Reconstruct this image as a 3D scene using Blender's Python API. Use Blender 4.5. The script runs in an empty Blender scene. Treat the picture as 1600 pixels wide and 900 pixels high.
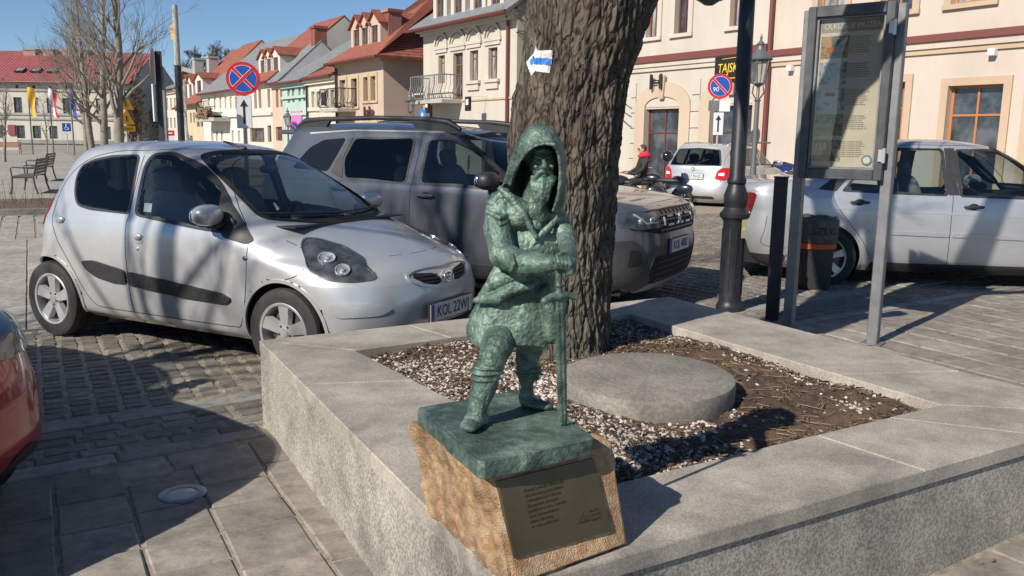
import bpy, bmesh, math, random
import numpy as np
from mathutils import Vector, Matrix, noise
PI = math.pi
R = math.radians
S = bpy.context.scene
COL = S.collection
# ---------------------------------------------------------------- camera
FPX, PITCH, ROLL, EYE = 1322.0, R(9.9), R(0.8), 1.5
_fw = Vector((0, math.cos(PITCH), -math.sin(PITCH)))
_r0 = Vector((1, 0, 0)); _u0 = Vector((0, math.sin(PITCH), math.cos(PITCH)))
_rt = math.cos(ROLL) * _r0 + math.sin(ROLL) * _u0
_up = -math.sin(ROLL) * _r0 + math.cos(ROLL) * _u0
cd = bpy.data.cameras.new('camera'); cam = bpy.data.objects.new('camera', cd); COL.objects.link(cam)
m = Matrix.Identity(4)
for i in range(3):
    m[i][0] = _rt[i]; m[i][1] = _up[i]; m[i][2] = -_fw[i]
m[2][3] = EYE
cam.matrix_world = m
cd.sensor_width = 36.0; cd.lens = 36.0 * FPX / 1600.0; cd.clip_end = 3000; cd.clip_start = 0.05
S.camera = cam
# ---------------------------------------------------------------- light
SUN_AZ, SUN_EL = R(222.0), R(35.0)          # azimuth clockwise from +Y
w = bpy.data.worlds.new('World'); S.world = w; w.use_nodes = True
nt = w.node_tree; bg = nt.nodes['Background']
sky = nt.nodes.new('ShaderNodeTexSky'); sky.sky_type = 'NISHITA'; sky.sun_disc = False
sky.sun_elevation = SUN_EL; sky.sun_rotation = SUN_AZ; sky.air_density = 0.82; sky.dust_density = 0.0; sky.ozone_density = 5.5
nt.links.new(sky.outputs[0], bg.inputs[0]); bg.inputs[1].default_value = 0.078
sd = bpy.data.lights.new('sun', 'SUN'); sd.energy = 4.7; sd.angle = R(0.53); sd.color = (1.0, 0.925, 0.82)
so = bpy.data.objects.new('sun', sd); COL.objects.link(so)
sdir = Vector((math.sin(SUN_AZ) * math.cos(SUN_EL), math.cos(SUN_AZ) * math.cos(SUN_EL), math.sin(SUN_EL)))
so.rotation_euler = sdir.to_track_quat('Z', 'Y').to_euler(); so.location = (-6, -6, 12)
S.view_settings.view_transform = 'Standard'; S.view_settings.look = 'None'
S.view_settings.exposure = 0.42; S.view_settings.gamma = 1.0
# ---------------------------------------------------------------- helpers
def ray(x, y):
    return _fw + _rt * ((x - 800) / FPX) - _up * ((y - 450) / FPX)
def gp(x, y, z=0.0):                          # photograph pixel -> point at height z
    d = ray(x, y); t = (z - EYE) / d.z; return Vector((d.x * t, d.y * t, z))
def py_(x, y, Y):                             # photograph pixel -> point at depth Y
    d = ray(x, y); t = Y / d.y; return Vector((d.x * t, Y, EYE + d.z * t))
def gz(x):                                    # the ground rises a little to the right
    k = min(1, max(0, (x - 0.2) / 2.2)); return 0.11 * k * k * (3 - 2 * k)
def obj(name, mesh, mat=None, parent=None, loc=None, rot=None, smooth=None):
    if isinstance(mesh, MB): mesh = mesh.mesh(name)
    o = bpy.data.objects.new(name, mesh); COL.objects.link(o)
    if mat is not None and not mesh.materials: mesh.materials.append(mat)
    if parent is not None: o.parent = parent
    if loc is not None: o.location = loc
    if rot is not None: o.rotation_euler = rot
    if smooth is not None: shade(mesh, smooth)
    return o
def shade(mesh, ang=40):
    n = len(mesh.polygons)
    mesh.polygons.foreach_set('use_smooth', [True] * n)
    if ang < 179:
        bm = bmesh.new(); bm.from_mesh(mesh); a = R(ang)
        for e in bm.edges:
            if len(e.link_faces) == 2 and e.calc_face_angle(0) > a: e.smooth = False
        bm.to_mesh(mesh); bm.free()
def tag(o, label=None, cat=None, group=None, kind=None):
    if label: o['label'] = label
    if cat: o['category'] = cat
    if group: o['group'] = group
    if kind: o['kind'] = kind
    return o
def thing(name, label, cat, loc=(0, 0, 0), rz=0.0, group=None):
    o = bpy.data.objects.new(name, None); COL.objects.link(o); o.empty_display_size = 0.1
    o.location = loc; o.rotation_euler = (0, 0, rz); tag(o, label, cat, group); return o
def sub(name, parent, loc=(0, 0, 0), rot=(0, 0, 0)):
    o = bpy.data.objects.new(name, None); COL.objects.link(o); o.parent = parent; o.location = loc; o.rotation_euler = rot
    o.empty_display_size = 0.05; return o
def dup(o, parent=None, loc=None, rz=None, label=None):
    c = o.copy(); COL.objects.link(c)
    if parent is not None: c.parent = parent
    if loc is not None: c.location = loc
    if rz is not None: c.rotation_euler = (0, 0, rz)
    if label: c['label'] = label
    for ch in KIDS(o): dup(ch, c)
    return c
def KIDS(o): return [x for x in list(bpy.data.objects) if x.parent == o]
class MB:
    def __init__(s): s.v = []; s.f = []
    def add(s, vs, fs):
        n = len(s.v); s.v += [tuple(p) for p in vs]; s.f += [tuple(i + n for i in f) for f in fs]; return s
    def box(s, a, b, M=None, bev=0):
        x0, y0, z0 = a; x1, y1, z1 = b
        if bev:
            vs = []; e = bev
            pts = []
            for zz, ins in ((z0, e), (z0 + e, 0), (z1 - e, 0), (z1, e)):
                ring = [(x0 + ins + (e if not ins else 0), y0 + ins), (x1 - ins - (e if not ins else 0), y0 + ins), (x1 - ins, y0 + ins + (e if not ins else 0)), (x1 - ins, y1 - ins - (e if not ins else 0)),
                        (x1 - ins - (e if not ins else 0), y1 - ins), (x0 + ins + (e if not ins else 0), y1 - ins), (x0 + ins, y1 - ins - (e if not ins else 0)), (x0 + ins, y0 + ins + (e if not ins else 0))]
                if ins: ring = [(x0 + e * 1.01, y0 + e), (x1 - e * 1.01, y0 + e), (x1 - e, y0 + e * 1.01), (x1 - e, y1 - e * 1.01), (x1 - e * 1.01, y1 - e), (x0 + e * 1.01, y1 - e), (x0 + e, y1 - e * 1.01), (x0 + e, y0 + e * 1.01)]
                vs += [(p[0], p[1], zz) for p in ring]
            fs = [tuple(range(7, -1, -1)), tuple(range(24, 32))]
            for r in range(3):
                for i in range(8):
                    j = (i + 1) % 8; fs.append((r * 8 + i, r * 8 + j, r * 8 + 8 + j, r * 8 + 8 + i))
        else:
            vs = [(x0, y0, z0), (x1, y0, z0), (x1, y1, z0), (x0, y1, z0), (x0, y0, z1), (x1, y0, z1), (x1, y1, z1), (x0, y1, z1)]
            fs = [(0, 3, 2, 1), (4, 5, 6, 7), (0, 1, 5, 4), (1, 2, 6, 5), (2, 3, 7, 6), (3, 0, 4, 7)]
        if M is not None: vs = [M @ Vector(p) for p in vs]
        return s.add(vs, fs)
    def prism(s, poly, f, a, b):
        """poly 2-D points; f(u,v,w)->xyz, extruded from w=a to w=b"""
        n = len(poly)
        vs = [f(p[0], p[1], a) for p in poly] + [f(p[0], p[1], b) for p in poly]
        fs = [tuple(range(n - 1, -1, -1)), tuple(range(n, 2 * n))] + [(i, (i + 1) % n, n + (i + 1) % n, n + i) for i in range(n)]
        return s.add(vs, fs)
    def tube(s, pts, rad, n=8, cap=True):
        pts = [Vector(p) for p in pts]
        if not hasattr(rad, '__len__'): rad = [rad] * len(pts)
        t0 = (pts[1] - pts[0]).normalized()
        a = t0.orthogonal().normalized(); vs = []
        for i, p in enumerate(pts):
            t = (pts[min(i + 1, len(pts) - 1)] - pts[max(i - 1, 0)])
            if t.length < 1e-9: t = t0
            t.normalize(); a = (a - t * a.dot(t))
            if a.length < 1e-6: a = t.orthogonal()
            a.normalize(); b = t.cross(a)
            for k in range(n):
                q = 2 * PI * k / n; vs.append(p + (a * math.cos(q) + b * math.sin(q)) * rad[i])
        fs = []
        for i in range(len(pts) - 1):
            for k in range(n):
                l = (k + 1) % n; fs.append((i * n + k, i * n + l, (i + 1) * n + l, (i + 1) * n + k))
        if cap: fs += [tuple(range(n - 1, -1, -1)), tuple(range((len(pts) - 1) * n, len(pts) * n))]
        return s.add(vs, fs)
    def lathe(s, prof, n=32, M=None, axis='z'):
        vs = []
        for r, z in prof:
            for k in range(n):
                q = 2 * PI * k / n
                if axis == 'z': p = (r * math.cos(q), r * math.sin(q), z)
                elif axis == 'y': p = (r * math.cos(q), z, r * math.sin(q))
                else: p = (z, r * math.cos(q), r * math.sin(q))
                vs.append(p)
        if M is not None: vs = [M @ Vector(p) for p in vs]
        fs = []
        m_ = len(prof)
        for i in range(m_ - 1):
            for k in range(n):
                l = (k + 1) % n; fs.append((i * n + k, i * n + l, (i + 1) * n + l, (i + 1) * n + k))
        return s.add(vs, fs)
    def ell(s, c, r, M=None, nu=16, nv=10, e=1.0):
        """superellipsoid"""
        def pw(a): return math.copysign(abs(a) ** e, a)
        vs = []
        for j in range(nv + 1):
            ph = -PI / 2 + PI * j / nv
            for i in range(nu):
                th = 2 * PI * i / nu
                p = Vector((r[0] * pw(math.cos(ph)) * pw(math.cos(th)), r[1] * pw(math.cos(ph)) * pw(math.sin(th)), r[2] * pw(math.sin(ph))))
                if M is not None: p = M @ p
                vs.append(p + Vector(c))
        fs = [(j * nu + i, j * nu + (i + 1) % nu, (j + 1) * nu + (i + 1) % nu, (j + 1) * nu + i) for j in range(nv) for i in range(nu)]
        return s.add(vs, fs)
    def mesh(s, name):
        me = bpy.data.meshes.new(name); me.from_pydata([tuple(p) for p in s.v], [], s.f)
        bm = bmesh.new(); bm.from_mesh(me)
        bmesh.ops.remove_doubles(bm, verts=bm.verts, dist=1e-6) if len(s.v) < 60000 else None
        bmesh.ops.recalc_face_normals(bm, faces=bm.faces); bm.to_mesh(me); bm.free()
        return me
def np_mesh(name, V, F):
    me = bpy.data.meshes.new(name); V = np.asarray(V, float); F = np.asarray(F, int)
    me.from_pydata(V.tolist(), [], F.tolist()); me.update(); return me
def text_mesh(name, body, size=1.0, extrude=0.002, align='CENTER', sx=1.0, shear=0.0):
    c = bpy.data.curves.new(name, 'FONT'); c.body = body; c.size = size; c.extrude = extrude; c.align_x = align; c.align_y = 'CENTER'; c.resolution_u = 3; c.shear = shear
    o = bpy.data.objects.new(name, c); COL.objects.link(o)
    bpy.context.view_layer.update()
    me = bpy.data.meshes.new_from_object(o.evaluated_get(bpy.context.evaluated_depsgraph_get())); me.name = name
    bpy.data.objects.remove(o); bpy.data.curves.remove(c)
    if sx != 1.0:
        for v in me.vertices: v.co.x *= sx
    me.materials.clear(); return me
def place_text(name, body, size, mat, parent, origin, xdir, zdir, extrude=0.002, align='CENTER', sx=1.0, shear=0.0):
    """text standing on a surface: xdir reading direction, zdir up direction"""
    me = text_mesh(name, body, size, extrude, align, sx, shear)
    x = Vector(xdir).normalized(); y = Vector(zdir); y = (y - x * y.dot(x)).normalized(); z = x.cross(y)
    M = Matrix(((x.x, y.x, z.x, 0), (x.y, y.y, z.y, 0), (x.z, y.z, z.z, 0), (0, 0, 0, 1))); M.translation = Vector(origin)
    me.transform(M); return obj(name, me, mat, parent)
# ---------------------------------------------------------------- materials
def mat(name, col, rough=0.7, metal=0.0, col2=None, scale=5.0, amt=0.5, bump=0.0, bscale=None, bdist=0.01, coat=0.0, spec=0.5, detail=6.0, col3=None, scale3=1.0, stretch=None, ramp=(0.35, 0.65), coords='Object', rvar=0.0):
    m_ = bpy.data.materials.new(name); m_.use_nodes = True; n = m_.node_tree.nodes; l = m_.node_tree.links
    b = n['Principled BSDF']; b.inputs['Base Color'].default_value = (*col, 1); b.inputs['Roughness'].default_value = rough
    b.inputs['Metallic'].default_value = metal; b.inputs['Coat Weight'].default_value = coat; b.inputs['Coat Roughness'].default_value = 0.05
    b.inputs['Specular IOR Level'].default_value = spec
    tc = n.new('ShaderNodeTexCoord'); mp = n.new('ShaderNodeMapping'); l.new(tc.outputs[coords], mp.inputs[0])
    if stretch: mp.inputs['Scale'].default_value = stretch
    last = None
    if col2 is not None:
        t = n.new('ShaderNodeTexNoise'); t.inputs['Scale'].default_value = scale; t.inputs['Detail'].default_value = detail; t.inputs['Roughness'].default_value = 0.62; l.new(mp.outputs[0], t.inputs[0])
        r = n.new('ShaderNodeValToRGB'); r.color_ramp.elements[0].position = ramp[0]; r.color_ramp.elements[1].position = ramp[1]
        r.color_ramp.elements[0].color = (*col, 1); r.color_ramp.elements[1].color = (*col2, 1); l.new(t.outputs[0], r.inputs[0]); last = r.outputs[0]
        if col3 is not None:
            t3 = n.new('ShaderNodeTexNoise'); t3.inputs['Scale'].default_value = scale3; t3.inputs['Detail'].default_value = 4; l.new(mp.outputs[0], t3.inputs[0])
            r3 = n.new('ShaderNodeValToRGB'); r3.color_ramp.elements[0].position = 0.45; r3.color_ramp.elements[1].position = 0.7; l.new(t3.outputs[0], r3.inputs[0])
            mx = n.new('ShaderNodeMix'); mx.data_type = 'RGBA'; l.new(r3.outputs[0], mx.inputs[0]); l.new(last, mx.inputs[6]); mx.inputs[7].default_value = (*col3, 1); last = mx.outputs[2]
        l.new(last, b.inputs['Base Color'])
        if rvar:
            mr = n.new('ShaderNodeMapRange'); mr.inputs[3].default_value = rough - rvar; mr.inputs[4].default_value = rough + rvar; l.new(t.outputs[0], mr.inputs[0]); l.new(mr.outputs[0], b.inputs['Roughness'])
    if bump:
        t2 = n.new('ShaderNodeTexNoise'); t2.inputs['Scale'].default_value = bscale or scale * 4; t2.inputs['Detail'].default_value = 8; l.new(mp.outputs[0], t2.inputs[0])
        bp = n.new('ShaderNodeBump'); bp.inputs['Strength'].default_value = bump; bp.inputs['Distance'].default_value = bdist; l.new(t2.outputs[0], bp.inputs['Height']); l.new(bp.outputs[0], b.inputs['Normal'])
    return m_
def glass(name, tint=(0.5, 0.58, 0.6), rough=0.0, body=0.0, bcol=(0.02, 0.03, 0.04), ior=1.55):
    m_ = bpy.data.materials.new(name); m_.use_nodes = True; n = m_.node_tree.nodes; l = m_.node_tree.links
    for x in list(n): n.remove(x)
    o = n.new('ShaderNodeOutputMaterial'); t = n.new('ShaderNodeBsdfTransparent'); t.inputs[0].default_value = (*tint, 1)
    g = n.new('ShaderNodeBsdfGlossy'); g.inputs['Roughness'].default_value = rough
    lw = n.new('ShaderNodeLayerWeight'); lw.inputs[0].default_value = .5; pw = n.new('ShaderNodeMath'); pw.operation = 'POWER'; pw.inputs[1].default_value = 5; l.new(lw.outputs['Facing'], pw.inputs[0])
    f0 = ((ior - 1) / (ior + 1)) ** 2; fr = n.new('ShaderNodeMath'); fr.operation = 'MULTIPLY_ADD'; fr.inputs[1].default_value = 1 - f0; fr.inputs[2].default_value = f0; l.new(pw.outputs[0], fr.inputs[0])
    df = n.new('ShaderNodeBsdfDiffuse'); df.inputs[0].default_value = (*bcol, 1)
    mb = n.new('ShaderNodeMixShader'); mb.inputs[0].default_value = body; l.new(t.outputs[0], mb.inputs[1]); l.new(df.outputs[0], mb.inputs[2])
    mx = n.new('ShaderNodeMixShader'); l.new(fr.outputs[0], mx.inputs[0]); l.new(mb.outputs[0], mx.inputs[1]); l.new(g.outputs[0], mx.inputs[2]); l.new(mx.outputs[0], o.inputs[0])
    return m_
M_ = {}
M_['rubber'] = mat('tyre rubber', (0.018, 0.018, 0.019), 0.75, col2=(0.035, 0.034, 0.032), scale=12, bump=0.3, bscale=60, bdist=0.002)
M_['plastic'] = mat('black plastic', (0.02, 0.02, 0.022), 0.5, col2=(0.032, 0.032, 0.033), scale=30)
M_['black'] = mat('flat black', (0.008, 0.008, 0.009), 0.8)
M_['seam'] = mat('door gap', (0.012, 0.012, 0.013), 0.9)
M_['chrome'] = mat('chrome', (0.75, 0.76, 0.78), 0.12, 1.0)
M_['alloy'] = mat('alloy rim', (0.62, 0.62, 0.62), 0.35, 0.6, col2=(0.52, 0.52, 0.52), scale=8)
M_['darkalloy'] = mat('dark rim', (0.12, 0.12, 0.125), 0.4, 0.7)
M_['glass'] = glass('car glass', (0.6, 0.68, 0.68), ior=1.75)
M_['wglass'] = glass('windscreen glass', (0.8, 0.86, 0.85), ior=1.85)
M_['tint'] = glass('tinted glass', (0.16, 0.19, 0.20))
M_['lens'] = glass('lamp lens', (0.85, 0.87, 0.88))
M_['redlens'] = mat('red lamp lens', (0.45, 0.012, 0.012), 0.15, coat=0.6)
M_['refl'] = mat('lamp reflector', (0.72, 0.73, 0.75), 0.25, 0.45, col2=(0.30, 0.31, 0.32), scale=22)
M_['lampdark'] = mat('lamp inside', (0.20, 0.205, 0.21), 0.3, 0.4, col2=(0.06, 0.06, 0.065), scale=10)
M_['white'] = mat('white paint', (0.75, 0.75, 0.73), 0.5, col2=(0.66, 0.66, 0.64), scale=10)
M_['seat'] = mat('seat cloth', (0.17, 0.17, 0.175), 0.95, col2=(0.23, 0.23, 0.235), scale=40)
M_['ink'] = mat('black ink', (0.015, 0.015, 0.015), 0.5)
M_['plate'] = mat('plate white', (0.62, 0.62, 0.6), 0.4)
M_['blue'] = mat('plate blue', (0.02, 0.06, 0.35), 0.4)
def paint(name, col, metal=0.55, rough=0.34, dirt=(0.3, 0.29, 0.27)):
    m_ = mat(name, col, rough, metal, col2=tuple(c * 0.86 for c in col), scale=2.2, coat=0.9, bump=0.02, bscale=900, bdist=0.0004)
    m_.node_tree.nodes['Principled BSDF'].inputs['Coat Roughness'].default_value = 0.06
    return m_
# ================================================================ the ground
AU = R(29.5); U_ = Vector((math.cos(AU), math.sin(AU), 0)); V_ = Vector((-math.sin(AU), math.cos(AU), 0))
AK = R(33.8); K_ = Vector((math.cos(AK), math.sin(AK), 0)); KN = Vector((-math.sin(AK), math.cos(AK), 0))
rnd = random.Random(7)
# planter corners (outer F,L,B,R and inner)
PF, PL, PB, PR = Vector((0.0, 1.84)), Vector((-1.306, 4.27)), Vector((1.08, 5.70)), Vector((2.46, 3.25))
QF, QL, QB, QR = Vector((0.325, 2.47)), Vector((-0.78, 4.10)), Vector((0.735, 5.10)), Vector((1.76, 3.33))
PZ = 0.46
def in_quad(x, y, q, m_=0.0):
    s = None; n = len(q); cx = sum(p.x for p in q) / n; cy = sum(p.y for p in q) / n
    for i in range(n):
        a, b = q[i], q[(i + 1) % n]; c = (b.x - a.x) * (y - a.y) - (b.y - a.y) * (x - a.x); L = (b - a).length
        c0 = (b.x - a.x) * (cy - a.y) - (b.y - a.y) * (cx - a.x)
        if c * (1 if c0 > 0 else -1) / L < -m_: return False
    return True
POUT = [PF, PR, PB, PL]
def block_mat(name, cols, rough=.85, bump=.35, bscale=90, bdist=.004, nscale=14, dark=.55, stain=None):
    """stone blocks: a tone picked per block (mesh island) with grain and wear"""
    m_ = bpy.data.materials.new(name); m_.use_nodes = True; n = m_.node_tree.nodes; l = m_.node_tree.links; b = n['Principled BSDF']; b.inputs['Roughness'].default_value = rough
    g = n.new('ShaderNodeNewGeometry'); r = n.new('ShaderNodeValToRGB'); l.new(g.outputs['Random Per Island'], r.inputs[0])
    e = r.color_ramp.elements; e[0].color = (*cols[0], 1); e[1].color = (*cols[-1], 1)
    for i, c in enumerate(cols[1:-1]): q = e.new((i + 1) / (len(cols) - 1)); q.color = (*c, 1)
    tc = n.new('ShaderNodeTexCoord'); t = n.new('ShaderNodeTexNoise'); t.inputs['Scale'].default_value = nscale; t.inputs['Detail'].default_value = 9; t.inputs['Roughness'].default_value = .7; l.new(tc.outputs['Object'], t.inputs[0])
    mr = n.new('ShaderNodeMapRange'); mr.inputs[1].default_value = .3; mr.inputs[2].default_value = .7; mr.inputs[3].default_value = dark; mr.inputs[4].default_value = 1.3; l.new(t.outputs[0], mr.inputs[0])
    mx = n.new('ShaderNodeMix'); mx.data_type = 'RGBA'; mx.blend_type = 'MULTIPLY'; mx.inputs[0].default_value = 1; l.new(r.outputs[0], mx.inputs[6]); l.new(mr.outputs[0], mx.inputs[7])
    t4 = n.new('ShaderNodeTexNoise'); t4.inputs['Scale'].default_value = 1.3; t4.inputs['Detail'].default_value = 6; l.new(tc.outputs['Object'], t4.inputs[0])
    m4 = n.new('ShaderNodeMapRange'); m4.inputs[1].default_value = .35; m4.inputs[2].default_value = .65; m4.inputs[3].default_value = .78; m4.inputs[4].default_value = 1.12; l.new(t4.outputs[0], m4.inputs[0])
    mx2 = n.new('ShaderNodeMix'); mx2.data_type = 'RGBA'; mx2.blend_type = 'MULTIPLY'; mx2.inputs[0].default_value = 1; l.new(mx.outputs[2], mx2.inputs[6]); l.new(m4.outputs[0], mx2.inputs[7]); l.new(mx2.outputs[2], b.inputs['Base Color'])
    t2 = n.new('ShaderNodeTexNoise'); t2.inputs['Scale'].default_value = bscale; t2.inputs['Detail'].default_value = 7; l.new(tc.outputs['Object'], t2.inputs[0])
    bp = n.new('ShaderNodeBump'); bp.inputs['Strength'].default_value = bump; bp.inputs['Distance'].default_value = bdist; l.new(t2.outputs[0], bp.inputs['Height']); l.new(bp.outputs[0], b.inputs['Normal'])
    return m_
slabm = block_mat('pavement slabs', [(.28, .248, .21), (.215, .192, .166), (.32, .285, .24), (.245, .217, .185), (.30, .268, .228)], bump=.5, bscale=60, nscale=9)
settm = block_mat('granite setts', [(.20, .183, .158), (.14, .128, .11), (.26, .238, .20), (.175, .157, .135), (.22, .20, .165)], bump=.6, bscale=50, bdist=.006, nscale=20)
kerbm = block_mat('kerb stone', [(.29, .28, .26), (.25, .24, .22), (.33, .315, .29)], bump=.5, bscale=110)
pales = block_mat('pale slabs', [(.36, .335, .30), (.32, .30, .27), (.40, .37, .33)], bump=.3, bscale=60)
sandm = mat('joint sand', (.20, .168, .128), .95, col2=(.36, .31, .245), scale=25, bump=.8, bscale=160, bdist=.006)
def block(mb, corners, zt, th=.05, rough=.004, ch=.008):
    """a stone with worn top edges; corners = 4 xy points counter-clockwise"""
    c = sum((Vector(p) for p in corners), Vector((0, 0))) / 4; vs = []
    tilt = (rnd.uniform(-1, 1) * rough * 6, rnd.uniform(-1, 1) * rough * 6); dz = rnd.uniform(-rough, rough)
    for k, (ins, z) in enumerate(((0, -th), (0, -ch), (ch, 0))):
        for p in corners:
            p = Vector(p); d = (p - c); q = p - d.normalized() * ins * 1.4; zz = zt + gz(q.x) + z + dz + (q - c).x * tilt[0] + (q - c).y * tilt[1]
            vs.append((q.x, q.y, zz))
    mb.add(vs, [(8, 9, 10, 11)] + [(r_ * 4 + i, r_ * 4 + (i + 1) % 4, r_ * 4 + 4 + (i + 1) % 4, r_ * 4 + 4 + i) for r_ in (0, 1) for i in range(4)])
def uv2(u, v): p = U_ * u + V_ * v; return Vector((p.x, p.y))
def kn2(k, n): p = K_ * k + KN * n; return Vector((p.x, p.y))
def blk(mb, f, a0, a1, b0, b1, zt, j=.006, **kw):
    r_ = lambda: rnd.uniform(-j, j)
    block(mb, [f(a0 + r_(), b0 + r_()), f(a1 + r_(), b0 + r_()), f(a1 + r_(), b1 + r_()), f(a0 + r_(), b1 + r_())], zt, **kw)
def kn_of(p): return p.x * KN.x + p.y * KN.y
def vis(p, m_=1.0):
    return p.y > .3 and abs(p.x) < p.y * .66 + m_
# base sheet: one surface to the horizon
gm = MB(); xs = [-900, 0.2] + [0.2 + 2.2 * i / 10 for i in range(1, 11)] + [900]
vs = []
for x in xs:
    for y in (-60, 1500): vs.append((x, y, gz(x) - .008))
gm.add(vs, [(2 * i, 2 * i + 2, 2 * i + 3, 2 * i + 1) for i in range(len(xs) - 1)])
tag(obj('ground', gm, sandm), kind='structure')
# near slabs
mb = MB(); u = -4.2; rown = 0
while u < 9:
    wd = .295 + rnd.uniform(-.02, .03); v = -1.2 + rnd.uniform(0, .3); off = rnd.uniform(0, .2)
    while v < 9.0:
        ln = rnd.choice([.22, .25, .30, .34]) + rnd.uniform(-.01, .01); p = uv2(u + wd / 2, v + ln / 2)
        if kn_of(p) < 4.12 - ln / 2 - .01 and not in_quad(p.x, p.y, POUT, -.08) and vis(p, 1.6) : blk(mb, uv2, u + .006, u + wd - .008, v + .005, v + ln - .005, 0.0, j=.004, rough=.0022, ch=.007)
        v += ln
    u += wd
tag(obj('pavement', mb, slabm), kind='structure')
# the edge of the slabs along the first kerb is closed by cut slabs
mb = MB(); k = -4.0
while k < 10:
    ln = .34; p = kn2(k + ln / 2, 4.02)
    if not in_quad(p.x, p.y, POUT, .02): blk(mb, kn2, k + .004, k + ln - .004, 3.88, 4.115, -.003, rough=.001)
    k += ln
tag(obj('pavement_edge', mb, slabm), kind='structure')
mb = MB()
for n0, n1 in ((4.12, 4.25), (4.72, 4.87)):
    k = -4.0 + rnd.uniform(0, .5)
    while k < 9:
        ln = rnd.choice([.75, 1.0, .9]); p = kn2(k + ln / 2, (n0 + n1) / 2)
        if vis(p, 2): 
            kk = k
            while kk < k + ln - .01:
                q = kn2(kk + .05, (n0 + n1) / 2)
                if in_quad(q.x, q.y, POUT, .03): break
                kk += .1
            if kk - k > .1: blk(mb, kn2, k + .003, min(kk, k + ln) - .003, n0 + .004, n1 - .004, .004, j=.002, rough=.001)
        k += ln
tag(obj('kerb_strip', mb, kerbm), kind='structure')
mb = MB()
for r_ in range(4):
    n0 = 4.25 + r_ * .1175; k = -4.0 + rnd.uniform(0, .2)
    while k < 9:
        ln = rnd.uniform(.17, .24); p = kn2(k + ln / 2, n0 + .06)
        if vis(p, 1.5) and not in_quad(p.x, p.y, POUT, .04): blk(mb, kn2, k + .005, k + ln - .006, n0 + .006, n0 + .110, 0, j=.005, rough=.003, ch=.014)
        k += ln
u = -6.5
while u < 14:
    wd = .135 + rnd.uniform(-.012, .015); v = 4.0 + rnd.uniform(0, .1); 
    while v < 17:
        ln = rnd.uniform(.085, .115); p = uv2(u + wd / 2, v + ln / 2)
        if kn_of(p) > 4.89 + ln / 2 and not (v > 7.2 and u < .88) and not in_quad(p.x, p.y, POUT, .04) and vis(p, 1.2) and p.y < 17:
            blk(mb, uv2, u + .004, u + wd - .005, v + .005, v + ln - .005, 0, j=.007, rough=.0035, ch=.016)
        v += ln
    u += wd
tag(obj('cobbled_road', mb, settm), kind='structure')
# drainage channel at the left, pale slabs behind
mb = MB(); u = -7.5
while u < .75:
    blk(mb, uv2, u, u + .49, 7.22, 7.26, .0, j=0, rough=.0005, ch=.003); blk(mb, uv2, u, u + .49, 7.40, 7.44, .0, j=0, rough=.0005, ch=.003)
    for k in range(5): blk(mb, uv2, u + k * .098 + .062, u + k * .098 + .098, 7.262, 7.398, -.004, j=0, rough=.0005, ch=.003)
    u += .49
v = 7.21
while v < 17: blk(mb, uv2, .725, .872, v, v + .49, .0, j=.001, rough=.001, ch=.005); v += .495
tag(obj('drain_channel', mb, mat('drain iron', (.10, .098, .095), .7, .2, col2=(.16, .15, .14), scale=30)), kind='structure')
mb = MB(); u = -16.08
while u < .70:
    wd = .42; v = 7.46
    while v < 14.0:
        ln = rnd.choice([.30, .45, .6]); ln = min(ln, 14.0 - v) if 14.0 - v > .1 else .2
        p = uv2(u + wd / 2, v)
        if vis(p, 1.5): blk(mb, uv2, u + .005, u + wd - .005, v + .004, v + ln - .004, 0.002, j=.002, rough=.0012, ch=.006)
        v += ln
    u += wd
v = 14.02
while v < 18:
    u = -19
    while u < 3:
        if vis(uv2(u, v), 1): blk(mb, uv2, u + .012, u + .24, v + .01, v + .33, 0.002, j=.008, rough=.003, ch=.02)
        u += .25
    v += .34
tag(obj('pale_pavement', mb, pales), kind='structure')
# flat sheets further off
def sheet(name, f, a0, a1, b0, b1, z, m_):
    mb = MB(); q = [f(a0, b0), f(a1, b0), f(a1, b1), f(a0, b1)]; mb.add([(p.x, p.y, z) for p in q], [(0, 1, 2, 3)]); return tag(obj(name, mb, m_), kind='structure')
def tiles(name, c1, c2, cm, sc, w_=.5, h=.25, rot=0.0, msize=.02):
    m_ = mat(name, c1, .85); n = m_.node_tree.nodes; l = m_.node_tree.links; b = n['Principled BSDF']
    tc = n.new('ShaderNodeTexCoord'); mp = n.new('ShaderNodeMapping'); mp.inputs['Rotation'].default_value = (0, 0, rot); l.new(tc.outputs['Object'], mp.inputs[0])
    br = n.new('ShaderNodeTexBrick'); br.inputs['Scale'].default_value = sc; br.inputs['Brick Width'].default_value = w_; br.inputs['Row Height'].default_value = h; br.inputs['Mortar Size'].default_value = msize
    br.inputs['Color1'].default_value = (*c1, 1); br.inputs['Color2'].default_value = (*c2, 1); br.inputs['Mortar'].default_value = (*cm, 1); l.new(mp.outputs[0], br.inputs[0])
    t = n.new('ShaderNodeTexNoise'); t.inputs['Scale'].default_value = .7; t.inputs['Detail'].default_value = 8; l.new(tc.outputs['Object'], t.inputs[0])
    mr = n.new('ShaderNodeMapRange'); mr.inputs[3].default_value = .7; mr.inputs[4].default_value = 1.25; l.new(t.outputs[0], mr.inputs[0])
    mx = n.new('ShaderNodeMix'); mx.data_type = 'RGBA'; mx.blend_type = 'MULTIPLY'; mx.inputs[0].default_value = 1; l.new(br.outputs[0], mx.inputs[6]); l.new(mr.outputs[0], mx.inputs[7]); l.new(mx.outputs[2], b.inputs['Base Color'])
    return m_
plaza = tiles('square paving', (.36, .33, .29), (.31, .285, .25), (.24, .22, .19), 1, .8, .4, -AU)
sheet('market_square', uv2, -120, 2.4, 18.0, 150, .004, plaza)
roadm = tiles('road setts', (.27, .25, .225), (.22, .205, .185), (.13, .12, .11), 1, .24, .12, -AU, .012)
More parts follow.
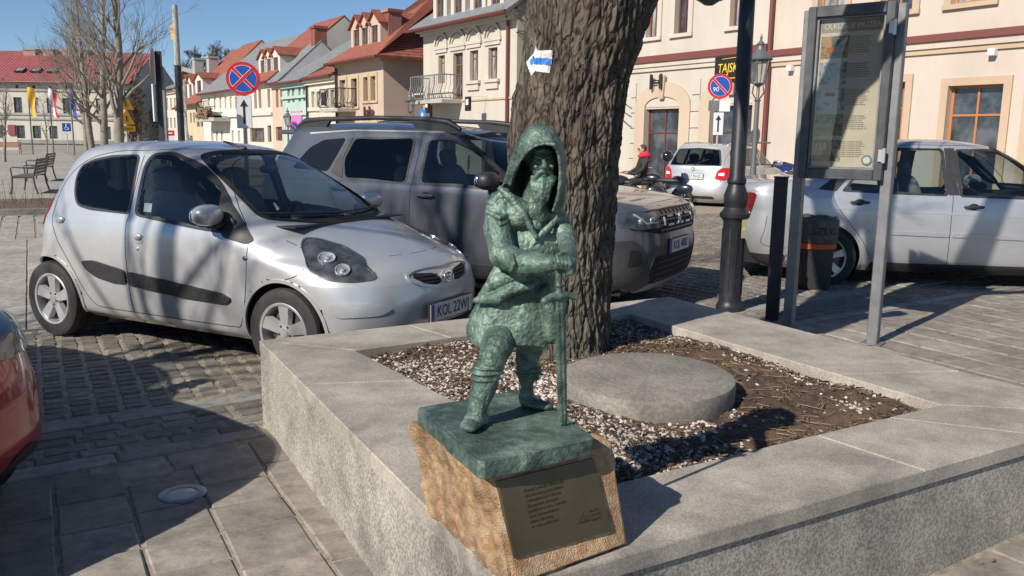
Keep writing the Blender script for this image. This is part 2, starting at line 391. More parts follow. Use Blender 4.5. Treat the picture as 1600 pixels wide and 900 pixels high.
mb = MB(); q = [uv2(2.9, 8), uv2(26, 8), uv2(26, 150), uv2(2.9, 150)]
q = [Vector((2.0, 15.0)), Vector((40, 15.0)), Vector((40, 40)), Vector((-40, 140)), Vector((-34, 90))]
sheet('street', uv2, 2.42, 40, 12.8, 24, .09, roadm) if False else None
gmb = MB(); X = [-30, 0.2] + [0.2 + 2.2 * i / 8 for i in range(1, 9)] + [40]; vv = []
for x in X:
    for y in (16.6, 120): vv.append((x, y, gz(x) - .012))
gmb.add(vv, [(2 * i, 2 * i + 2, 2 * i + 3, 2 * i + 1) for i in range(len(X) - 1)]); tag(obj('street', gmb, roadm), kind='structure')
gmb = MB(); gmb.add([(6, 3, .095), (40, 3, .095), (40, 17, .095), (6, 17, .095)], [(0, 1, 2, 3)]); tag(obj('side_road', gmb, roadm), kind='structure')
# flower bed strip
mb = MB(); n_ = 60
for i in range(n_):
    u0 = -22 + i * .4; pts = []
bedm = mat('bed soil', (.09, .06, .045), .95, col2=(.17, .11, .08), scale=6, bump=.8, bscale=30, bdist=.03)
mb.prism([(uv2(-22, 18.3).x, uv2(-22, 18.3).y), (uv2(1.2, 18.3).x, uv2(1.2, 18.3).y), (uv2(1.2, 21).x, uv2(1.2, 21).y), (uv2(-22, 21).x, uv2(-22, 21).y)], lambda a, b, c: (a, b, c), .005, .07)
tag(obj('flower_bed_soil', mb, bedm), kind='structure')
mb = MB()
for a in ((-22, 1.4, 18.1, 18.28), (-22, 1.4, 21.02, 21.2), (1.22, 1.4, 18.28, 21.02)):
    q = [uv2(a[0], a[2]), uv2(a[1], a[2]), uv2(a[1], a[3]), uv2(a[0], a[3])]; mb.prism([(p.x, p.y) for p in q], lambda u, v, w2: (u, v, w2), 0, .12)
tag(obj('bed_kerb', mb, kerbm), kind='structure')
mb = MB()
for k in range(900):
    p = uv2(rnd.uniform(-22, 1.1), rnd.uniform(18.5, 20.9)); h = rnd.uniform(.1, .55) * rnd.random() ** .5
    mb.tube([(p.x, p.y, .06), (p.x + rnd.uniform(-.1, .1), p.y + rnd.uniform(-.1, .1), .06 + h)], [.006, .003], 3)
tag(obj('dry_stems', mb, mat('dry stems', (.22, .15, .09), .9, col2=(.12, .07, .04), scale=3)), 'dry brown stems standing in the far flower bed', 'plants', None, 'stuff')
# ================================================================ planter
def granite(name, c1, c2, bump=.25, scale=180, stain=(.2, .19, .17)):
    m_ = mat(name, c1, .8, col2=c2, scale=scale, detail=3, ramp=(.42, .58), bump=bump, bscale=220, bdist=.003)
    n = m_.node_tree.nodes; l = m_.node_tree.links; b = n['Principled BSDF']; src = b.inputs['Base Color'].links[0].from_socket
    tc = n.new('ShaderNodeTexCoord'); t = n.new('ShaderNodeTexNoise'); t.inputs['Scale'].default_value = 3.2; t.inputs['Detail'].default_value = 9; t.inputs['Roughness'].default_value = .68; l.new(tc.outputs['Object'], t.inputs[0])
    mr = n.new('ShaderNodeMapRange'); mr.inputs[1].default_value = .35; mr.inputs[2].default_value = .65; mr.inputs[3].default_value = .62; mr.inputs[4].default_value = 1.15; l.new(t.outputs[0], mr.inputs[0])
    mx = n.new('ShaderNodeMix'); mx.data_type = 'RGBA'; mx.blend_type = 'MULTIPLY'; mx.inputs[0].default_value = 1; l.new(src, mx.inputs[6]); l.new(mr.outputs[0], mx.inputs[7]); l.new(mx.outputs[2], b.inputs['Base Color'])
    return m_
topm = granite('planter coping stone', (.31, .28, .235), (.41, .375, .32), bump=.3, scale=120)
sidem = granite('planter granite', (.25, .23, .195), (.44, .41, .36), bump=.7, scale=95)
planter = thing('planter', 'large square raised granite planter around the tree trunk', 'planter')
def quadbox(mb, q, z0, z1, ch=.0):
    n = 4; vs = [(p.x, p.y, z0) for p in q]; c = sum(q, Vector((0, 0))) / 4
    if ch: vs += [(p.x, p.y, z1 - ch) for p in q] + [(p.x + (c - p).normalized().x * ch * 1.4, p.y + (c - p).normalized().y * ch * 1.4, z1) for p in q]
    else: vs += [(p.x, p.y, z1) for p in q]
    L = len(vs) // 4; fs = [(3, 2, 1, 0), tuple(range((L - 1) * 4, L * 4))] + [(r_ * 4 + i, r_ * 4 + (i + 1) % 4, r_ * 4 + 4 + (i + 1) % 4, r_ * 4 + 4 + i) for r_ in range(L - 1) for i in range(4)]
    mb.add(vs, fs)
def lerp(a, b, t): return a + (b - a) * t
def wall_run(A, B, a, b, cuts, name):
    """A,B outer ends, a,b inner ends"""
    cs = [0] + cuts + [1]
    n_out = Vector(((B - A).y, -(B - A).x)).normalized(); 
    if n_out.dot(A - a) < 0: n_out = -n_out
    for i in range(len(cs) - 1):
        t0, t1 = cs[i], cs[i + 1]; g_ = .0007 / (B - A).length
        q = [lerp(A, B, t0 + g_), lerp(A, B, t1 - g_), lerp(a, b, t1 - g_), lerp(a, b, t0 + g_)]
        mb = MB(); quadbox(mb, q, PZ - .052, PZ, .005); obj('coping_stone', mb, topm, planter)
    q = [A - n_out * .012, B - n_out * .012, b + n_out * .03, a + n_out * .03]
    mb = MB(); quadbox(mb, q, -.05, PZ - .055); obj('wall', mb, sidem, planter)
    q = [A - n_out * .02, B - n_out * .02, b + n_out * .035, a + n_out * .035]
wall_run(PF, PL, QF, QL, [.36, .68], 'l'); wall_run(PF + Vector((.0, .0)), PR, QF, QR, [.55, .80], 'f'); wall_run(PL, PB, QL, QB, [.30, .64], 'b'); wall_run(PR, PB, QR, QB, [.25, .58], 'r')
# soil inside
SZ = .425
N_ = 150; V2 = []; F2 = []
for i in range(N_ + 1):
    for j in range(N_ + 1):
        a = lerp(QF, QR, i / N_); b = lerp(QL, QB, i / N_); p = lerp(a, b, j / N_); p = p + (p - Vector((.5, 3.8))) * .015
        z = SZ - .01 + .030 * noise.noise((p.x * 2.2, p.y * 2.2, 1)) + .016 * noise.noise((p.x * 9, p.y * 9, 3)) + .010 * noise.noise((p.x * 31, p.y * 31, 5)) + .005 * noise.noise((p.x * 80, p.y * 80, 8))
        z = min(z, PZ - .012); V2.append((p.x, p.y, z))
for i in range(N_):
    for j in range(N_): k = i * (N_ + 1) + j; F2.append((k, k + N_ + 1, k + N_ + 2, k + 1))
def soilz(x, y): return SZ - .01 + .030 * noise.noise((x * 2.2, y * 2.2, 1)) + .016 * noise.noise((x * 9, y * 9, 3))
me = np_mesh('soil', V2, F2); shade(me, 180)
tag(obj('soil', me, mat('damp soil', (.045, .028, .018), .95, col2=(.115, .075, .048), scale=14, bump=1.0, bscale=120, bdist=.012, col3=(.15, .095, .06), scale3=3)), kind='structure')
LIDC = Vector((.60, 3.585)); LIDR = .375
def scatter(name, n, dens, mk, mats, label, cat):
    mb = MB(); c = 0; tries = 0
    while c < n and tries < n * 60:
        tries += 1; a, b = rnd.random(), rnd.random(); p = lerp(lerp(QF, QR, a), lerp(QL, QB, a), b)
        if rnd.random() > dens(p, a, b): continue
        if (p - LIDC).length < LIDR + .01 or (p - Vector((.25, 4.45))).length < .22: continue
        mk(mb, p, max(soilz(p.x, p.y), SZ - .03)); c += 1
    return tag(obj(name, mb, mats), label, cat, None, 'stuff')
def peb(sc):
    def f(mb, p, z):
        r_ = sc * rnd.uniform(.5, 1.25); a = rnd.uniform(0, PI); n = 6; vs = []
        sx, sy, sz = r_ * rnd.uniform(.8, 1.3), r_ * rnd.uniform(.6, 1), r_ * rnd.uniform(.45, .75); tl = rnd.uniform(-.5, .5)
        for k, (rr, zz) in enumerate(((.75, -.5), (1, .05), (.62, .8))):
            for i in range(n):
                q = 2 * PI * i / n + rnd.uniform(-.25, .25); x = math.cos(q) * rr * sx * rnd.uniform(.85, 1.1); y = math.sin(q) * rr * sy * rnd.uniform(.85, 1.1)
                vs.append((p.x + x * math.cos(a) - y * math.sin(a), p.y + x * math.sin(a) + y * math.cos(a), z + zz * sz + x * tl + sz * .35 + rnd.uniform(-.1, .1) * sz))
        mb.add(vs, [(5, 4, 3, 2, 1, 0), (12, 13, 14, 15, 16, 17)] + [(r2 * 6 + i, r2 * 6 + (i + 1) % 6, r2 * 6 + 6 + (i + 1) % 6, r2 * 6 + 6 + i) for r2 in (0, 1) for i in range(6)])
    return f
def dgrav(p, a, b):
    d = max(0, 1 - (p - Vector((-.15, 3.55))).length / 1.25); d2 = max(0, 1 - (p - Vector((.45, 2.85))).length / .55) * .8; d3 = max(0, 1 - (p - Vector((.55, 4.75))).length / .5) * .8
    e = max(0, 1 - (1 - a) / .10) * .35 if b > .25 else 0; e2 = max(0, 1 - (p - Vector((1.45, 3.35))).length / .2) * .4
    nz = noise.noise((p.x * 3.5, p.y * 3.5, 9)) + .5 * noise.noise((p.x * 11, p.y * 11, 2))
    return max(0, min(1, (max(d, d2, d3) * 1.25 + e + e2) * (1 + nz * 1.1) - .12)) + .008
stonem = block_mat('white pebbles', [(.52, .47, .42), (.40, .34, .29), (.62, .57, .52), (.46, .37, .32), (.58, .55, .52)], bump=.3, bscale=150, nscale=40, dark=.7)
scatter('gravel', 7500, dgrav, peb(.0095), stonem, 'white and pinkish pebbles spread over the planter soil round the trunk', 'gravel')
def chip(mb, p, z):
    a = rnd.uniform(0, PI); L = rnd.uniform(.005, .017); W = L * rnd.uniform(.25, .5); t = rnd.uniform(-.4, .4); h = z + rnd.uniform(.003, .012); c, s = math.cos(a), math.sin(a)
    mb.add([(p.x + x * c - y * s, p.y + x * s + y * c, h + x * t + zz) for x, y, zz in ((-L, -W, 0), (L, -W * .6, 0), (L, W * .5, .003), (-L, W, .002), (0, 0, .005))], [(0, 1, 4), (1, 2, 4), (2, 3, 4), (3, 0, 4)])
barkm = block_mat('bark mulch', [(.075, .048, .032), (.05, .034, .025), (.12, .078, .05), (.20, .14, .085), (.065, .045, .034)], bump=.2, nscale=30)
scatter('bark_mulch', 6500, lambda p, a, b: .35 + .65 * max(0, noise.noise((p.x * 2.5, p.y * 2.5, 4)) + .3) if not (.35 < a < .95 and .05 < b < .6) else .06, chip, barkm, 'brown bark chips and dead leaf crumbs lying in the planter', 'mulch')
def twig(mb, p, z):
    a = rnd.uniform(0, 2 * PI); L = rnd.uniform(.03, .13); pts = []; q = Vector((p.x, p.y, z + .008)); d = Vector((math.cos(a), math.sin(a), 0))
    for k in range(4): pts.append(q.copy()); d = (d + Vector((rnd.uniform(-.4, .4), rnd.uniform(-.4, .4), rnd.uniform(-.06, .06)))).normalized(); q = q + d * L / 3; q.z = max(q.z, z + .004)
    mb.tube(pts, [.0022, .002, .0016, .001], 4)
scatter('twigs', 300, lambda p, a, b: .35 + .65 * (.3 < a < .98), twig, mat('straw twig', (.32, .22, .12), .9, col2=(.18, .11, .06), scale=9), 'thin dry twigs and straws scattered on the planter soil', 'twigs')
# round concrete cover
conc = granite('weathered concrete', (.20, .185, .16), (.27, .25, .215), bump=.35, scale=60)
mb = MB(); R0 = LIDR
prof = [(.001, .0), (R0 * .5, .004), (R0 - .02, .0), (R0 - .004, -.006), (R0, -.016), (R0 - .003, -.08), (R0 - .004, -.13)]
n = 96; vs = []
for r_, z in prof:
    for k in range(n):
        a = 2 * PI * k / n; w2 = 1 + .004 * noise.noise((math.cos(a) * 6, math.sin(a) * 6, z * 20)); vs.append((r_ * math.cos(a) * w2, r_ * math.sin(a) * w2, z + .003 * noise.noise((r_ * math.cos(a) * 8, r_ * math.sin(a) * 8, 3))))
mb.add(vs, [(i * n + k, i * n + (k + 1) % n, (i + 1) * n + (k + 1) % n, (i + 1) * n + k) for i in range(len(prof) - 1) for k in range(n)])
lid = obj('round_cover', mb, conc, smooth=35); lid.location = (LIDC.x, LIDC.y, .500); lid.rotation_euler = (R(1.0), R(-.6), 0)
tag(lid, 'thick round grey concrete cover lying in the planter beside the trunk', 'concrete cover')
# ground spotlight
gl = thing('ground_light', 'round flush ground light with pale glass set in the pavement', 'lamp', (-1.385, 3.385, .002))
mb = MB(); mb.lathe([(.060, -.01), (.060, .004), (.090, .006), (.096, .003), (.096, -.01)], 48); obj('ring', mb, mat('steel ring', (.32, .34, .38), .35, .8, col2=(.22, .23, .25), scale=20), gl, smooth=40)
mb = MB(); mb.lathe([(.0001, .003), (.060, .002)], 48); obj('glass', mb, mat('frosted glass', (.35, .42, .36), .25, col2=(.46, .5, .44), scale=30, coat=.5), gl, smooth=180)
mb = MB(); 
for k in range(16):
    p = Vector((rnd.uniform(.9, 2.6), rnd.uniform(2.2, 3.0)))
    if in_quad(p.x, p.y, POUT, .03): continue
    chip(mb, p, gz(p.x) + .002)
tag(obj('dead_leaves', mb, mat('dead leaf', (.30, .16, .07), .8, col2=(.2, .1, .05), scale=20)), 'few small orange dead leaves on the slabs before the planter', 'leaves', None, 'stuff')
# ================================================================ cars
def pchip(x, y, q):
    x = np.asarray(x, float); y = np.asarray(y, float); h = np.diff(x); d = np.diff(y) / h
    mm = np.zeros(len(x))
    for i in range(1, len(x) - 1):
        if d[i - 1] * d[i] > 0:
            w1 = 2 * h[i] + h[i - 1]; w2 = h[i] + 2 * h[i - 1]; mm[i] = (w1 + w2) / (w1 / d[i - 1] + w2 / d[i])
    mm[0] = d[0]; mm[-1] = d[-1]
    k = np.clip(np.searchsorted(x, q) - 1, 0, len(h) - 1); t = (q - x[k]) / h[k]; hh = h[k]
    return ((1 + 2 * t) * (1 - t) ** 2) * y[k] + (t * (1 - t) ** 2) * hh * mm[k] + (t * t * (3 - 2 * t)) * y[k + 1] + (t * t * (t - 1)) * hh * mm[k + 1]
class Shape:
    """rows: z, x_front, x_rear, half width, front rounding length, rear rounding length, front exponent, rear exponent"""
    def __init__(s, rows, bow=0.03):
        A = np.array(rows, float); s.bow = bow
        d = np.abs(np.diff(A[:, :4], axis=0)); kn = np.concatenate([[0], np.cumsum(np.sqrt((d ** 2).sum(1)))])
        q = np.linspace(0, kn[-1], 1600); s.T = np.stack([pchip(kn, A[:, j], q) for j in range(8)], 1)
        s.T[:, 0] = np.maximum.accumulate(s.T[:, 0] + np.arange(1600) * 1e-9)
        s.xm = (s.T[:, 1].max() + s.T[:, 2].min()) / 2; s.half = (s.T[:, 1].max() - s.T[:, 2].min()) / 2
    def at(s, z):
        return [np.interp(z, s.T[:, 0], s.T[:, j]) for j in range(1, 8)]
    def bw(s, x): return 1 - s.bow * ((x - s.xm) / s.half) ** 2
    def y(s, x, z):
        xf, xr, w_, Lf, Lr, pf, pr = s.at(z)
        af = np.clip((x - (xf - Lf)) / Lf, 0, 1); ar = np.clip(((xr + Lr) - x) / Lr, 0, 1)
        return w_ * s.bw(x) * np.maximum(1 - af ** pf, 0) ** (1 / pf) * np.maximum(1 - ar ** pr, 0) ** (1 / pr)
    def xf(s, y, z):
        xf, xr, w_, Lf, Lr, pf, pr = s.at(z); x = xf
        for _ in range(4):
            k = np.clip(np.abs(y) / (w_ * s.bw(x)), 0, 0.9999); x = xf - Lf + Lf * (1 - k ** pf) ** (1 / pf)
        return x
    def xr(s, y, z):
        xf, xr, w_, Lf, Lr, pf, pr = s.at(z); x = xr
        for _ in range(4):
            k = np.clip(np.abs(y) / (w_ * s.bw(x)), 0, 0.9999); x = xr + Lr - Lr * (1 - k ** pr) ** (1 / pr)
        return x
    def ztop(s, x, y):
        x = np.asarray(x, float) + np.zeros_like(np.asarray(y, float)); y = np.abs(np.asarray(y, float)) + np.zeros_like(x)
        zz = s.T[::3, 0][::-1]; out = np.full(x.shape, s.T[0, 0]); done = np.zeros(x.shape, bool)
        for z in zz:
            f, r = s.at(z)[:2]
            ok = (~done) & (x < f) & (x > r)
            ok &= (s.y(x, z) >= y)
            out[ok] = z; done |= ok
        return out
    def P(s, proj, a, b):
        a = np.asarray(a, float); b = np.asarray(b, float)
        if proj == 'R': return np.stack([a, -s.y(a, b), b], -1)
        if proj == 'L': return np.stack([a, s.y(a, b), b], -1)
        if proj == 'F': return np.stack([s.xf(a, b), a, b], -1)
        if proj == 'B': return np.stack([s.xr(a, b), a, b], -1)
        if proj == 'T': return np.stack([a, b, s.ztop(a, b)], -1)
    def N(s, proj, a, b, e=0.012):
        u = s.P(proj, a + e, b) - s.P(proj, a - e, b); v = s.P(proj, a, b + e) - s.P(proj, a, b - e)
        n = np.cross(u, v); n /= np.linalg.norm(n, axis=-1, keepdims=True) + 1e-12
        ref = {'R': (0, -1, 0), 'L': (0, 1, 0), 'F': (1, 0, 0.05), 'B': (-1, 0, 0.05), 'T': (0, 0, 1)}[proj]
        sg = np.sign((n * np.array(ref)).sum(-1, keepdims=True)); sg[sg == 0] = 1
        return n * sg
def chaikin(p, k=2, closed=True):
    p = [np.array(q, float) for q in p]
    for _ in range(k):
        o = []
        n = len(p)
        if not closed: o.append(p[0])
        for i in range(n if closed else n - 1):
            a, b = p[i], p[(i + 1) % n]; o += [a * 0.75 + b * 0.25, a * 0.25 + b * 0.75]
        if not closed: o.append(p[-1])
        p = o
    return np.array(p)
def rsmp(p, step, closed=True):
    p = np.array(p, float); q = np.vstack([p, p[:1]]) if closed else p; out = []
    for i in range(len(q) - 1):
        L = np.linalg.norm(q[i + 1] - q[i]); k = max(1, int(L / step))
        for j in range(k): out.append(q[i] + (q[i + 1] - q[i]) * j / k)
    if not closed: out.append(q[-1])
    return np.array(out)
def corner(p, r=0.03):
    """cut polygon corners by r, then round them"""
    p = np.array(p, float); out = []; n = len(p)
    for i in range(n):
        a, b, c = p[i - 1], p[i], p[(i + 1) % n]
        ra = min(r, np.linalg.norm(a - b) * 0.45); rc = min(r, np.linalg.norm(c - b) * 0.45)
        A = b + (a - b) / np.linalg.norm(a - b) * ra; C = b + (c - b) / np.linalg.norm(c - b) * rc
        for t in (0, 0.25, 0.5, 0.75, 1): out.append((1 - t) ** 2 * A + 2 * t * (1 - t) * b + t * t * C)
    return np.array(out)
def inpoly(poly, x, y):
    c = np.zeros(x.shape, bool); n = len(poly)
    for i in range(n):
        x0, y0 = poly[i]; x1, y1 = poly[(i + 1) % n]
        k = ((y0 > y) != (y1 > y)) & (x < (x1 - x0) * (y - y0) / ((y1 - y0) if y1 != y0 else 1e-9) + x0); c ^= k
    return c
def decal(sh, proj, poly, off=0.003, skirt=0.012, rings=7, center=None, r=0.03):
    b = rsmp(corner(poly, r), 0.03); c = np.array(center) if center is not None else np.array(poly).mean(0)
    n = len(b); V = []; F = []
    for k in range(1, rings + 1):
        q = c + (b - c) * (k / rings); V.append(sh.P(proj, q[:, 0], q[:, 1]) + sh.N(proj, q[:, 0], q[:, 1]) * off)
    V.append(sh.P(proj, b[:, 0], b[:, 1]) - sh.N(proj, b[:, 0], b[:, 1]) * (skirt - off))
    cc = sh.P(proj, c[:1], c[1:2]) + sh.N(proj, c[:1], c[1:2]) * off
    V = np.vstack(V + [cc]); ci = len(V) - 1
    for i in range(n): F.append((ci, i, (i + 1) % n))
    for k in range(rings):
        for i in range(n): F.append((k * n + i, (k + 1) * n + i, (k + 1) * n + (i + 1) % n, k * n + (i + 1) % n))
    mb = MB(); mb.add([tuple(v) for v in V], F); return mb
def band(sh, proj, poly, wi, off=0.006, closed=True, r=0.03, mb=None, wo=0.0, skirt=0.008):
    """raised strip that follows an outline on the surface"""
    b = rsmp(corner(poly, r), 0.02) if closed else rsmp(np.array(poly, float), 0.02, False)
    P = sh.P(proj, b[:, 0], b[:, 1]); N = sh.N(proj, b[:, 0], b[:, 1]); n = len(b)
    if closed: t = np.roll(P, -1, 0) - np.roll(P, 1, 0)
    else: t = np.gradient(P, axis=0)
    t /= np.linalg.norm(t, axis=1, keepdims=True) + 1e-9
    s_ = np.cross(t, N); s_ /= np.linalg.norm(s_, axis=1, keepdims=True) + 1e-9
    A = P - s_ * wo + N * off; B = P + s_ * wi + N * off; A2 = A - N * (off + skirt); B2 = B - N * (off + skirt)
    V = np.vstack([A2, A, B, B2]); F = []
    m_ = n if closed else n - 1
    for r_ in range(3):
        for i in range(m_):
            j = (i + 1) % n; F.append((r_ * n + i, r_ * n + j, (r_ + 1) * n + j, (r_ + 1) * n + i))
    mb = mb or MB(); mb.add([tuple(v) for v in V], F); return mb
def arc(cx, cz, r, a0, a1, n=40):
    return [(cx + r * math.cos(R(a0 + (a1 - a0) * i / n)), cz + r * math.sin(R(a0 + (a1 - a0) * i / n))) for i in range(n + 1)]
def shrink(poly, k):
    p = np.array(poly, float); c = p.mean(0); d = p - c; L = np.linalg.norm(d, axis=1, keepdims=True); return c + d * np.maximum(0.2, (L - k) / L)
def car_body(sh, root, paintm, holes, arches, parts, under=0.19):
    """holes: (proj, poly); arches: (x, z, r); parts: (name, proj, poly)"""
    NV, NU = 150, 190
    T = sh.T; d = np.sqrt((np.diff(T[:, :4], axis=0) ** 2).sum(1)); cum = np.concatenate([[0], np.cumsum(d)])
    zi = np.interp(np.linspace(0, cum[-1], NV), cum, np.arange(len(T))).astype(int); zs = T[zi, 0]
    V = []
    for z in zs:
        xf, xr, w_, Lf, Lr, pf, pr = [float(q) for q in sh.at(z)]
        th = np.linspace(0, PI / 2, 46)
        xb = xr + Lr - Lr * np.cos(th) ** (2 / pr); yb = w_ * np.sin(th) ** (2 / pr)
        xm = np.linspace(xr + Lr, xf - Lf, NU - 90)[1:-1]; ym = np.full(len(xm), w_)
        xq = xf - Lf + Lf * np.sin(th) ** (2 / pf); yq = w_ * np.cos(th) ** (2 / pf)
        x = np.concatenate([xb, xm, xq]); y = np.concatenate([yb, ym, yq]) * sh.bw(x)
        V.append(np.stack([x, y, np.full(len(x), z)], 1))
    V = np.array(V); nu = V.shape[1]
    full = np.concatenate([V * np.array([1, -1, 1]), V[:, ::-1][:, 1:-1]], 1); n = full.shape[1]
    verts = full.reshape(-1, 3)
    I, J = np.meshgrid(np.arange(NV - 1), np.arange(n), indexing='ij'); J2 = (J + 1) % n
    F = np.stack([I * n + J, I * n + J2, (I + 1) * n + J2, (I + 1) * n + J], -1).reshape(-1, 4)
    C = verts[F].mean(1); keep = np.ones(len(F), bool)
    nrm = np.cross(verts[F[:, 1]] - verts[F[:, 0]], verts[F[:, 3]] - verts[F[:, 0]]); nrm /= np.linalg.norm(nrm, axis=1, keepdims=True) + 1e-12
    sgn = np.sign((nrm * (C - np.array([sh.xm, 0, 0.7]))).sum(1)); nrm *= sgn[:, None]
    def sel(proj, poly):
        if proj in 'RL':
            m0 = inpoly(poly, C[:, 0], C[:, 2]); return m0 & ((C[:, 1] < 0) if proj == 'R' else (C[:, 1] > 0)) & (np.abs(nrm[:, 1]) > 0.15)
        if proj == 'F': return inpoly(poly, C[:, 1], C[:, 2]) & (C[:, 0] > sh.xm) & (nrm[:, 0] > 0.02)
        if proj == 'B': return inpoly(poly, C[:, 1], C[:, 2]) & (C[:, 0] < sh.xm) & (nrm[:, 0] < -0.02)
        return inpoly(poly, C[:, 0], C[:, 1]) & (nrm[:, 2] > 0.2)
    for proj, poly in holes: keep &= ~sel(proj, shrink(poly, 0.022))
    for ax, az, ar in arches: keep &= ~(((C[:, 0] - ax) ** 2 + (C[:, 2] - az) ** 2 < ar * ar) & (np.abs(C[:, 1]) > 0.35) & (C[:, 2] < az + ar))
    left = keep.copy()
    out = []
    for name, proj, poly in parts:
        k = sel(proj, poly) & left; left &= ~k; out.append((name, k))
    out.insert(0, ('body', left))
    objs = {}
    for name, k in out:
        f = F[k]; u, inv = np.unique(f, return_inverse=True)
        me = np_mesh(name, verts[u], inv.reshape(-1, 4)); me.polygons.foreach_set('use_smooth', [True] * len(me.polygons)); me.validate()
        o = obj(name, me, paintm, root); objs.setdefault(name, []).append(o)
    return objs
def make_wheel(root, x, y, r, side, rimm=None, spokes=5, tw=0.165, fat=0.032, rim_r=None):
    w_ = sub('wheel', root, (x, y, r)); rr = rim_r or r * 0.68
    if WH.get((r, side, spokes, rimm)):
        for k in WH[(r, side, spokes, rimm)]:
            c = k.copy(); COL.objects.link(c); c.parent = w_
        return w_
    o_ = side; h = tw / 2
    mb = MB(); pr = [(rr - 0.01, -h * .7), (rr, -h), (r * 0.88, -h * 1.08), (r * 0.965, -h * .95), (r * 0.99, -h * .75)]
    for g_ in (-.4, 0, .4): pr += [(r, (g_ - .16) * h * 1.1), (r, (g_ + .13) * h * 1.1), (r - .008, (g_ + .14) * h * 1.1), (r - .008, (g_ + .21) * h * 1.1)]
    pr += [(r * 0.99, h * .78), (r * 0.965, h * .95), (r * 0.88, h * 1.08), (rr, h), (rr - 0.01, h * .7)]
    mb.lathe(pr, 64, axis='y'); t = obj('tyre', mb, M_['rubber'], w_, smooth=35)
    mb = MB(); yo = o_ * h
    mb.lathe([(rr + .004, yo * 0.95), (rr - 0.004, yo * 1.04), (rr - .018, yo * 1.0), (rr - .022, yo * .6), (rr - .03, -yo * .8)], 48, axis='y')
    for k in range(spokes):
        a = 2 * PI * k / spokes + .3
        for dd, ww in ((0, fat),):
            A = Matrix.Rotation(-a, 4, 'Y')
            y1 = yo * .93; y0 = yo * .45; yc = yo * .80
            vs = [(0.03, yc, -ww * .75), (0.03, yc, ww * .75), (rr - .012, y1, ww * 1.25), (rr - .012, y1, -ww * 1.25), (0.03, y0, -ww), (0.03, y0, ww), (rr - .014, y0, ww * 1.5), (rr - .014, y0, -ww * 1.5),
                  (0.1, yc * 1.04, -ww * .5), (0.1, yc * 1.04, ww * .5)]
            mb.add([A @ Vector(v) for v in vs], [(0, 1, 9, 8), (8, 9, 2, 3), (0, 4, 5, 1), (1, 5, 6, 2), (1, 2, 9), (2, 6, 7, 3), (3, 7, 4, 0), (3, 0, 8), (4, 7, 6, 5)])
    mb.lathe([(0.0001, yo * .9), (0.03, yo * .9), (0.034, yo * .84), (0.062, yo * .8), (.066, yo * .45)], 24, axis='y')
    rm = obj('rim', mb, rimm or M_['alloy'], w_, smooth=30)
    mb = MB(); mb.lathe([(0.0001, yo * .25), (rr * .72, yo * .25), (rr * .72, yo * .1), (.0001, yo * .1)], 32, axis='y')
    mb.lathe([(0.0001, -yo * .3), (rr, -yo * .3)], 24, axis='y')
    bd = obj('brake_disc', mb, M_['darkalloy'], w_, smooth=30)
    mb = MB()
    for k in range(1):
        a = 2 * PI * k / spokes + .3 + PI / spokes; mb.lathe([(0.0001, yo * .87), (.008, yo * .87), (.008, yo * .7)], 8, Matrix.Translation((.046 * math.cos(a), 0, .046 * math.sin(a))), axis='y')
    nn = obj('wheel_nut', mb, M_['plastic'], w_)
    for k in range(1, spokes): c = nn.copy(); COL.objects.link(c); c.rotation_euler = (0, -2 * PI * k / spokes, 0)
    nn = [x for x in bpy.data.objects if x.parent == w_ and x.name.startswith('wheel_nut')]
    WH[(r, side, spokes, rimm)] = [t, rm, bd] + nn
    return w_
WH = {}
def number_plate(root, proj_x, z, text, w_=0.52, h=0.114, front=True, tilt=0.0, y=0.0):
    s_ = 1 if front else -1
    p = sub('number_plate', root, (proj_x, y, z), (0, 0, 0 if front else PI))
    mb = MB(); mb.box((-0.012, -w_ / 2 - .006, -h / 2 - .006), (0.0, w_ / 2 + .006, h / 2 + .006)); obj('plate_holder', mb, M_['plastic'], p)
    mb = MB(); mb.box((0.001, -w_ / 2, -h / 2), (0.004, w_ / 2, h / 2)); obj('plate', mb, M_['plate'], p)
    mb = MB(); mb.box((0.0042, -w_ / 2 + 0.0, -h / 2), (0.0052, -w_ / 2 + .042, h / 2)); obj('country_band', mb, M_['blue'], p)
    place_text('plate_letters', text, 0.105, M_['ink'], p, (0.0055, .02, -0.002), (0, 1, 0), (0, 0, 1), 0.0006, sx=0.86 * w_ / .52 * (8 / max(8, len(text))))
    return p
def seat(root, x, y, back=True, w_=0.24):
    mb = MB(); mb.ell((x, y, .48), (.27, w_, .10), e=.6); M1 = Matrix.Rotation(R(-18), 3, 'Y')
    mb.ell((x - .26, y, .80), (.08, w_, .32), M1, e=.6); mb.ell((x - .37, y, 1.17), (.05, .13, .09), M1, e=.7)
    return obj('seat', mb, M_['seat'], root, smooth=60)
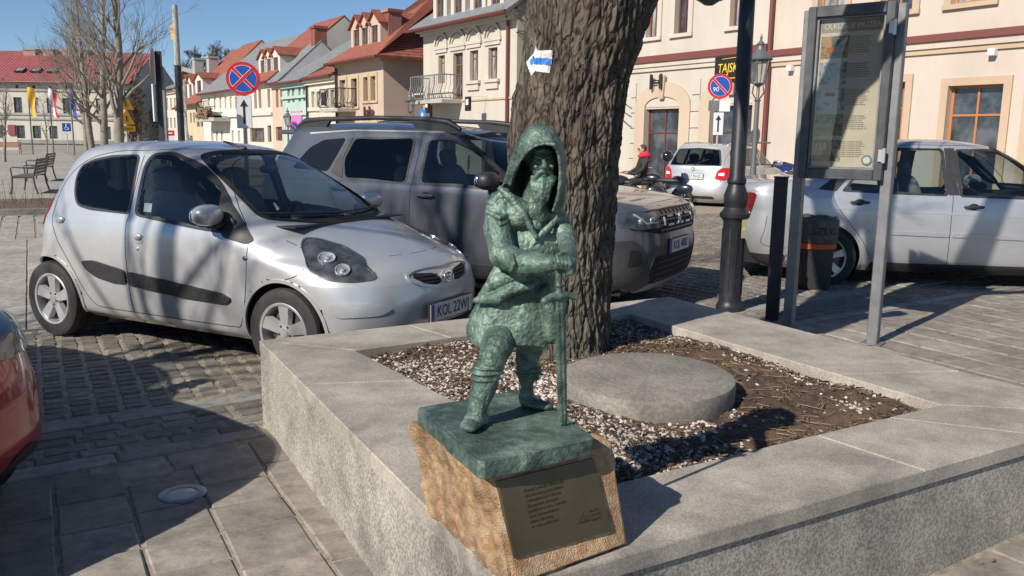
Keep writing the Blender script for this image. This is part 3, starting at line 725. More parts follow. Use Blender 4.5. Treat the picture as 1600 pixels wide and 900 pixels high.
def interior(root, x0, x1, w_, cowl, zd, lhd=True, belt=.85):
    mb = MB(); mb.box((x0, -w_, .2), (x1, w_, .3)); mb.box((x0, -w_, .3), (x0 + .5, w_, belt - .05)); 
    for s_ in (-1, 1): mb.box((x0, s_ * w_, .3), (x1, s_ * (w_ + .02), belt - .06))
    obj('cabin', mb, M_['seat'], root)
    mb = MB(); mb.box((cowl - .45, -w_, .55), (cowl + .2, w_, zd), bev=.04); mb.ell((cowl - .42, .36 if lhd else -.36, zd + .01), (.12, .2, .07), e=.8)
    obj('dashboard', mb, M_['plastic'], root, smooth=50)
    mb = MB(); c = Vector((cowl - .62, .36, zd - .02)); A = Matrix.Rotation(R(-65), 3, 'Y')
    pts = [c + A @ Vector((.175 * math.cos(t), .175 * math.sin(t), 0)) for t in np.linspace(0, 2 * PI, 33)]
    mb.tube(pts, .016, 8, cap=False)
    for t in (0, PI, PI * 1.5): mb.tube([c, c + A @ Vector((.17 * math.cos(t + PI / 2), .17 * math.sin(t + PI / 2), 0))], .018, 6)
    mb.ell(c, (.06, .06, .03), A); obj('steering_wheel', mb, M_['plastic'], root, smooth=50)
def wells(root, sh, arches, depth=.24):
    mb = MB()
    for ax, az, ar in arches:
        for s_ in (-1, 1):
            yo = s_ * (float(sh.y(ax, az + ar * .8)) - .012); yi = yo - s_ * depth
            pts = arc(ax, az, ar + .004, -35, 215, 36)
            vs = [(p[0], float(min(abs(yo), sh.y(p[0], max(p[1], .2)) - .008)) * s_, p[1]) for p in pts] + [(p[0], yi, p[1]) for p in pts]
            mb = MB(); n = len(pts); mb.add(vs, [(i, i + 1, n + i + 1, n + i) for i in range(n - 1)] + [tuple(range(n, 2 * n))]); obj('wheel_well', mb, M_['black'], root)
    return None
def arch_lips(root, sh, arches, m_, wi=0.035, off=0.006, a=(-20, 200), name='wheel_arch'):
    for ax, az, ar in arches:
        for pr in 'RL':
            p = [q for q in arc(ax, az, ar + .004, a[0], a[1], 60) if q[1] > .2]
            b = band(sh, pr, p, wi if pr == 'L' else 0.0, off, closed=False, wo=0 if pr == 'L' else wi)
            obj(name, b, m_, root, smooth=50)
def seams(root, sh, lines, w_=.005):
    mb = MB()
    for proj, pts in lines: band(sh, proj, chaikin(pts, 2, False), w_ / 2, .0012, closed=False, mb=mb, wo=w_ / 2, skirt=.003)
    return obj('panel_gap', mb, M_['seam'], root)
def window(root, sh, proj, poly, gm, name='side_window', frame=.02, fm=None, r=.04, center=None):
    g_ = obj(name, decal(sh, proj, poly, .0015, .01, r=r, center=center), gm, root, smooth=60)
    b = band(sh, proj, poly, 0, .0035, r=r, mb=None)
    mb = MB()
    c = np.array(poly).mean(0); bb = rsmp(corner(poly, r), .02)
    q = c + (bb - c) * np.maximum(.3, (np.linalg.norm(bb - c, axis=1, keepdims=True) - frame) / np.linalg.norm(bb - c, axis=1, keepdims=True)); q2 = c + (bb - c) * (1 + .006 / np.linalg.norm(bb - c, axis=1, keepdims=True))
    V = np.vstack([sh.P(proj, p[:, 0], p[:, 1]) + sh.N(proj, p[:, 0], p[:, 1]) * o_ for p, o_ in ((q2, -.006), (q2, .0035), (q, .0035), (q, -.012))]); n = len(bb)
    mb.add([tuple(v) for v in V], [(k * n + i, k * n + (i + 1) % n, (k + 1) * n + (i + 1) % n, (k + 1) * n + i) for k in range(3) for i in range(n)])
    obj('window_seal', mb, fm or M_['plastic'], g_, smooth=50)
    return g_
def mirror(root, x, y, z, m_, m2, s_, sc=1.0):
    p = sub('door_mirror', root, (x, y, z))
    mb = MB(); mb.ell((0, s_ * .11 * sc, .03), (.075 * sc, .115 * sc, .068 * sc), Matrix.Rotation(R(-10 * s_), 3, 'Z'), 20, 14, e=.8); obj('mirror_housing', mb, m_, p, smooth=60)
    mb = MB(); mb.ell((-.045 * sc, s_ * .11 * sc, .03), (.035 * sc, .10 * sc, .056 * sc), None, 16, 10, e=.7); obj('mirror_glass', mb, M_['chrome'], p, smooth=60)
    mb = MB(); mb.ell((.0, s_ * .02 * sc, -.035), (.045, .06 * sc, .022), Matrix.Rotation(R(-18 * s_), 3, 'X'), e=.7); mb.ell((.02, s_ * -.005, -.03), (.1, .018, .05), None, e=.8)
    obj('mirror_foot', mb, m2, p, smooth=60); return p
def handle(root, sh, x, z, side, m_, kind='bar'):
    y = float(sh.y(x, z)); s_ = -1 if side == 'R' else 1
    mb = MB()
    if kind == 'bar':
        mb.ell((x, s_ * (y + .022), z), (.095, .012, .017), None, 18, 8, e=.7); mb.ell((x + .07, s_ * (y + .01), z), (.02, .022, .014), None, 8, 6); mb.ell((x - .075, s_ * (y + .01), z), (.02, .022, .014), None, 8, 6)
    else:
        mb.ell((x, s_ * (y + .006), z + .012), (.042, .016, .026), None, 18, 10)
    h = obj('handle', mb, m_, root, smooth=50)
    mb = MB(); mb.ell((x, s_ * (y + .001), z - (.012 if kind != 'bar' else 0)), (.05, .004, .034), None, 20, 6); obj('handle_recess', mb, M_['seam'] if kind == 'bar' else m_, root, smooth=60)
    return h
def emblem(root, x, z, kind, tilt=20, y=0.0, front=True, sc=1.0, name='emblem'):
    A = Matrix.Translation((x, y, z)) @ Matrix.Rotation(R(-tilt if front else 180 + tilt), 4, 'Y')
    mb = MB()
    def ring(cy, cz, ry, rz, t):
        pts = [A @ Vector((.006, cy + ry * math.cos(a), cz + rz * math.sin(a))) for a in np.linspace(0, 2 * PI, 37)]; mb.tube(pts, t, 6, cap=False)
    if kind == 'ovals':
        ring(0, 0, .055 * sc, .039 * sc, .0055 * sc); ring(0, .006 * sc, .02 * sc, .03 * sc, .0045 * sc); ring(0, .018 * sc, .04 * sc, .013 * sc, .0045 * sc)
    elif kind == 'round':
        ring(0, 0, .04 * sc, .04 * sc, .006 * sc); mb.tube([A @ Vector((.004, -.02, -.015)), A @ Vector((.004, .02, .02))], .006 * sc, 6); mb.tube([A @ Vector((.004, .02, -.01)), A @ Vector((.004, -.01, .02))], .005 * sc, 6)
    o = obj(name, mb, M_['chrome'], root, smooth=60); return o
def mirrorp(p): return [(-a, b) for a, b in p][::-1]
def finish(root, loc, hd, label, group='cars parked round the square'):
    root.location = loc; root.rotation_euler = (0, 0, R(hd)); tag(root, label, 'car', group)
def under(root, x0, x1, w_, z=.2):
    mb = MB(); mb.box((x0, -w_, z), (x1, w_, z + .05)); obj('underbody', mb, M_['black'], root)
def wipers(root, sh, pts):
    for a, b in pts:
        mb = MB(); P = [Vector(sh.P('F', np.array([a[0] + (b[0] - a[0]) * t]), np.array([a[1] + (b[1] - a[1]) * t]))[0]) if False else Vector(sh.P('F', np.array([a[0] + (b[0] - a[0]) * t]), np.array([a[1] + (b[1] - a[1]) * t]))[0]) + Vector((.015, 0, .012)) for t in np.linspace(0, 1, 8)]
        mb.tube(P, [.012, .01, .009, .007, .006, .006, .006, .005], 6); obj('wiper', mb, M_['plastic'], root, smooth=60)
def city_car(loc, hd):
    root = thing('parked_car', None, 'car')
    sil = paint('silver paint', (0.56, 0.57, 0.575), .45, .36)
    sh = Shape([
        (.18, 3.27, .20, .68, .50, .35, 2.7, 2.6), (.24, 3.34, .11, .755, .55, .35, 2.7, 2.6), (.36, 3.39, .05, .785, .58, .36, 2.6, 2.5), (.48, 3.40, .02, .797, .62, .38, 2.5, 2.4),
        (.58, 3.39, .03, .802, .66, .40, 2.4, 2.4), (.65, 3.35, .045, .805, .72, .42, 2.4, 2.4), (.705, 3.285, .055, .806, .80, .43, 2.4, 2.4), (.76, 3.13, .055, .804, .88, .44, 2.5, 2.4), (.84, 2.89, .07, .798, .86, .45, 2.7, 2.4),
        (.90, 2.69, .09, .785, .72, .46, 2.8, 2.5), (.945, 2.575, .11, .765, .60, .46, 2.7, 2.5), (1.05, 2.385, .16, .727, .52, .46, 2.7, 2.6), (1.20, 2.10, .25, .672, .50, .45, 2.8, 2.8), (1.32, 1.86, .34, .622, .50, .45, 2.8, 3),
        (1.385, 1.70, .42, .585, .50, .45, 2.7, 3), (1.42, 1.56, .52, .535, .45, .40, 2.5, 2.8), (1.445, 1.38, .66, .44, .34, .32, 2.3, 2.5), (1.458, 1.22, .80, .32, .20, .20, 2, 2), (1.465, 1.02, .98, .05, .02, .02, 2, 2)], bow=.025)
    fw_ = [(1.335, .955), (1.315, 1.30), (1.36, 1.375), (1.50, 1.385), (1.74, 1.31), (1.96, 1.195), (2.12, 1.085), (2.22, .985), (2.21, .885), (1.97, .90), (1.59, .935)]
    tri = [(2.02, 1.15), (2.20, 1.025), (2.42, .850), (2.37, .825), (2.18, .86)]
    rw_ = [(.66, 1.07), (.72, .995), (.86, .975), (1.28, .96), (1.262, 1.17), (1.235, 1.365), (.97, 1.352), (.77, 1.32), (.655, 1.275), (.63, 1.19)]
    ws = [(-.625, .975), (-.35, .94), (0, .935), (.35, .94), (.625, .975), (.585, 1.10), (.522, 1.26), (.465, 1.365), (.30, 1.392), (0, 1.40), (-.30, 1.392), (-.465, 1.365), (-.522, 1.26), (-.585, 1.10)]
    rg = [(-.52, 1.02), (.52, 1.02), (.47, 1.30), (.2, 1.34), (-.2, 1.34), (-.47, 1.30)]
    arches = [(.41, .29, .335), (2.66, .29, .335)]
    dr_f = [(1.28, .27), (1.28, 1.40), (1.7, 1.41), (2.3, .93), (2.33, .6), (2.27, .27)]
    dr_r = [(1.28, .27), (1.28, 1.40), (.7, 1.36), (.47, 1.15), (.46, .9), (.6, .66), (.78, .4), (.87, .27)]
    bon = [(2.56, -.64), (2.9, -.63), (3.12, -.5), (3.22, -.3), (3.24, 0), (3.22, .3), (3.12, .5), (2.9, .63), (2.56, .64)]
    car_body(sh, root, sil, [('R', fw_), ('L', fw_), ('R', rw_), ('L', rw_), ('F', ws), ('B', rg)], arches,
             [('door', 'R', dr_f), ('door', 'R', dr_r), ('door', 'L', dr_f), ('door', 'L', dr_r), ('bonnet', 'T', bon), ('front_bumper', 'F', [(-.9, .15), (.9, .15), (.9, .60), (-.9, .60)])])
    for s_ in 'RL':
        window(root, sh, s_, fw_, M_['glass'], frame=.022, r=.06); window(root, sh, s_, rw_, M_['tint'], frame=.012, r=.045)
        obj('mirror_panel', decal(sh, s_, tri, .005, .01, r=.03), M_['plastic'], root, smooth=50)
        obj('side_moulding', decal(sh, s_, [(.80, .605), (.93, .618), (1.262, .570), (1.262, .475), (1.12, .473), (.945, .500), (.85, .545)], .014, .02, r=.03), M_['plastic'], root, smooth=50)
        obj('side_moulding', decal(sh, s_, [(1.288, .567), (2.18, .497), (2.25, .465), (2.20, .425), (1.80, .432), (1.288, .470)], .014, .02, r=.03), M_['plastic'], root, smooth=50)
        handle(root, sh, 1.41, .805, s_, sil, 'oval'); handle(root, sh, .583, .876, s_, sil, 'oval')
        sg = -1 if s_ == 'R' else 1
        mb = MB(); mb.ell((1.40, sg * (float(sh.y(1.40, .735)) + .001), .733), (.014, .006, .014)); obj('key_lock', mb, M_['alloy'], root, smooth=60)
        mb = MB(); mb.ell((2.38, sg * (float(sh.y(2.38, .74)) + .001), .74), (.022, .006, .015)); obj('indicator', mb, M_['lampdark'], root, smooth=60)
        hl = [(2.66, .868), (2.74, .856), (2.89, .815), (3.07, .745), (3.19, .675), (3.215, .64), (3.12, .628), (2.99, .638), (2.895, .665), (2.84, .705), (2.77, .765), (2.70, .825)]
        h_ = obj('headlight', decal(sh, s_, hl, .002, .012, r=.03, center=(2.94, .73)), M_['lampdark'], root, smooth=50); obj('headlight_rim', band(sh, s_, hl, .010, .006, r=.03), M_['lampdark'], h_)
        for cx, cz, rr in ((2.895, .755, .054), (3.035, .695, .046)):
            c = sh.P(s_, np.array([cx]), np.array([cz]))[0]; N = sh.N(s_, np.array([cx]), np.array([cz]))[0]; q = Vector(N).to_track_quat('Z', 'Y').to_matrix().to_4x4()
            mb = MB(); mb.lathe([(rr, .0), (rr, .016), (rr * .93, .016), (rr * .8, .006), (rr * .35, .003), (rr * .3, .012), (.0001, .016)], 28, Matrix.Translation(c) @ q); obj('reflector', mb, M_['refl'], h_, smooth=40)
        obj('lens', decal(sh, s_, hl, .013, .014, r=.03, center=(2.94, .73)), M_['lens'], h_, smooth=50)
        obj('tail_lamp', decal(sh, s_, [(.135, .80), (.30, .83), (.34, .93), (.29, 1.06), (.20, 1.04)], .008, .02, r=.04), M_['redlens'], root, smooth=60)
        ft = [(-1, 1)[s_ == 'L'] * k for k in (.50, .70)]
        band(sh, s_, [(3.08, .40), (3.30, .40), (3.335, .345), (3.30, .315), (3.10, .315), (3.06, .355)], 0, .002, r=.03)
        pad = [(3.01, .505), (3.24, .500), (3.31, .465), (3.27, .425), (3.06, .415), (3.0, .455)]
        mb = band(sh, s_, pad, .004, .0015, r=.03); obj('bumper_gap', mb, M_['seam'], root); obj('bumper_pad', decal(sh, s_, pad, .008, .01, r=.03), sil, root, smooth=60)
    window(root, sh, 'F', ws, M_['wglass'], 'windscreen', .026, M_['black'], r=.06, center=(0, 1.14)); window(root, sh, 'B', rg, M_['tint'], 'rear_window', .03, r=.06)
    gr = [(.075, .605), (.13, .640), (.30, .655), (.325, .63), (.24, .585), (.13, .565), (.08, .575)]
    for g_ in (gr, mirrorp(gr)):
        obj('grille', decal(sh, 'F', g_, .002, .01, r=.015), M_['black'], root); mb = MB()
        for k in range(3): band(sh, 'F', [(g_[0][0] + (.02 if g_ is gr else -.02) if k else g_[0][0], .585 + k * .022), ((.24 + .03 * k) * (1 if g_ is gr else -1), .592 + k * .02)], .003, .006, closed=False, mb=mb, wo=.003)
        obj('grille_bar', mb, M_['plastic'], root)
    oval = [(.36 * math.cos(t), .605 + .062 * math.sin(t) + .03 * abs(math.cos(t))) for t in np.linspace(0, 2 * PI, 24)[:-1]]
    obj('grille_surround', band(sh, 'F', oval, .016, .009, r=.02, wo=.004), sil, root, smooth=60)
    mb = MB(); bx = float(sh.xf(0, .605)); mb.ell((bx - .004, 0, .606), (.014, .075, .05), None, 24, 12); obj('emblem_base', mb, sil, root, smooth=60)
    emblem(root, bx + .012, .606, 'ovals', 18, sc=.95)
    obj('lower_intake', decal(sh, 'F', [(-.52, .215), (-.46, .30), (.46, .30), (.52, .215)], .003, .02, r=.03), M_['black'], root)
    number_plate(root, 3.42, .395, 'KOL 22WJ')
    number_plate(root, -.01, .50, 'KOL 22WJ', front=False)
    wells(root, sh, arches); arch_lips(root, sh, arches, sil, .022, .008)
    for i, (ax, az, _) in enumerate(arches):
        for s_ in (-1, 1): make_wheel(root, ax, s_ * .705, .285, s_, spokes=5, fat=.034)
    interior(root, .55, 2.35, .62, 2.32, .86)
    for x in (1.55, .72):
        for y in (-.34, .34): seat(root, x, y)
    mb = MB(); mb.ell((1.86, 0, 1.27), (.02, .10, .035)); obj('rear_view_mirror', mb, M_['plastic'], root, smooth=60)
    mirror(root, 2.13, -.745, .975, sil, M_['plastic'], -1); mirror(root, 2.13, .745, .975, sil, M_['plastic'], 1)
    seams(root, sh, [(p, q) for p in 'RL' for q in ([(1.28, .275), (1.275, .7), (1.28, .97), (1.28, 1.36)], [(1.28, 1.395), (1.0, 1.39), (.7, 1.33), (.48, 1.16), (.45, .96), (.52, .76), (.66, .58), (.76, .42), (.86, .29), (.95, .272), (1.28, .272)],
                       [(1.28, 1.395), (1.6, 1.415), (1.75, 1.38), (2.05, 1.17), (2.36, .90), (2.40, .80), (2.37, .5), (2.30, .28), (2.24, .272), (1.28, .272)])] +
          [('T', [(2.60, -.66), (2.85, -.64), (3.0, -.54), (3.09, -.40), (3.15, -.2), (3.165, 0), (3.15, .2), (3.09, .40), (3.0, .54), (2.85, .64), (2.60, .66)]),
           ('R', [(2.82, .70), (2.78, .655), (2.70, .63)]), ('L', [(2.82, .70), (2.78, .655), (2.70, .63)])])
    mb = MB(); mb.box((2.44, -.60, .925), (2.62, .60, .935)); obj('scuttle_panel', mb, M_['plastic'], root)
    wipers(root, sh, [((.52, .985), (-.10, .975)), ((-.05, .975), (-.60, 1.00))])
    mb = MB(); mb.tube([(1.58, 0, 1.415), (1.50, 0, 1.445), (1.42, 0, 1.462)], [.012, .012, .006], 8); mb.ell((1.60, 0, 1.415), (.05, .022, .018)); obj('aerial', mb, M_['plastic'], root, smooth=60)
    under(root, .3, 3.1, .66)
    mb = MB(); mb.box((.0, -.004, 0), (.075, .0, .06)); o = obj('window_sticker', mb, M_['white'], root, loc=(1.38, -float(sh.y(1.38, 1.02)) + .02, .98), rot=(R(-12), 0, 0))
    finish(root, loc, hd, 'small silver five-door hatchback with black side mouldings and plate KOL 22WJ', None)
    return root
def suv(loc, hd):
    root = thing('parked_car', None, 'car')
    pm = paint('shade-darkened grey paint', (0.098, 0.107, 0.128), .35, .34)  # body colour darkened to stand in for shadow falling on this car
    clad = mat('grey cladding', (.03, .031, .034), .6, col2=(.042, .042, .045), scale=60)
    sh = Shape([
        (.26, 4.20, .22, .80, .45, .35, 3.2, 3), (.34, 4.29, .12, .865, .45, .33, 3.2, 3), (.48, 4.325, .05, .90, .45, .33, 3.2, 3), (.62, 4.34, .0, .905, .46, .33, 3.2, 3), (.76, 4.33, .01, .905, .47, .33, 3.3, 3.2),
        (.88, 4.31, .04, .903, .50, .34, 3.6, 3.2), (.96, 4.24, .06, .90, .55, .34, 3.8, 3.4), (1.01, 4.10, .07, .895, .62, .35, 4, 3.4), (1.05, 3.85, .08, .888, .75, .36, 4, 3.4), (1.085, 3.50, .09, .875, .72, .37, 3.6, 3.4), (1.11, 3.32, .10, .86, .62, .37, 3.4, 3.4),
        (1.22, 3.12, .16, .82, .55, .38, 3.2, 3.4), (1.38, 2.86, .26, .755, .52, .38, 3.2, 3.4), (1.50, 2.64, .33, .71, .52, .38, 3, 3.4), (1.565, 2.48, .36, .68, .52, .36, 2.9, 3.2), (1.605, 2.28, .42, .62, .5, .34, 2.6, 3), (1.635, 2.0, .6, .50, .4, .3, 2.3, 2.6), (1.655, 1.7, .95, .32, .2, .2, 2, 2), (1.66, 1.35, 1.28, .05, .02, .02, 2, 2)], bow=.02)
    fw_ = [(2.17, 1.10), (2.17, 1.50), (2.40, 1.505), (2.62, 1.44), (2.92, 1.25), (3.10, 1.08)]
    tri = [(2.95, 1.22), (3.2, 1.08), (3.2, 1.03), (2.9, 1.04)]
    rw_ = [(1.30, 1.12), (1.24, 1.30), (1.32, 1.505), (2.03, 1.51), (2.03, 1.10)]
    qw = [(.62, 1.20), (.78, 1.40), (.95, 1.48), (1.22, 1.50), (1.08, 1.18)]
    ws = [(-.76, 1.13), (0, 1.12), (.76, 1.13), (.73, 1.25), (.65, 1.45), (.61, 1.53), (0, 1.57), (-.61, 1.53), (-.65, 1.45), (-.73, 1.25)]
    arches = [(.86, .345, .40), (3.52, .345, .40)]
    lowb = [(-1, .2), (1, .2), (1, .44), (-1, .44)]
    clf = [(4.0, .2), (4.45, .2), (4.45, .60), (4.2, .62), (4.02, .74), (3.9, .62), (3.93, .3)]
    car_body(sh, root, pm, [('R', fw_), ('L', fw_), ('R', rw_), ('L', rw_), ('F', ws)], arches,
             [('door', 'R', [(2.10, .45), (2.10, 1.6), (2.6, 1.6), (3.15, 1.1), (3.2, .6), (3.05, .45)]), ('door', 'R', [(2.10, .45), (2.10, 1.6), (1.2, 1.58), (1.1, 1.1), (1.3, .7), (1.25, .45)]), ('bonnet', 'T', [(3.35, -.7), (4.2, -.72), (4.25, 0), (4.2, .72), (3.35, .7)])])
    for s_ in 'RL':
        window(root, sh, s_, fw_, M_['glass'], frame=.022, r=.05); window(root, sh, s_, rw_, M_['tint'], frame=.015, r=.05)
        obj('quarter_window', decal(sh, s_, qw, .004, .01, r=.04), mat('quarter glass', (.01, .011, .014), .08), root, smooth=60)
        obj('pillar_panel', decal(sh, s_, [(1.12, 1.17), (1.25, 1.50), (1.31, 1.51), (1.23, 1.30), (1.28, 1.12)], .006, .01, r=.02), M_['plastic'], root)
        obj('mirror_panel', decal(sh, s_, tri, .005, .01, r=.02), M_['plastic'], root)
        obj('roof_trim', band(sh, s_, [(.75, 1.545), (1.3, 1.575), (2.4, 1.565), (2.75, 1.46), (3.15, 1.17), (3.28, 1.09)], .014, .006, closed=False, r=.05, wo=.004), M_['alloy'], root)
        handle(root, sh, 2.27, 1.0, s_, pm); handle(root, sh, 1.27, 1.03, s_, M_['plastic'])
        obj('sill_cladding', decal(sh, s_, [(1.24, .30), (1.28, .44), (3.12, .42), (3.14, .30)], .018, .03, r=.03), clad, root, smooth=40)
    arch_lips(root, sh, arches, clad, .075, .018, a=(-8, 188), name='arch_cladding')
    window(root, sh, 'F', ws, M_['wglass'], 'windscreen', .04, M_['black'], r=.05, center=(0, 1.33))
    # front face
    obj('grille', decal(sh, 'F', [(-.80, .80), (-.80, .92), (-.50, .945), (.50, .945), (.80, .92), (.80, .80), (.45, .745), (-.45, .745)], .004, .02, r=.03), M_['black'], root, smooth=50)
    mb = MB()
    for k in range(4): band(sh, 'F', [(-.44, .775 + k * .04), (.44, .775 + k * .04)], .006, .012, closed=False, mb=mb, wo=.006)
    for k in range(9): band(sh, 'F', [(-.40 + k * .1, .76), (-.40 + k * .1, .93)], .004, .010, closed=False, mb=mb, wo=.004)
    obj('grille_bar', mb, M_['darkalloy'], root)
    mb = MB()
    for q in ([(.10, .88), (.025, .88), (.025, .81), (.10, .81)], [(-.10, .88), (-.025, .88), (-.025, .81), (-.10, .81)], [(-.03, .845), (.03, .845)], [(.16, .88), (.30, .88)], [(.16, .81), (.30, .81)], [(-.16, .88), (-.30, .88)], [(-.16, .81), (-.30, .81)], [(.36, .88), (.36, .81)], [(-.36, .88), (-.36, .81)]):
        band(sh, 'F', q, .009, .024, closed=False, mb=mb, wo=.009, skirt=.0)
    obj('grille_emblem', mb, M_['alloy'], root)
    for s_ in (-1, 1):
        hl = [(.46 * s_, .80), (.46 * s_, .925), (.70 * s_, .93), (.845 * s_, .925), (.86 * s_, .83), (.74 * s_, .80)]
        if s_ < 0: hl = hl[::-1]
        h_ = obj('headlight', decal(sh, 'F', hl, .007, .015, r=.02), M_['lampdark'], root, smooth=50)
        for yy in (.56, .70):
            x = float(sh.xf(yy, .865)); mb = MB(); mb.ell((x + .002, yy * s_, .865), (.018, .045, .028), None, 16, 8, e=.7); obj('reflector', mb, M_['refl'], h_, smooth=40)
        mb = band(sh, 'F', [(.50 * s_, .845), (.66 * s_, .845), (.76 * s_, .915)] if s_ > 0 else [(.76 * s_, .915), (.66 * s_, .845), (.50 * s_, .845)], .006, .022, closed=False, wo=.006); obj('light_strip', mb, M_['white'], h_)
        obj('lens', decal(sh, 'F', hl, .026, .02, r=.02), M_['lens'], h_, smooth=50)
        cl = [(.52 * s_, .30), (.60 * s_, .50), (.70 * s_, .66), (.78 * s_, .72), (.885 * s_, .70), (.888 * s_, .32)]
        if s_ < 0: cl = cl[::-1]
        obj('corner_cladding', decal(sh, 'F', cl, .012, .02, r=.03), clad, root, smooth=50)
        ci = [(.70 * s_, .52), (.72 * s_, .63), (.80 * s_, .64), (.81 * s_, .50)]
        if s_ < 0: ci = ci[::-1]
        obj('corner_vent', decal(sh, 'F', ci, .016, .0, r=.015), M_['black'], root)
    obj('lower_intake', decal(sh, 'F', [(-.56, .36), (-.50, .56), (.50, .56), (.56, .36), (.45, .31), (-.45, .31)], .006, .02, r=.03), M_['black'], root)
    mb = MB()
    for k in range(4): band(sh, 'F', [(-.48, .36 + k * .05), (.48, .36 + k * .05)], .006, .014, closed=False, mb=mb, wo=.006)
    obj('intake_bar', mb, clad, root)
    obj('skid_plate', decal(sh, 'F', [(-.62, .265), (-.55, .335), (.55, .335), (.62, .265)], .02, .02, r=.02), mat('skid grey', (.22, .22, .23), .5), root, smooth=50)
    number_plate(root, 4.352, .625, 'KOL 4083')
    wells(root, sh, arches)
    for ax, az, _ in arches:
        for s_ in (-1, 1): make_wheel(root, ax, s_ * .78, .342, s_, M_['darkalloy'], 5, .20, .045)
    interior(root, .9, 3.15, .70, 3.05, 1.02, belt=1.0)
    for x in (2.05, 1.25):
        for y in (-.38, .38): o = seat(root, x, y); o.location.z = .14
    mirror(root, 2.98, -.88, 1.13, M_['plastic'], M_['plastic'], -1, 1.15); mirror(root, 2.98, .88, 1.13, M_['plastic'], M_['plastic'], 1, 1.15)
    for s_ in (-1, 1):
        mb = MB(); y = .60
        mb.tube([(.50, s_ * .60, 1.60), (.62, s_ * .60, 1.665), (.85, s_ * .60, 1.68), (1.5, s_ * .60, 1.695), (2.1, s_ * .60, 1.68), (2.32, s_ * .60, 1.655), (2.45, s_ * .60, 1.59)], [.02, .03, .025, .022, .025, .032, .02], 10)
        mb.prism([(.45, 1.56), (.60, 1.645), (.95, 1.68), (.85, 1.56)], lambda u, v, w2: (u, w2, v), s_ * .60 - .018, s_ * .60 + .018); mb.prism([(2.5, 1.55), (2.32, 1.635), (1.9, 1.68), (2.0, 1.56)], lambda u, v, w2: (u, w2, v), s_ * .60 - .018, s_ * .60 + .018)
        obj('roof_rail', mb, M_['plastic'], root, smooth=50)
    mb = MB(); mb.box((.27, -.60, 1.53), (.55, .60, 1.575), bev=.012); obj('rear_spoiler', mb, pm, root, smooth=50)
    mb = MB(); mb.prism([(1.70, 1.648), (1.60, 1.70), (1.53, 1.71), (1.50, 1.655)], lambda u, v, w2: (u, w2, v), -.012, .012); obj('aerial', mb, M_['plastic'], root)
    seams(root, sh, [(p, q) for p in 'RL' for q in ([(2.10, .45), (2.09, .8), (2.10, 1.1), (2.10, 1.55)], [(3.1, 1.13), (3.17, .9), (3.12, .6), (3.05, .46)], [(1.12, 1.13), (1.17, .95), (1.3, .75), (1.3, .46)])] +
          [('T', [(3.40, -.77), (3.9, -.76), (4.14, -.70), (4.22, -.4), (4.235, 0), (4.22, .4), (4.14, .70), (3.9, .76), (3.40, .77)])])
    mb = MB(); mb.box((3.1, -.6, 1.10), (3.36, .6, 1.108)); obj('scuttle_panel', mb, M_['plastic'], root)
    wipers(root, sh, [((.6, 1.16), (-.05, 1.15)), ((-.02, 1.15), (-.62, 1.17))])
    under(root, .4, 4.0, .78, .24)
    mb = MB(); mb.box((.2, -.75, .24), (4.1, .75, .5)); obj('chassis', mb, M_['black'], root)
    finish(root, loc, hd, 'grey off-road wagon with roof rails and dark cladding behind the tree trunk', None)
    return root
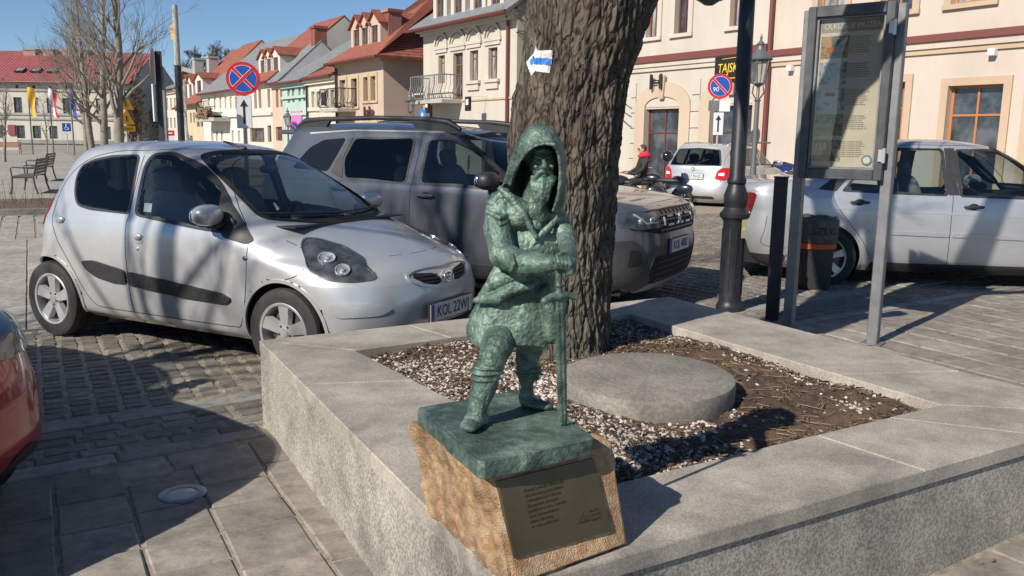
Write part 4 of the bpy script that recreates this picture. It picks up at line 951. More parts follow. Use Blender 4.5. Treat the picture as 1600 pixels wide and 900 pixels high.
def saloon(loc, hd):
    root = thing('parked_car', None, 'car')
    pm = paint('pale silver paint', (0.46, 0.475, 0.50), .5, .36)
    sh = Shape([
        (.19, 4.42, .32, .78, .6, .4, 2.6, 3), (.27, 4.53, .22, .855, .65, .4, 2.5, 3), (.42, 4.585, .15, .885, .7, .42, 2.4, 3), (.55, 4.59, .13, .893, .75, .42, 2.4, 3), (.65, 4.55, .135, .895, .8, .42, 2.5, 3), (.74, 4.43, .14, .894, .9, .42, 2.6, 3),
        (.84, 4.1, .145, .888, .9, .40, 3, 3.2), (.91, 3.75, .15, .88, .85, .38, 3, 3.4), (.955, 3.50, .155, .868, .75, .36, 3, 3.6), (.99, 3.42, .165, .858, .65, .36, 3, 4), (1.045, 3.31, .20, .835, .62, .42, 3, 4), (1.075, 3.26, .34, .822, .6, .5, 3, 4), (1.092, 3.235, .66, .812, .6, .5, 3, 4), (1.15, 3.15, .82, .78, .55, .5, 3, 3), (1.27, 2.97, 1.0, .72, .45, .5, 3, 3),
        (1.385, 2.79, 1.20, .66, .42, .5, 3, 3), (1.45, 2.64, 1.37, .615, .42, .48, 2.8, 2.8), (1.488, 2.45, 1.55, .54, .32, .35, 2.5, 2.5), (1.507, 2.25, 1.78, .40, .16, .16, 2.2, 2.2), (1.515, 2.05, 1.98, .05, .02, .02, 2, 2)], bow=.022)
    fw_ = [(2.23, .955), (2.21, 1.41), (2.58, 1.415), (2.82, 1.32), (3.10, 1.10), (3.26, .945)]
    rw_ = [(1.12, .985), (1.32, 1.20), (1.48, 1.36), (1.60, 1.415), (2.10, 1.415), (2.12, .96)]
    qw = [(.90, 1.00), (1.15, 1.20), (1.38, 1.35), (1.25, 1.19), (1.07, .985)]
    ws = [(-.76, 1.03), (0, 1.01), (.76, 1.03), (.71, 1.17), (.61, 1.38), (.56, 1.43), (0, 1.465), (-.56, 1.43), (-.61, 1.38), (-.71, 1.17)]
    rg = [(-.70, 1.12), (.70, 1.12), (.60, 1.35), (.5, 1.41), (-.5, 1.41), (-.60, 1.35)]
    arches = [(1.0, .315, .36), (3.70, .315, .36)]
    car_body(sh, root, pm, [('R', fw_), ('L', fw_), ('R', rw_), ('L', rw_), ('F', ws), ('B', rg)], arches,
             [('door', 'R', [(2.17, .3), (2.17, 1.46), (2.5, 1.46), (3.2, 1.0), (3.3, .3)]), ('door', 'R', [(2.17, .3), (2.17, 1.42), (1.5, 1.4), (1.15, 1.1), (1.1, .9), (1.45, .6), (1.5, .3)]), ('bonnet', 'T', [(3.5, -.7), (4.3, -.7), (4.45, 0), (4.3, .7), (3.5, .7)]), ('boot_lid', 'B', [(-.65, .62), (.65, .62), (.65, 1.03), (-.65, 1.03)])])
    for s_ in 'RL':
        window(root, sh, s_, fw_, M_['glass'], frame=.022, r=.04); window(root, sh, s_, rw_, M_['glass'], frame=.022, r=.04)
        obj('quarter_window', decal(sh, s_, qw, .005, .01, r=.01), M_['plastic'], root, smooth=50)
        obj('door_pillar', decal(sh, s_, [(2.125, .97), (2.11, 1.42), (2.205, 1.42), (2.225, .97)], .005, .01, r=.005), M_['plastic'], root)
        handle(root, sh, 2.36, .86, s_, M_['plastic']); handle(root, sh, 1.30, .88, s_, M_['plastic'])
        obj('side_moulding', decal(sh, s_, [(1.42, .575), (1.40, .61), (2.155, .60), (2.155, .56)], .012, .02, r=.01), pm, root, smooth=40)
        obj('side_moulding', decal(sh, s_, [(2.185, .56), (2.185, .60), (3.26, .58), (3.26, .54)], .012, .02, r=.01), pm, root, smooth=40)
        obj('sill_trim', decal(sh, s_, [(1.42, .20), (1.46, .285), (3.26, .285), (3.28, .20)], .010, .02, r=.01), M_['plastic'], root)
        tl = [(.20, .70), (.19, .92), (.24, .955), (.315, .945), (.285, .80), (.26, .69)]
        obj('tail_lamp', decal(sh, s_, tl, .008, .02, r=.03), mat('shade-darkened red lens', (.13, .012, .015), .2, coat=.6), root, smooth=50)  # shade on the tail lamp is put into this darker lens colour
        obj('reversing_lamp', decal(sh, s_, [(.205, .70), (.20, .75), (.27, .75), (.26, .70)], .011, .02, r=.01), M_['white'], root)
        hl = [(3.86, .80), (4.2, .77), (4.46, .70), (4.50, .60), (4.3, .60), (4.0, .68)]
        obj('headlight', decal(sh, s_, hl, .008, .02, r=.03), M_['refl'], root, smooth=50)
        obj('door_crease', band(sh, s_, [(.5, .845), (1.6, .80), (3.2, .77), (3.6, .77)], .012, .003, closed=False, wo=.004), pm, root, smooth=60)
    window(root, sh, 'F', ws, M_['wglass'], 'windscreen', .04, M_['black'], center=(0, 1.2)); window(root, sh, 'B', rg, M_['glass'], 'rear_window', .04)
    obj('rear_skirt', decal(sh, 'R', [(.32, .20), (.25, .33), (.62, .33), (.60, .20)], .010, .02, r=.02), M_['plastic'], root)
    number_plate(root, 4.6, .45, 'KOL 7L52'); number_plate(root, .125, .78, 'KOL 7L52', front=False)
    wells(root, sh, arches); arch_lips(root, sh, arches, pm, .02, .006)
    for ax, az, _ in arches:
        for s_ in (-1, 1): make_wheel(root, ax, s_ * .79, .315, s_, None, 6, .2, .03)
    interior(root, 1.1, 3.2, .70, 3.1, .92, belt=.93)
    for x in (2.2, 1.35):
        for y in (-.38, .38): seat(root, x, y).location.z = .04
    mirror(root, 3.0, -.87, 1.02, pm, M_['plastic'], -1, 1.05); mirror(root, 3.0, .87, 1.02, pm, M_['plastic'], 1, 1.05)
    seams(root, sh, [(p, q) for p in 'RL' for q in ([(2.17, .29), (2.16, .7), (2.17, 1.0), (2.17, 1.45)], [(2.17, 1.45), (2.58, 1.452), (2.88, 1.33), (3.30, .97), (3.33, .7), (3.3, .29)], [(2.17, 1.45), (1.58, 1.45), (1.27, 1.26), (1.08, 1.04), (1.03, .92), (1.16, .74), (1.36, .50), (1.46, .29)], [(.42, .72), (.40, .55), (.35, .42), (.62, .40)])] +
          [('T', [(3.5, -.72), (4.2, -.72), (4.45, -.45), (4.47, 0), (4.45, .45), (4.2, .72), (3.5, .72)]), ('T', [(.12, -.66), (.3, -.69), (.75, -.69)]), ('T', [(.12, .66), (.3, .69), (.75, .69)])])
    under(root, .4, 4.2, .75, .2)
    mb = MB(); mb.box((.2, -.72, .22), (4.3, .72, .45)); obj('chassis', mb, M_['black'], root)
    finish(root, loc, hd, 'pale silver saloon parked behind the information board', None)
    return root
def estate(loc, hd, pm, label, plate):
    root = thing('parked_car', None, 'car')
    sh = Shape([
        (.19, 4.05, .16, .72, .5, .4, 2.6, 3), (.28, 4.15, .06, .79, .55, .38, 2.5, 3), (.42, 4.22, .0, .815, .6, .38, 2.4, 3), (.55, 4.24, .01, .82, .65, .38, 2.4, 3), (.66, 4.18, .06, .82, .7, .36, 2.5, 3), (.76, 4.05, .075, .82, .8, .36, 2.8, 3),
        (.86, 3.75, .085, .812, .8, .36, 3, 3), (.94, 3.35, .095, .80, .7, .36, 3, 3), (.98, 3.15, .11, .785, .6, .36, 3, 3.2), (1.10, 2.95, .16, .73, .5, .36, 3, 3.4), (1.25, 2.70, .25, .675, .5, .36, 3, 3.6), (1.38, 2.45, .33, .62, .5, .36, 3, 3.6), (1.43, 2.30, .37, .585, .5, .34, 2.8, 3.4),
        (1.465, 2.0, .48, .50, .4, .3, 2.5, 3), (1.485, 1.7, .75, .36, .2, .2, 2.2, 2.2), (1.495, 1.3, 1.2, .05, .02, .02, 2, 2)], bow=.022)
    fw_ = [(2.05, 1.0), (2.05, 1.38), (2.3, 1.38), (2.6, 1.22), (2.85, 1.0)]; rw_ = [(1.18, 1.0), (1.18, 1.38), (1.95, 1.39), (1.95, 1.0)]; qw = [(.45, 1.05), (.55, 1.32), (.75, 1.37), (1.10, 1.38), (1.10, 1.0)]
    ws = [(-.70, 1.0), (.70, 1.0), (.58, 1.34), (.54, 1.385), (0, 1.42), (-.54, 1.385), (-.58, 1.34)]
    rg = [(-.62, 1.0), (.62, 1.0), (.60, 1.1), (.50, 1.36), (0, 1.39), (-.50, 1.36), (-.60, 1.1)]
    arches = [(.80, .30, .345), (3.26, .30, .345)]
    car_body(sh, root, pm, [('R', fw_), ('L', fw_), ('R', rw_), ('L', rw_), ('R', qw), ('L', qw), ('F', ws), ('B', rg)], arches, [('tailgate', 'B', [(-.64, .56), (.64, .56), (.64, 1.42), (-.64, 1.42)])])
    for s_ in 'RL':
        for p in (fw_, rw_, qw): window(root, sh, s_, p, M_['glass'], frame=.02)
        handle(root, sh, 2.15, .86, s_, pm); handle(root, sh, 1.25, .88, s_, pm)
        tl = [(.16, .70), (.16, .80), (.18, .95), (.30, .975), (.34, .88), (.24, .76), (.22, .70)]
        obj('tail_lamp', decal(sh, s_, tl, .008, .02, r=.03), M_['redlens'], root, smooth=50)
    for sg in (-1, 1):
        tl = [(sg * .52, .72), (sg * .56, .90), (sg * .66, .97), (sg * .745, .96), (sg * .77, .76), (sg * .72, .69)]
        if sg < 0: tl = tl[::-1]
        obj('tail_lamp', decal(sh, 'B', tl, .009, .02, r=.03), M_['redlens'], root, smooth=50)
        tw = [(sg * .58, .80), (sg * .60, .85), (sg * .70, .86), (sg * .70, .79)]
        obj('reversing_lamp', decal(sh, 'B', tw if sg > 0 else tw[::-1], .012, .01, r=.01), M_['white'], root)
        obj('headlight', decal(sh, 'R' if sg < 0 else 'L', [(3.7, .78), (3.95, .76), (4.12, .66), (4.0, .60), (3.75, .66)], .008, .02), M_['refl'], root, smooth=50)
        mb = MB(); mb.tube([(.62, sg * .55, 1.45), (.75, sg * .56, 1.495), (1.4, sg * .57, 1.51), (2.1, sg * .56, 1.49), (2.28, sg * .55, 1.43)], .018, 8); obj('roof_rail', mb, M_['alloy'], root, smooth=50)
        mirror(root, 2.75, sg * .80, 1.02, pm, M_['plastic'], sg)
    window(root, sh, 'F', ws, M_['wglass'], 'windscreen', .03, M_['black'], center=(0, 1.2)); window(root, sh, 'B', rg, M_['tint'], 'rear_window', .03, center=(0, 1.18))
    mb = MB(); P0 = Vector(sh.P('B', np.array([0.]), np.array([1.02]))[0]); mb.tube([P0 + Vector((-.02, 0, 0)), P0 + Vector((.02, -.35, .13))], .008, 6); obj('wiper', mb, M_['plastic'], root)
    number_plate(root, .05, .77, plate, front=False); number_plate(root, 4.25, .45, plate); emblem(root, float(sh.xr(0, .93)) - .004, .93, 'round', 5, front=False)
    obj('bumper_insert', decal(sh, 'B', [(-.55, .28), (-.5, .34), (.5, .34), (.55, .28)], .006, .02), M_['plastic'], root)
    wells(root, sh, arches); arch_lips(root, sh, arches, pm, .02, .006)
    for ax, az, _ in arches:
        for s_ in (-1, 1): make_wheel(root, ax, s_ * .72, .30, s_, None, 5, .185, .03)
    interior(root, .8, 2.9, .64, 2.8, .90)
    for x in (2.0, 1.2):
        for y in (-.35, .35): seat(root, x, y)
    seams(root, sh, [(p, q) for p in 'RL' for q in ([(2.0, .28), (2.0, 1.4)], [(2.95, .95), (3.0, .6), (2.9, .28)], [(1.12, 1.38), (1.13, .95), (1.2, .6), (1.2, .28)])] + [('B', [(-.65, 1.4), (-.66, .7), (-.60, .56), (.60, .56), (.66, .7), (.65, 1.4)])])
    under(root, .35, 3.9, .68); mb = MB(); mb.tube([(1.0, 0, 1.485), (.8, 0, 1.60)], [.006, .003], 6); obj('aerial', mb, M_['plastic'], root)
    finish(root, loc, hd, label, None); return root
def red_car(loc, hd):
    root = thing('parked_car', None, 'car')
    pm = paint('red paint', (0.24, 0.009, 0.014), .3, .3)
    sh = Shape([
        (.18, 3.70, .16, .74, .5, .35, 2.4, 2.6), (.26, 3.86, .08, .81, .55, .35, 2.3, 2.6), (.34, 3.99, .02, .85, .50, .36, 2.5, 2.5), (.42, 4.01, .0, .86, .52, .38, 2.5, 2.4), (.55, 4.0, .01, .865, .54, .40, 2.5, 2.4), (.68, 3.96, .03, .868, .58, .42, 2.5, 2.4), (.78, 3.90, .045, .868, .62, .43, 2.5, 2.4), (.86, 3.66, .06, .86, .80, .45, 2.6, 2.4),
        (.93, 3.10, .09, .835, .86, .46, 2.8, 2.5), (.98, 2.80, .11, .81, .65, .46, 2.7, 2.5), (1.12, 2.55, .17, .76, .52, .46, 2.7, 2.6), (1.25, 2.32, .25, .70, .50, .45, 2.8, 2.8), (1.36, 2.12, .34, .65, .50, .45, 2.8, 3),
        (1.42, 1.98, .42, .60, .50, .45, 2.7, 3), (1.455, 1.80, .52, .55, .45, .40, 2.5, 2.8), (1.48, 1.6, .70, .44, .34, .32, 2.3, 2.5), (1.495, 1.4, .95, .32, .20, .20, 2, 2), (1.50, 1.2, 1.15, .05, .02, .02, 2, 2)], bow=.025)
    fw_ = [(1.6, 1.0), (1.6, 1.38), (1.9, 1.40), (2.2, 1.25), (2.62, .98)]; rw_ = [(.7, 1.05), (.8, 1.33), (1.5, 1.38), (1.5, 1.0)]
    ws = [(-.70, 1.02), (.70, 1.02), (.58, 1.37), (0, 1.42), (-.58, 1.37)]
    arches = [(.68, .30, .345), (3.2, .30, .345)]
    car_body(sh, root, pm, [('R', fw_), ('L', fw_), ('R', rw_), ('L', rw_), ('F', ws)], arches, [('bonnet', 'T', [(2.95, -.66), (3.4, -.66), (3.7, -.45), (3.75, 0), (3.7, .45), (3.4, .66), (2.95, .66)])])
    for s_ in 'RL':
        for p in (fw_, rw_): window(root, sh, s_, p, M_['glass'], frame=.02)
        hl = [(3.30, .86), (3.50, .86), (3.68, .82), (3.84, .76), (3.86, .70), (3.65, .70), (3.45, .74)]
        h_ = obj('headlight', decal(sh, s_, hl, .004, .012), M_['lampdark'], root, smooth=50); obj('lens', decal(sh, s_, hl, .018, .02), M_['lens'], h_, smooth=50)
        obj('fog_lamp_recess', decal(sh, s_, [(3.80, .30), (3.82, .37), (3.88, .39), (3.92, .36), (3.89, .29)], .004, .02, r=.03), M_['black'], root)
    window(root, sh, 'F', ws, M_['wglass'], 'windscreen', .04, M_['black'], center=(0, 1.2))
    obj('grille', decal(sh, 'F', [(-.42, .26), (-.5, .45), (.5, .45), (.42, .26)], .004, .02), M_['black'], root); number_plate(root, 4.01, .50, 'KOL 91SA')
    wells(root, sh, arches); arch_lips(root, sh, arches, pm, .02, .007)
    for ax, az, _ in arches:
        for s_ in (-1, 1): make_wheel(root, ax, s_ * .76, .30, s_, None, 5, .19, .03)
    interior(root, .8, 2.8, .66, 2.75, .92); mirror(root, 2.35, .80, 1.02, pm, M_['plastic'], 1); mirror(root, 2.35, -.80, 1.02, pm, M_['plastic'], -1)
    for y in (-.36, .36): seat(root, 1.7, y)
    seams(root, sh, [('T', [(2.95, -.70), (3.4, -.70), (3.68, -.5), (3.76, -.2), (3.77, 0), (3.76, .2), (3.68, .5), (3.4, .70), (2.95, .70)]), ('L', [(3.46, .62), (3.42, .5)]), ('L', [(2.75, .95), (2.8, .6), (2.7, .28)])])
    under(root, .35, 3.6, .7)
    finish(root, loc, hd, 'dark red car whose front corner shows at the left edge', None); return root
aygo = city_car((-3.45, 7.10, .0), -27.0)
dust = suv((-2.35, 9.5, 0.0), -28.6)
opel = saloon((2.29, 9.50, .06), -8.5)
skod = estate((3.95, 19.0, .0), 52, paint('bright silver paint', (.55, .56, .58), .45, .36), 'silver estate car with roof rails seen from behind beyond the lamp post', 'KCH RHJD')
bluec = estate((7.0, 21.5, .0), 40, paint('dark blue paint', (.015, .03, .12), .3, .3), 'dark blue car mostly hidden behind the left post of the information board', 'KOL 36EX')
redc = red_car((-5.48, 4.19, 0), -28)
# ================================================================ big tree
def fbm(p, o=4, l=2.1, g_=.5):
    a = 1; s = 0; p = Vector(p)
    for _ in range(o): s += a * noise.noise(p); p = p * l; a *= g_
    return s
TY = 4.42
tree = thing('street_tree', 'thick old tree trunk with rough bark rising from the planter', 'tree', (.25, TY, .4))
prof = [(-150, 842, 975), (-100, 836, 992), (-60, 830, 1010), (-30, 827, 1014), (0, 825, 1016), (35, 822, 1010), (67, 820, 1003), (90, 817, 993), (120, 812, 983), (170, 802, 976), (200, 798, 972), (250, 797, 967), (300, 799, 963), (400, 804, 957), (480, 808, 953), (530, 806, 952), (560, 797, 960), (585, 782, 974)]
zz = []; cx = []; rr = []
for y, a, b in prof:
    A = py_(a, y, TY); B = py_(b, y, TY); zz.append((A.z + B.z) / 2); cx.append((A.x + B.x) / 2); rr.append((B.x - A.x) / 2 * .985)
zz, cx, rr = [np.array(q)[::-1] for q in (zz, cx, rr)]
NZ, NA = 330, 300; z0, z1 = .38, float(zz[-1]); V = []
for i in range(NZ):
    z = z0 + (z1 - z0) * i / (NZ - 1); c = float(np.interp(z, zz, cx)); r_ = float(np.interp(z, zz, rr))
    top = max(0, min(1, (z - 1.75) / .5))
    for k in range(NA):
        a = 2 * PI * k / NA; ca, sa = math.cos(a), math.sin(a)
        lob = 1 + .05 * noise.noise((ca * 1.6, sa * 1.6, z * .8)) + .03 * noise.noise((ca * 3.2, sa * 3.2, z * 1.6 + 5))
        w2 = .25 * noise.noise((ca * 2, sa * 2, z * 2.5 + 3))
        n1 = abs(noise.noise((ca * 8.5 + w2, sa * 8.5 + w2, z * 5.5))); n2 = abs(noise.noise((ca * 17 + w2, sa * 17, z * 16 + 7))); n3 = noise.noise((ca * 30, sa * 30, z * 40))
        amp = .016 * (1 - .62 * top)
        d = amp * min(1, n1 * 3.6) + .009 * min(1, n2 * 3) + .0035 * n3 - amp * .7 + .012 * noise.noise((ca * 3, sa * 3, z * 9)) * (1 - .4 * top)
        R_ = r_ * lob * (1 + .0) + d; V.append((c + R_ * ca, TY + R_ * sa * .95, z))
F = [(i * NA + k, i * NA + (k + 1) % NA, (i + 1) * NA + (k + 1) % NA, (i + 1) * NA + k) for i in range(NZ - 1) for k in range(NA)]
me = np_mesh('trunk', V, F); shade(me, 180); me.transform(Matrix.Translation((-.25, -TY, -.4)))
bark = mat('tree bark', (.040, .031, .023), .95, col2=(.160, .128, .096), scale=11, bump=.9, bscale=70, bdist=.008, stretch=(1, 1, .35), col3=(.11, .105, .08), scale3=1.5)
bnt = bark.node_tree; n = bnt.nodes; l = bnt.links; b = n['Principled BSDF']; tc = n.new('ShaderNodeTexCoord'); mp = n.new('ShaderNodeMapping'); mp.inputs['Scale'].default_value = (1, 1, .3); l.new(tc.outputs['Object'], mp.inputs[0])
wp = n.new('ShaderNodeTexNoise'); wp.inputs['Scale'].default_value = 9; wp.inputs['Detail'].default_value = 3; l.new(mp.outputs[0], wp.inputs[0])
vm = n.new('ShaderNodeMix'); vm.data_type = 'RGBA'; vm.inputs[0].default_value = .12; l.new(mp.outputs[0], vm.inputs[6]); l.new(wp.outputs[1], vm.inputs[7])
vo = n.new('ShaderNodeTexVoronoi'); vo.feature = 'DISTANCE_TO_EDGE'; vo.inputs['Scale'].default_value = 26; l.new(vm.outputs[2], vo.inputs[0])
cr_ = n.new('ShaderNodeValToRGB'); e = cr_.color_ramp.elements; e[0].position = 0; e[0].color = (.10, .09, .08, 1); e[1].position = .16; e[1].color = (1, 1, 1, 1); l.new(vo.outputs[0], cr_.inputs[0])
old = b.inputs['Base Color'].links[0].from_socket; mx = n.new('ShaderNodeMix'); mx.data_type = 'RGBA'; mx.blend_type = 'MULTIPLY'; mx.inputs[0].default_value = .6; l.new(old, mx.inputs[6]); l.new(cr_.outputs[0], mx.inputs[7]); l.new(mx.outputs[2], b.inputs['Base Color'])
bp0 = [x for x in n if x.type == 'BUMP'][0]; bp2 = n.new('ShaderNodeBump'); bp2.inputs['Strength'].default_value = .9; bp2.inputs['Distance'].default_value = .012; l.new(cr_.outputs[0], bp2.inputs['Height']); l.new(bp0.outputs[0], bp2.inputs['Normal']); l.new(bp2.outputs[0], b.inputs['Normal'])
trunk = obj('trunk', me, bark, tree)
# burls that break the outline
mb = MB()
twigb = mat('branch bark', (.20, .175, .14), .9, col2=(.11, .095, .075), scale=6, bump=.4, bscale=50)
def grow(mb, p, d, L, r_, depth, rg, up=.12, spread=.55, kids=(3, 5), seg=5, minr=.003, wob=.16, n=7):
    pts = [p.copy()]; rad = [r_]; q = p.copy(); dd = d.copy(); fr = []
    for i in range(seg):
        dd = (dd + Vector((rg.gauss(0, wob), rg.gauss(0, wob), rg.gauss(0, wob) + up * .5))).normalized(); q = q + dd * L / seg
        pts.append(q.copy()); rad.append(max(minr, r_ * (1 - .62 * (i + 1) / seg))); fr.append((q.copy(), dd.copy(), rad[-1]))
    mb.tube(pts, rad, n if depth > 1 else (5 if depth > 0 else 3), cap=False)
    if depth <= 0: return
    k = rg.randint(*kids)
    for j in range(k):
        t = rg.uniform(.25, 1.0) if j else 1.0; i = min(seg - 1, int(t * seg)); q, dd, rq = fr[i]
        o_ = dd.orthogonal().normalized(); o_ = Matrix.Rotation(rg.uniform(0, 2 * PI), 3, dd) @ o_
        nd = (dd + o_ * rg.uniform(.6, 1.3) * spread * 1.5 + Vector((0, 0, up))).normalized()
        grow(mb, q, nd, L * rg.uniform(.52, .8), rq * rg.uniform(.6, .9), depth - 1, rg, up, spread, kids, max(3, seg - 1) if depth < 2 else seg, minr, wob, n)
rg = random.Random(21); top = Vector((float(cx[-1]) - .25, 0, z1 - .4 - .12))
mb = MB()
grow(mb, top + Vector((-.05, 0, 0)), Vector((-.35, .1, 1)).normalized(), 2.6, .19, 4, rg, .10, .5, (3, 4), 6, .006, .10, 12)
grow(mb, top + Vector((.06, -.02, 0)), Vector((.55, .15, .9)).normalized(), 2.8, .18, 4, rg, .08, .5, (3, 4), 6, .006, .10, 12)
grow(mb, top + Vector((.0, .05, .1)), Vector((.05, .6, .9)).normalized(), 2.5, .15, 4, rg, .10, .5, (3, 4), 6, .006, .10, 12)
rlimb = py_(1004, 30, TY) - Vector((.25, TY, .4))
c_ = obj('crown', mb, bark, tree, smooth=180)
mb = MB(); P_ = [py_(950, 85, TY), py_(978, 40, TY - .02), py_(1000, -5, TY - .03), py_(1030, -70, TY - .03), py_(1095, -160, TY - .1)]
vs = []
n = 40; pts = []
for i in range(41):
    t = i / 40 * 4; k = min(3, int(t)); f = t - k; pts.append(P_[k].lerp(P_[k + 1], f))
rad = [float(np.interp(i / 40, [0, .3, .6, 1], [.10, .09, .085, .07])) for i in range(41)]
lim = MB(); lim.tube([p - Vector((.25, TY, .4)) for p in pts], rad, 64, cap=False)
lim.v = [tuple(Vector(v) + Vector((noise.noise(Vector(v) * 9), noise.noise(Vector(v) * 9 + Vector((5, 0, 0))), noise.noise(Vector(v) * 9 + Vector((0, 7, 0))))) * .02 + Vector((noise.noise(Vector(v) * 30), noise.noise(Vector(v) * 30 + Vector((5, 0, 0))), 0)) * .008) for v in lim.v]
obj('limb', lim, bark, tree, smooth=180)
# painted trail mark on the bark
from mathutils.bvhtree import BVHTree
dg = bpy.context.evaluated_depsgraph_get(); bvh = BVHTree.FromPolygons([tuple(Vector(v) ) for v in V], F)
def bark_patch(poly, off, m_, name, st=1.0):
    xs = [p[0] for p in poly]; ys = [p[1] for p in poly]; P2 = np.array(poly, float)
    nx = int((max(xs) - min(xs)) / st) + 1; ny = int((max(ys) - min(ys)) / st) + 1; idx = {}; vs = []; fs = []
    def vid(i, j):
        if (i, j) in idx: return idx[(i, j)]
        x = min(xs) + i * st; y = min(ys) + j * st; h = bvh.ray_cast(Vector((0, 0, EYE)), ray(x, y).normalized())
        q = h[0] - ray(x, y).normalized() * off if h[0] else py_(x, y, TY - .2); vs.append(q - Vector((.25, TY, .4))); idx[(i, j)] = len(vs) - 1; return idx[(i, j)]
    for i in range(nx):
        for j in range(ny):
            cxx = np.array([min(xs) + (i + .5) * st]); cyy = np.array([min(ys) + (j + .5) * st])
            if inpoly(P2, cxx, cyy)[0]: fs.append((vid(i, j), vid(i + 1, j), vid(i + 1, j + 1), vid(i, j + 1)))
    mb = MB(); mb.add(vs, fs); return obj(name, mb, m_, tree, smooth=180)
bark_patch([(822, 97), (834, 83), (837, 71), (840, 79), (863.5, 79), (862, 98), (858, 114), (836, 111), (830, 118)], .003, mat('white trail paint', (.72, .72, .72), .6, col2=(.55, .54, .52), scale=40), 'trail_mark', .7)
bark_patch([(827, 96), (834, 86), (834.5, 90), (861.5, 91.5), (859.5, 101.5), (832, 99.5), (831, 104)], .006, mat('blue trail paint', (.02, .16, .50), .6, col2=(.03, .2, .6), scale=40), 'trail_arrow', .7)
# ================================================================ boulder with plaque
boulder = thing('stone_plinth', 'rough orange brown stone block with bronze plaque on planter corner', 'stone', (0, 2.1, .46))
T0 = [gp(768, 739, .73), gp(960, 689, .73), Vector((.03, 2.50, .73)), gp(640, 660, .73)]
B0 = [Vector((-.035, 1.905, .462)), gp(985, 853, .462), Vector((.06, 2.46, .462)), gp(690, 800, .462) + Vector((-.035, -.01, 0))]
B0[0] = B0[1] - (T0[1] - T0[0]).normalized() * .375
def hexa(T_, B_, n, amp, seed, flat=None, off=Vector((0, 2.1, .46)), taper=1.0):
    cs = [Vector((0, 0, 0))] * 8; vs = []; fs = []; mb = MB()
    def pt(u, v, w2):
        a = T_[0].lerp(T_[1], u).lerp(T_[3].lerp(T_[2], u), v); b = B_[0].lerp(B_[1], u).lerp(B_[3].lerp(B_[2], u), v); return b.lerp(a, w2)
    cen = pt(.5, .5, .5)
    def disp(p, f):
        e = fbm(p * 7 + Vector((seed, 0, 0)), 5) * amp + abs(noise.noise(p * 16 + Vector((3, seed, 0)))) * amp * .5 + fbm(p * 45, 3) * amp * .16
        return p + (p - cen).normalized() * e * f - Vector((0, 0, 0))
    faces = [lambda a, b: (a, 0, b), lambda a, b: (1, a, b), lambda a, b: (1 - a, 1, b), lambda a, b: (0, 1 - a, b), lambda a, b: (a, b, 1), lambda a, b: (a, 1 - b, 0)]
    for fi, fn in enumerate(faces):
        n0 = len(mb.v); loc = []
        for i in range(n + 1):
            for j in range(n + 1):
                a, b = i / n, j / n; u, v, w2 = fn(a, b)
                # rounding of arrises
                def rd(t): e = .035; return t
                p = pt(u, v, w2); f = 1.0
                if flat:
                    f = flat(u, v, w2)
                edge = sum(1 for t in (u, v, w2) if t < .001 or t > .999)
                q = disp(p, f); 
                ds = sorted([min(u, 1 - u), min(v, 1 - v), min(w2, 1 - w2)]); rr_ = .035
                if ds[1] < rr_: q = q + (cen - q).normalized() * (rr_ - ds[1]) / rr_ * .010
                loc.append(q - off)
        fs_ = [(i * (n + 1) + j, (i + 1) * (n + 1) + j, (i + 1) * (n + 1) + j + 1, i * (n + 1) + j + 1) for i in range(n) for j in range(n)]
        mb.add(loc, fs_)
    return mb
stonem2 = granite('orange sandstone', (.46, .265, .13), (.60, .42, .25), bump=1.0, scale=28)
nb = stonem2.node_tree; bp = [x for x in nb.nodes if x.type == 'BUMP'][0]; bp.inputs['Distance'].default_value = .008
obj('block', hexa(T0, B0, 90, .020, 2, lambda u, v, w2: .12 if v < .02 else (.12 if w2 > .98 else (1.0 if u < .5 else .6))), stonem2, boulder, smooth=180)
U3 = (T0[1] - T0[0]).normalized(); Mid = (B0[1] - T0[1]).normalized(); N3 = U3.cross(-Mid).normalized()
if N3.y > 0: N3 = -N3
W3 = N3.cross(U3).normalized()
if W3.z < 0: W3 = -W3
def onface(x, y, off=.004):
    d = ray(x, y); o_ = Vector((0, 0, EYE)); P0 = T0[0].lerp(T0[1], .5).lerp(B0[0].lerp(B0[1], .5), .5) + N3 * off; t = (P0 - o_).dot(N3) / d.dot(N3); return o_ + d * t - Vector((0, 2.1, .46))
qd = [onface(*p) for p in ((777, 752), (926, 716), (955, 829), (803, 872))]
mb = MB(); mb.add([q + N3 * e for e in (-.012, .003) for q in qd], [(0, 1, 2, 3), (4, 5, 6, 7), (0, 1, 5, 4), (1, 2, 6, 5), (2, 3, 7, 6), (3, 0, 4, 7)])
brz = mat('dull bronze plaque', (.15, .125, .075), .5, .55, col2=(.11, .092, .055), scale=5, bump=.1, bscale=300, bdist=.0008, rvar=.1)
plq = obj('plaque', mb, brz, boulder)
dU = (qd[1] - qd[0]); dV = (qd[3] - qd[0]); relief = mat('raised bronze letters', (.07, .058, .035), .5, .5)
lines = ['Pomnik gwarka olkuskiego', 'ufundowany przez miasto', 'i mieszkancow Olkusza', 'dla pamieci dawnych', 'gornikow srebra i olowiu', 'oraz rzemieslnikow', 'ziemi olkuskiej', 'w roku jubileuszu']
for i, t in enumerate(lines):
    o_ = qd[0] + dU * .22 + dV * (.20 + i * .068) + N3 * .0032
    place_text('inscription', t, .0115, relief, plq, o_, dU, -dV, .0006, 'LEFT')
o_ = qd[0] + dU * .70 + dV * .80 + N3 * .0032
mb = MB(); ex = dU.normalized(); ey = -dV.normalized()
for i in range(5): mb.tube([o_ + ex * (.008 * i), o_ + ex * (.008 * i) + ey * (.012 + .006 * (i % 3))], .0016, 4)
mb.tube([o_, o_ + ex * .034], .002, 4); obj('town_mark', mb, relief, plq)
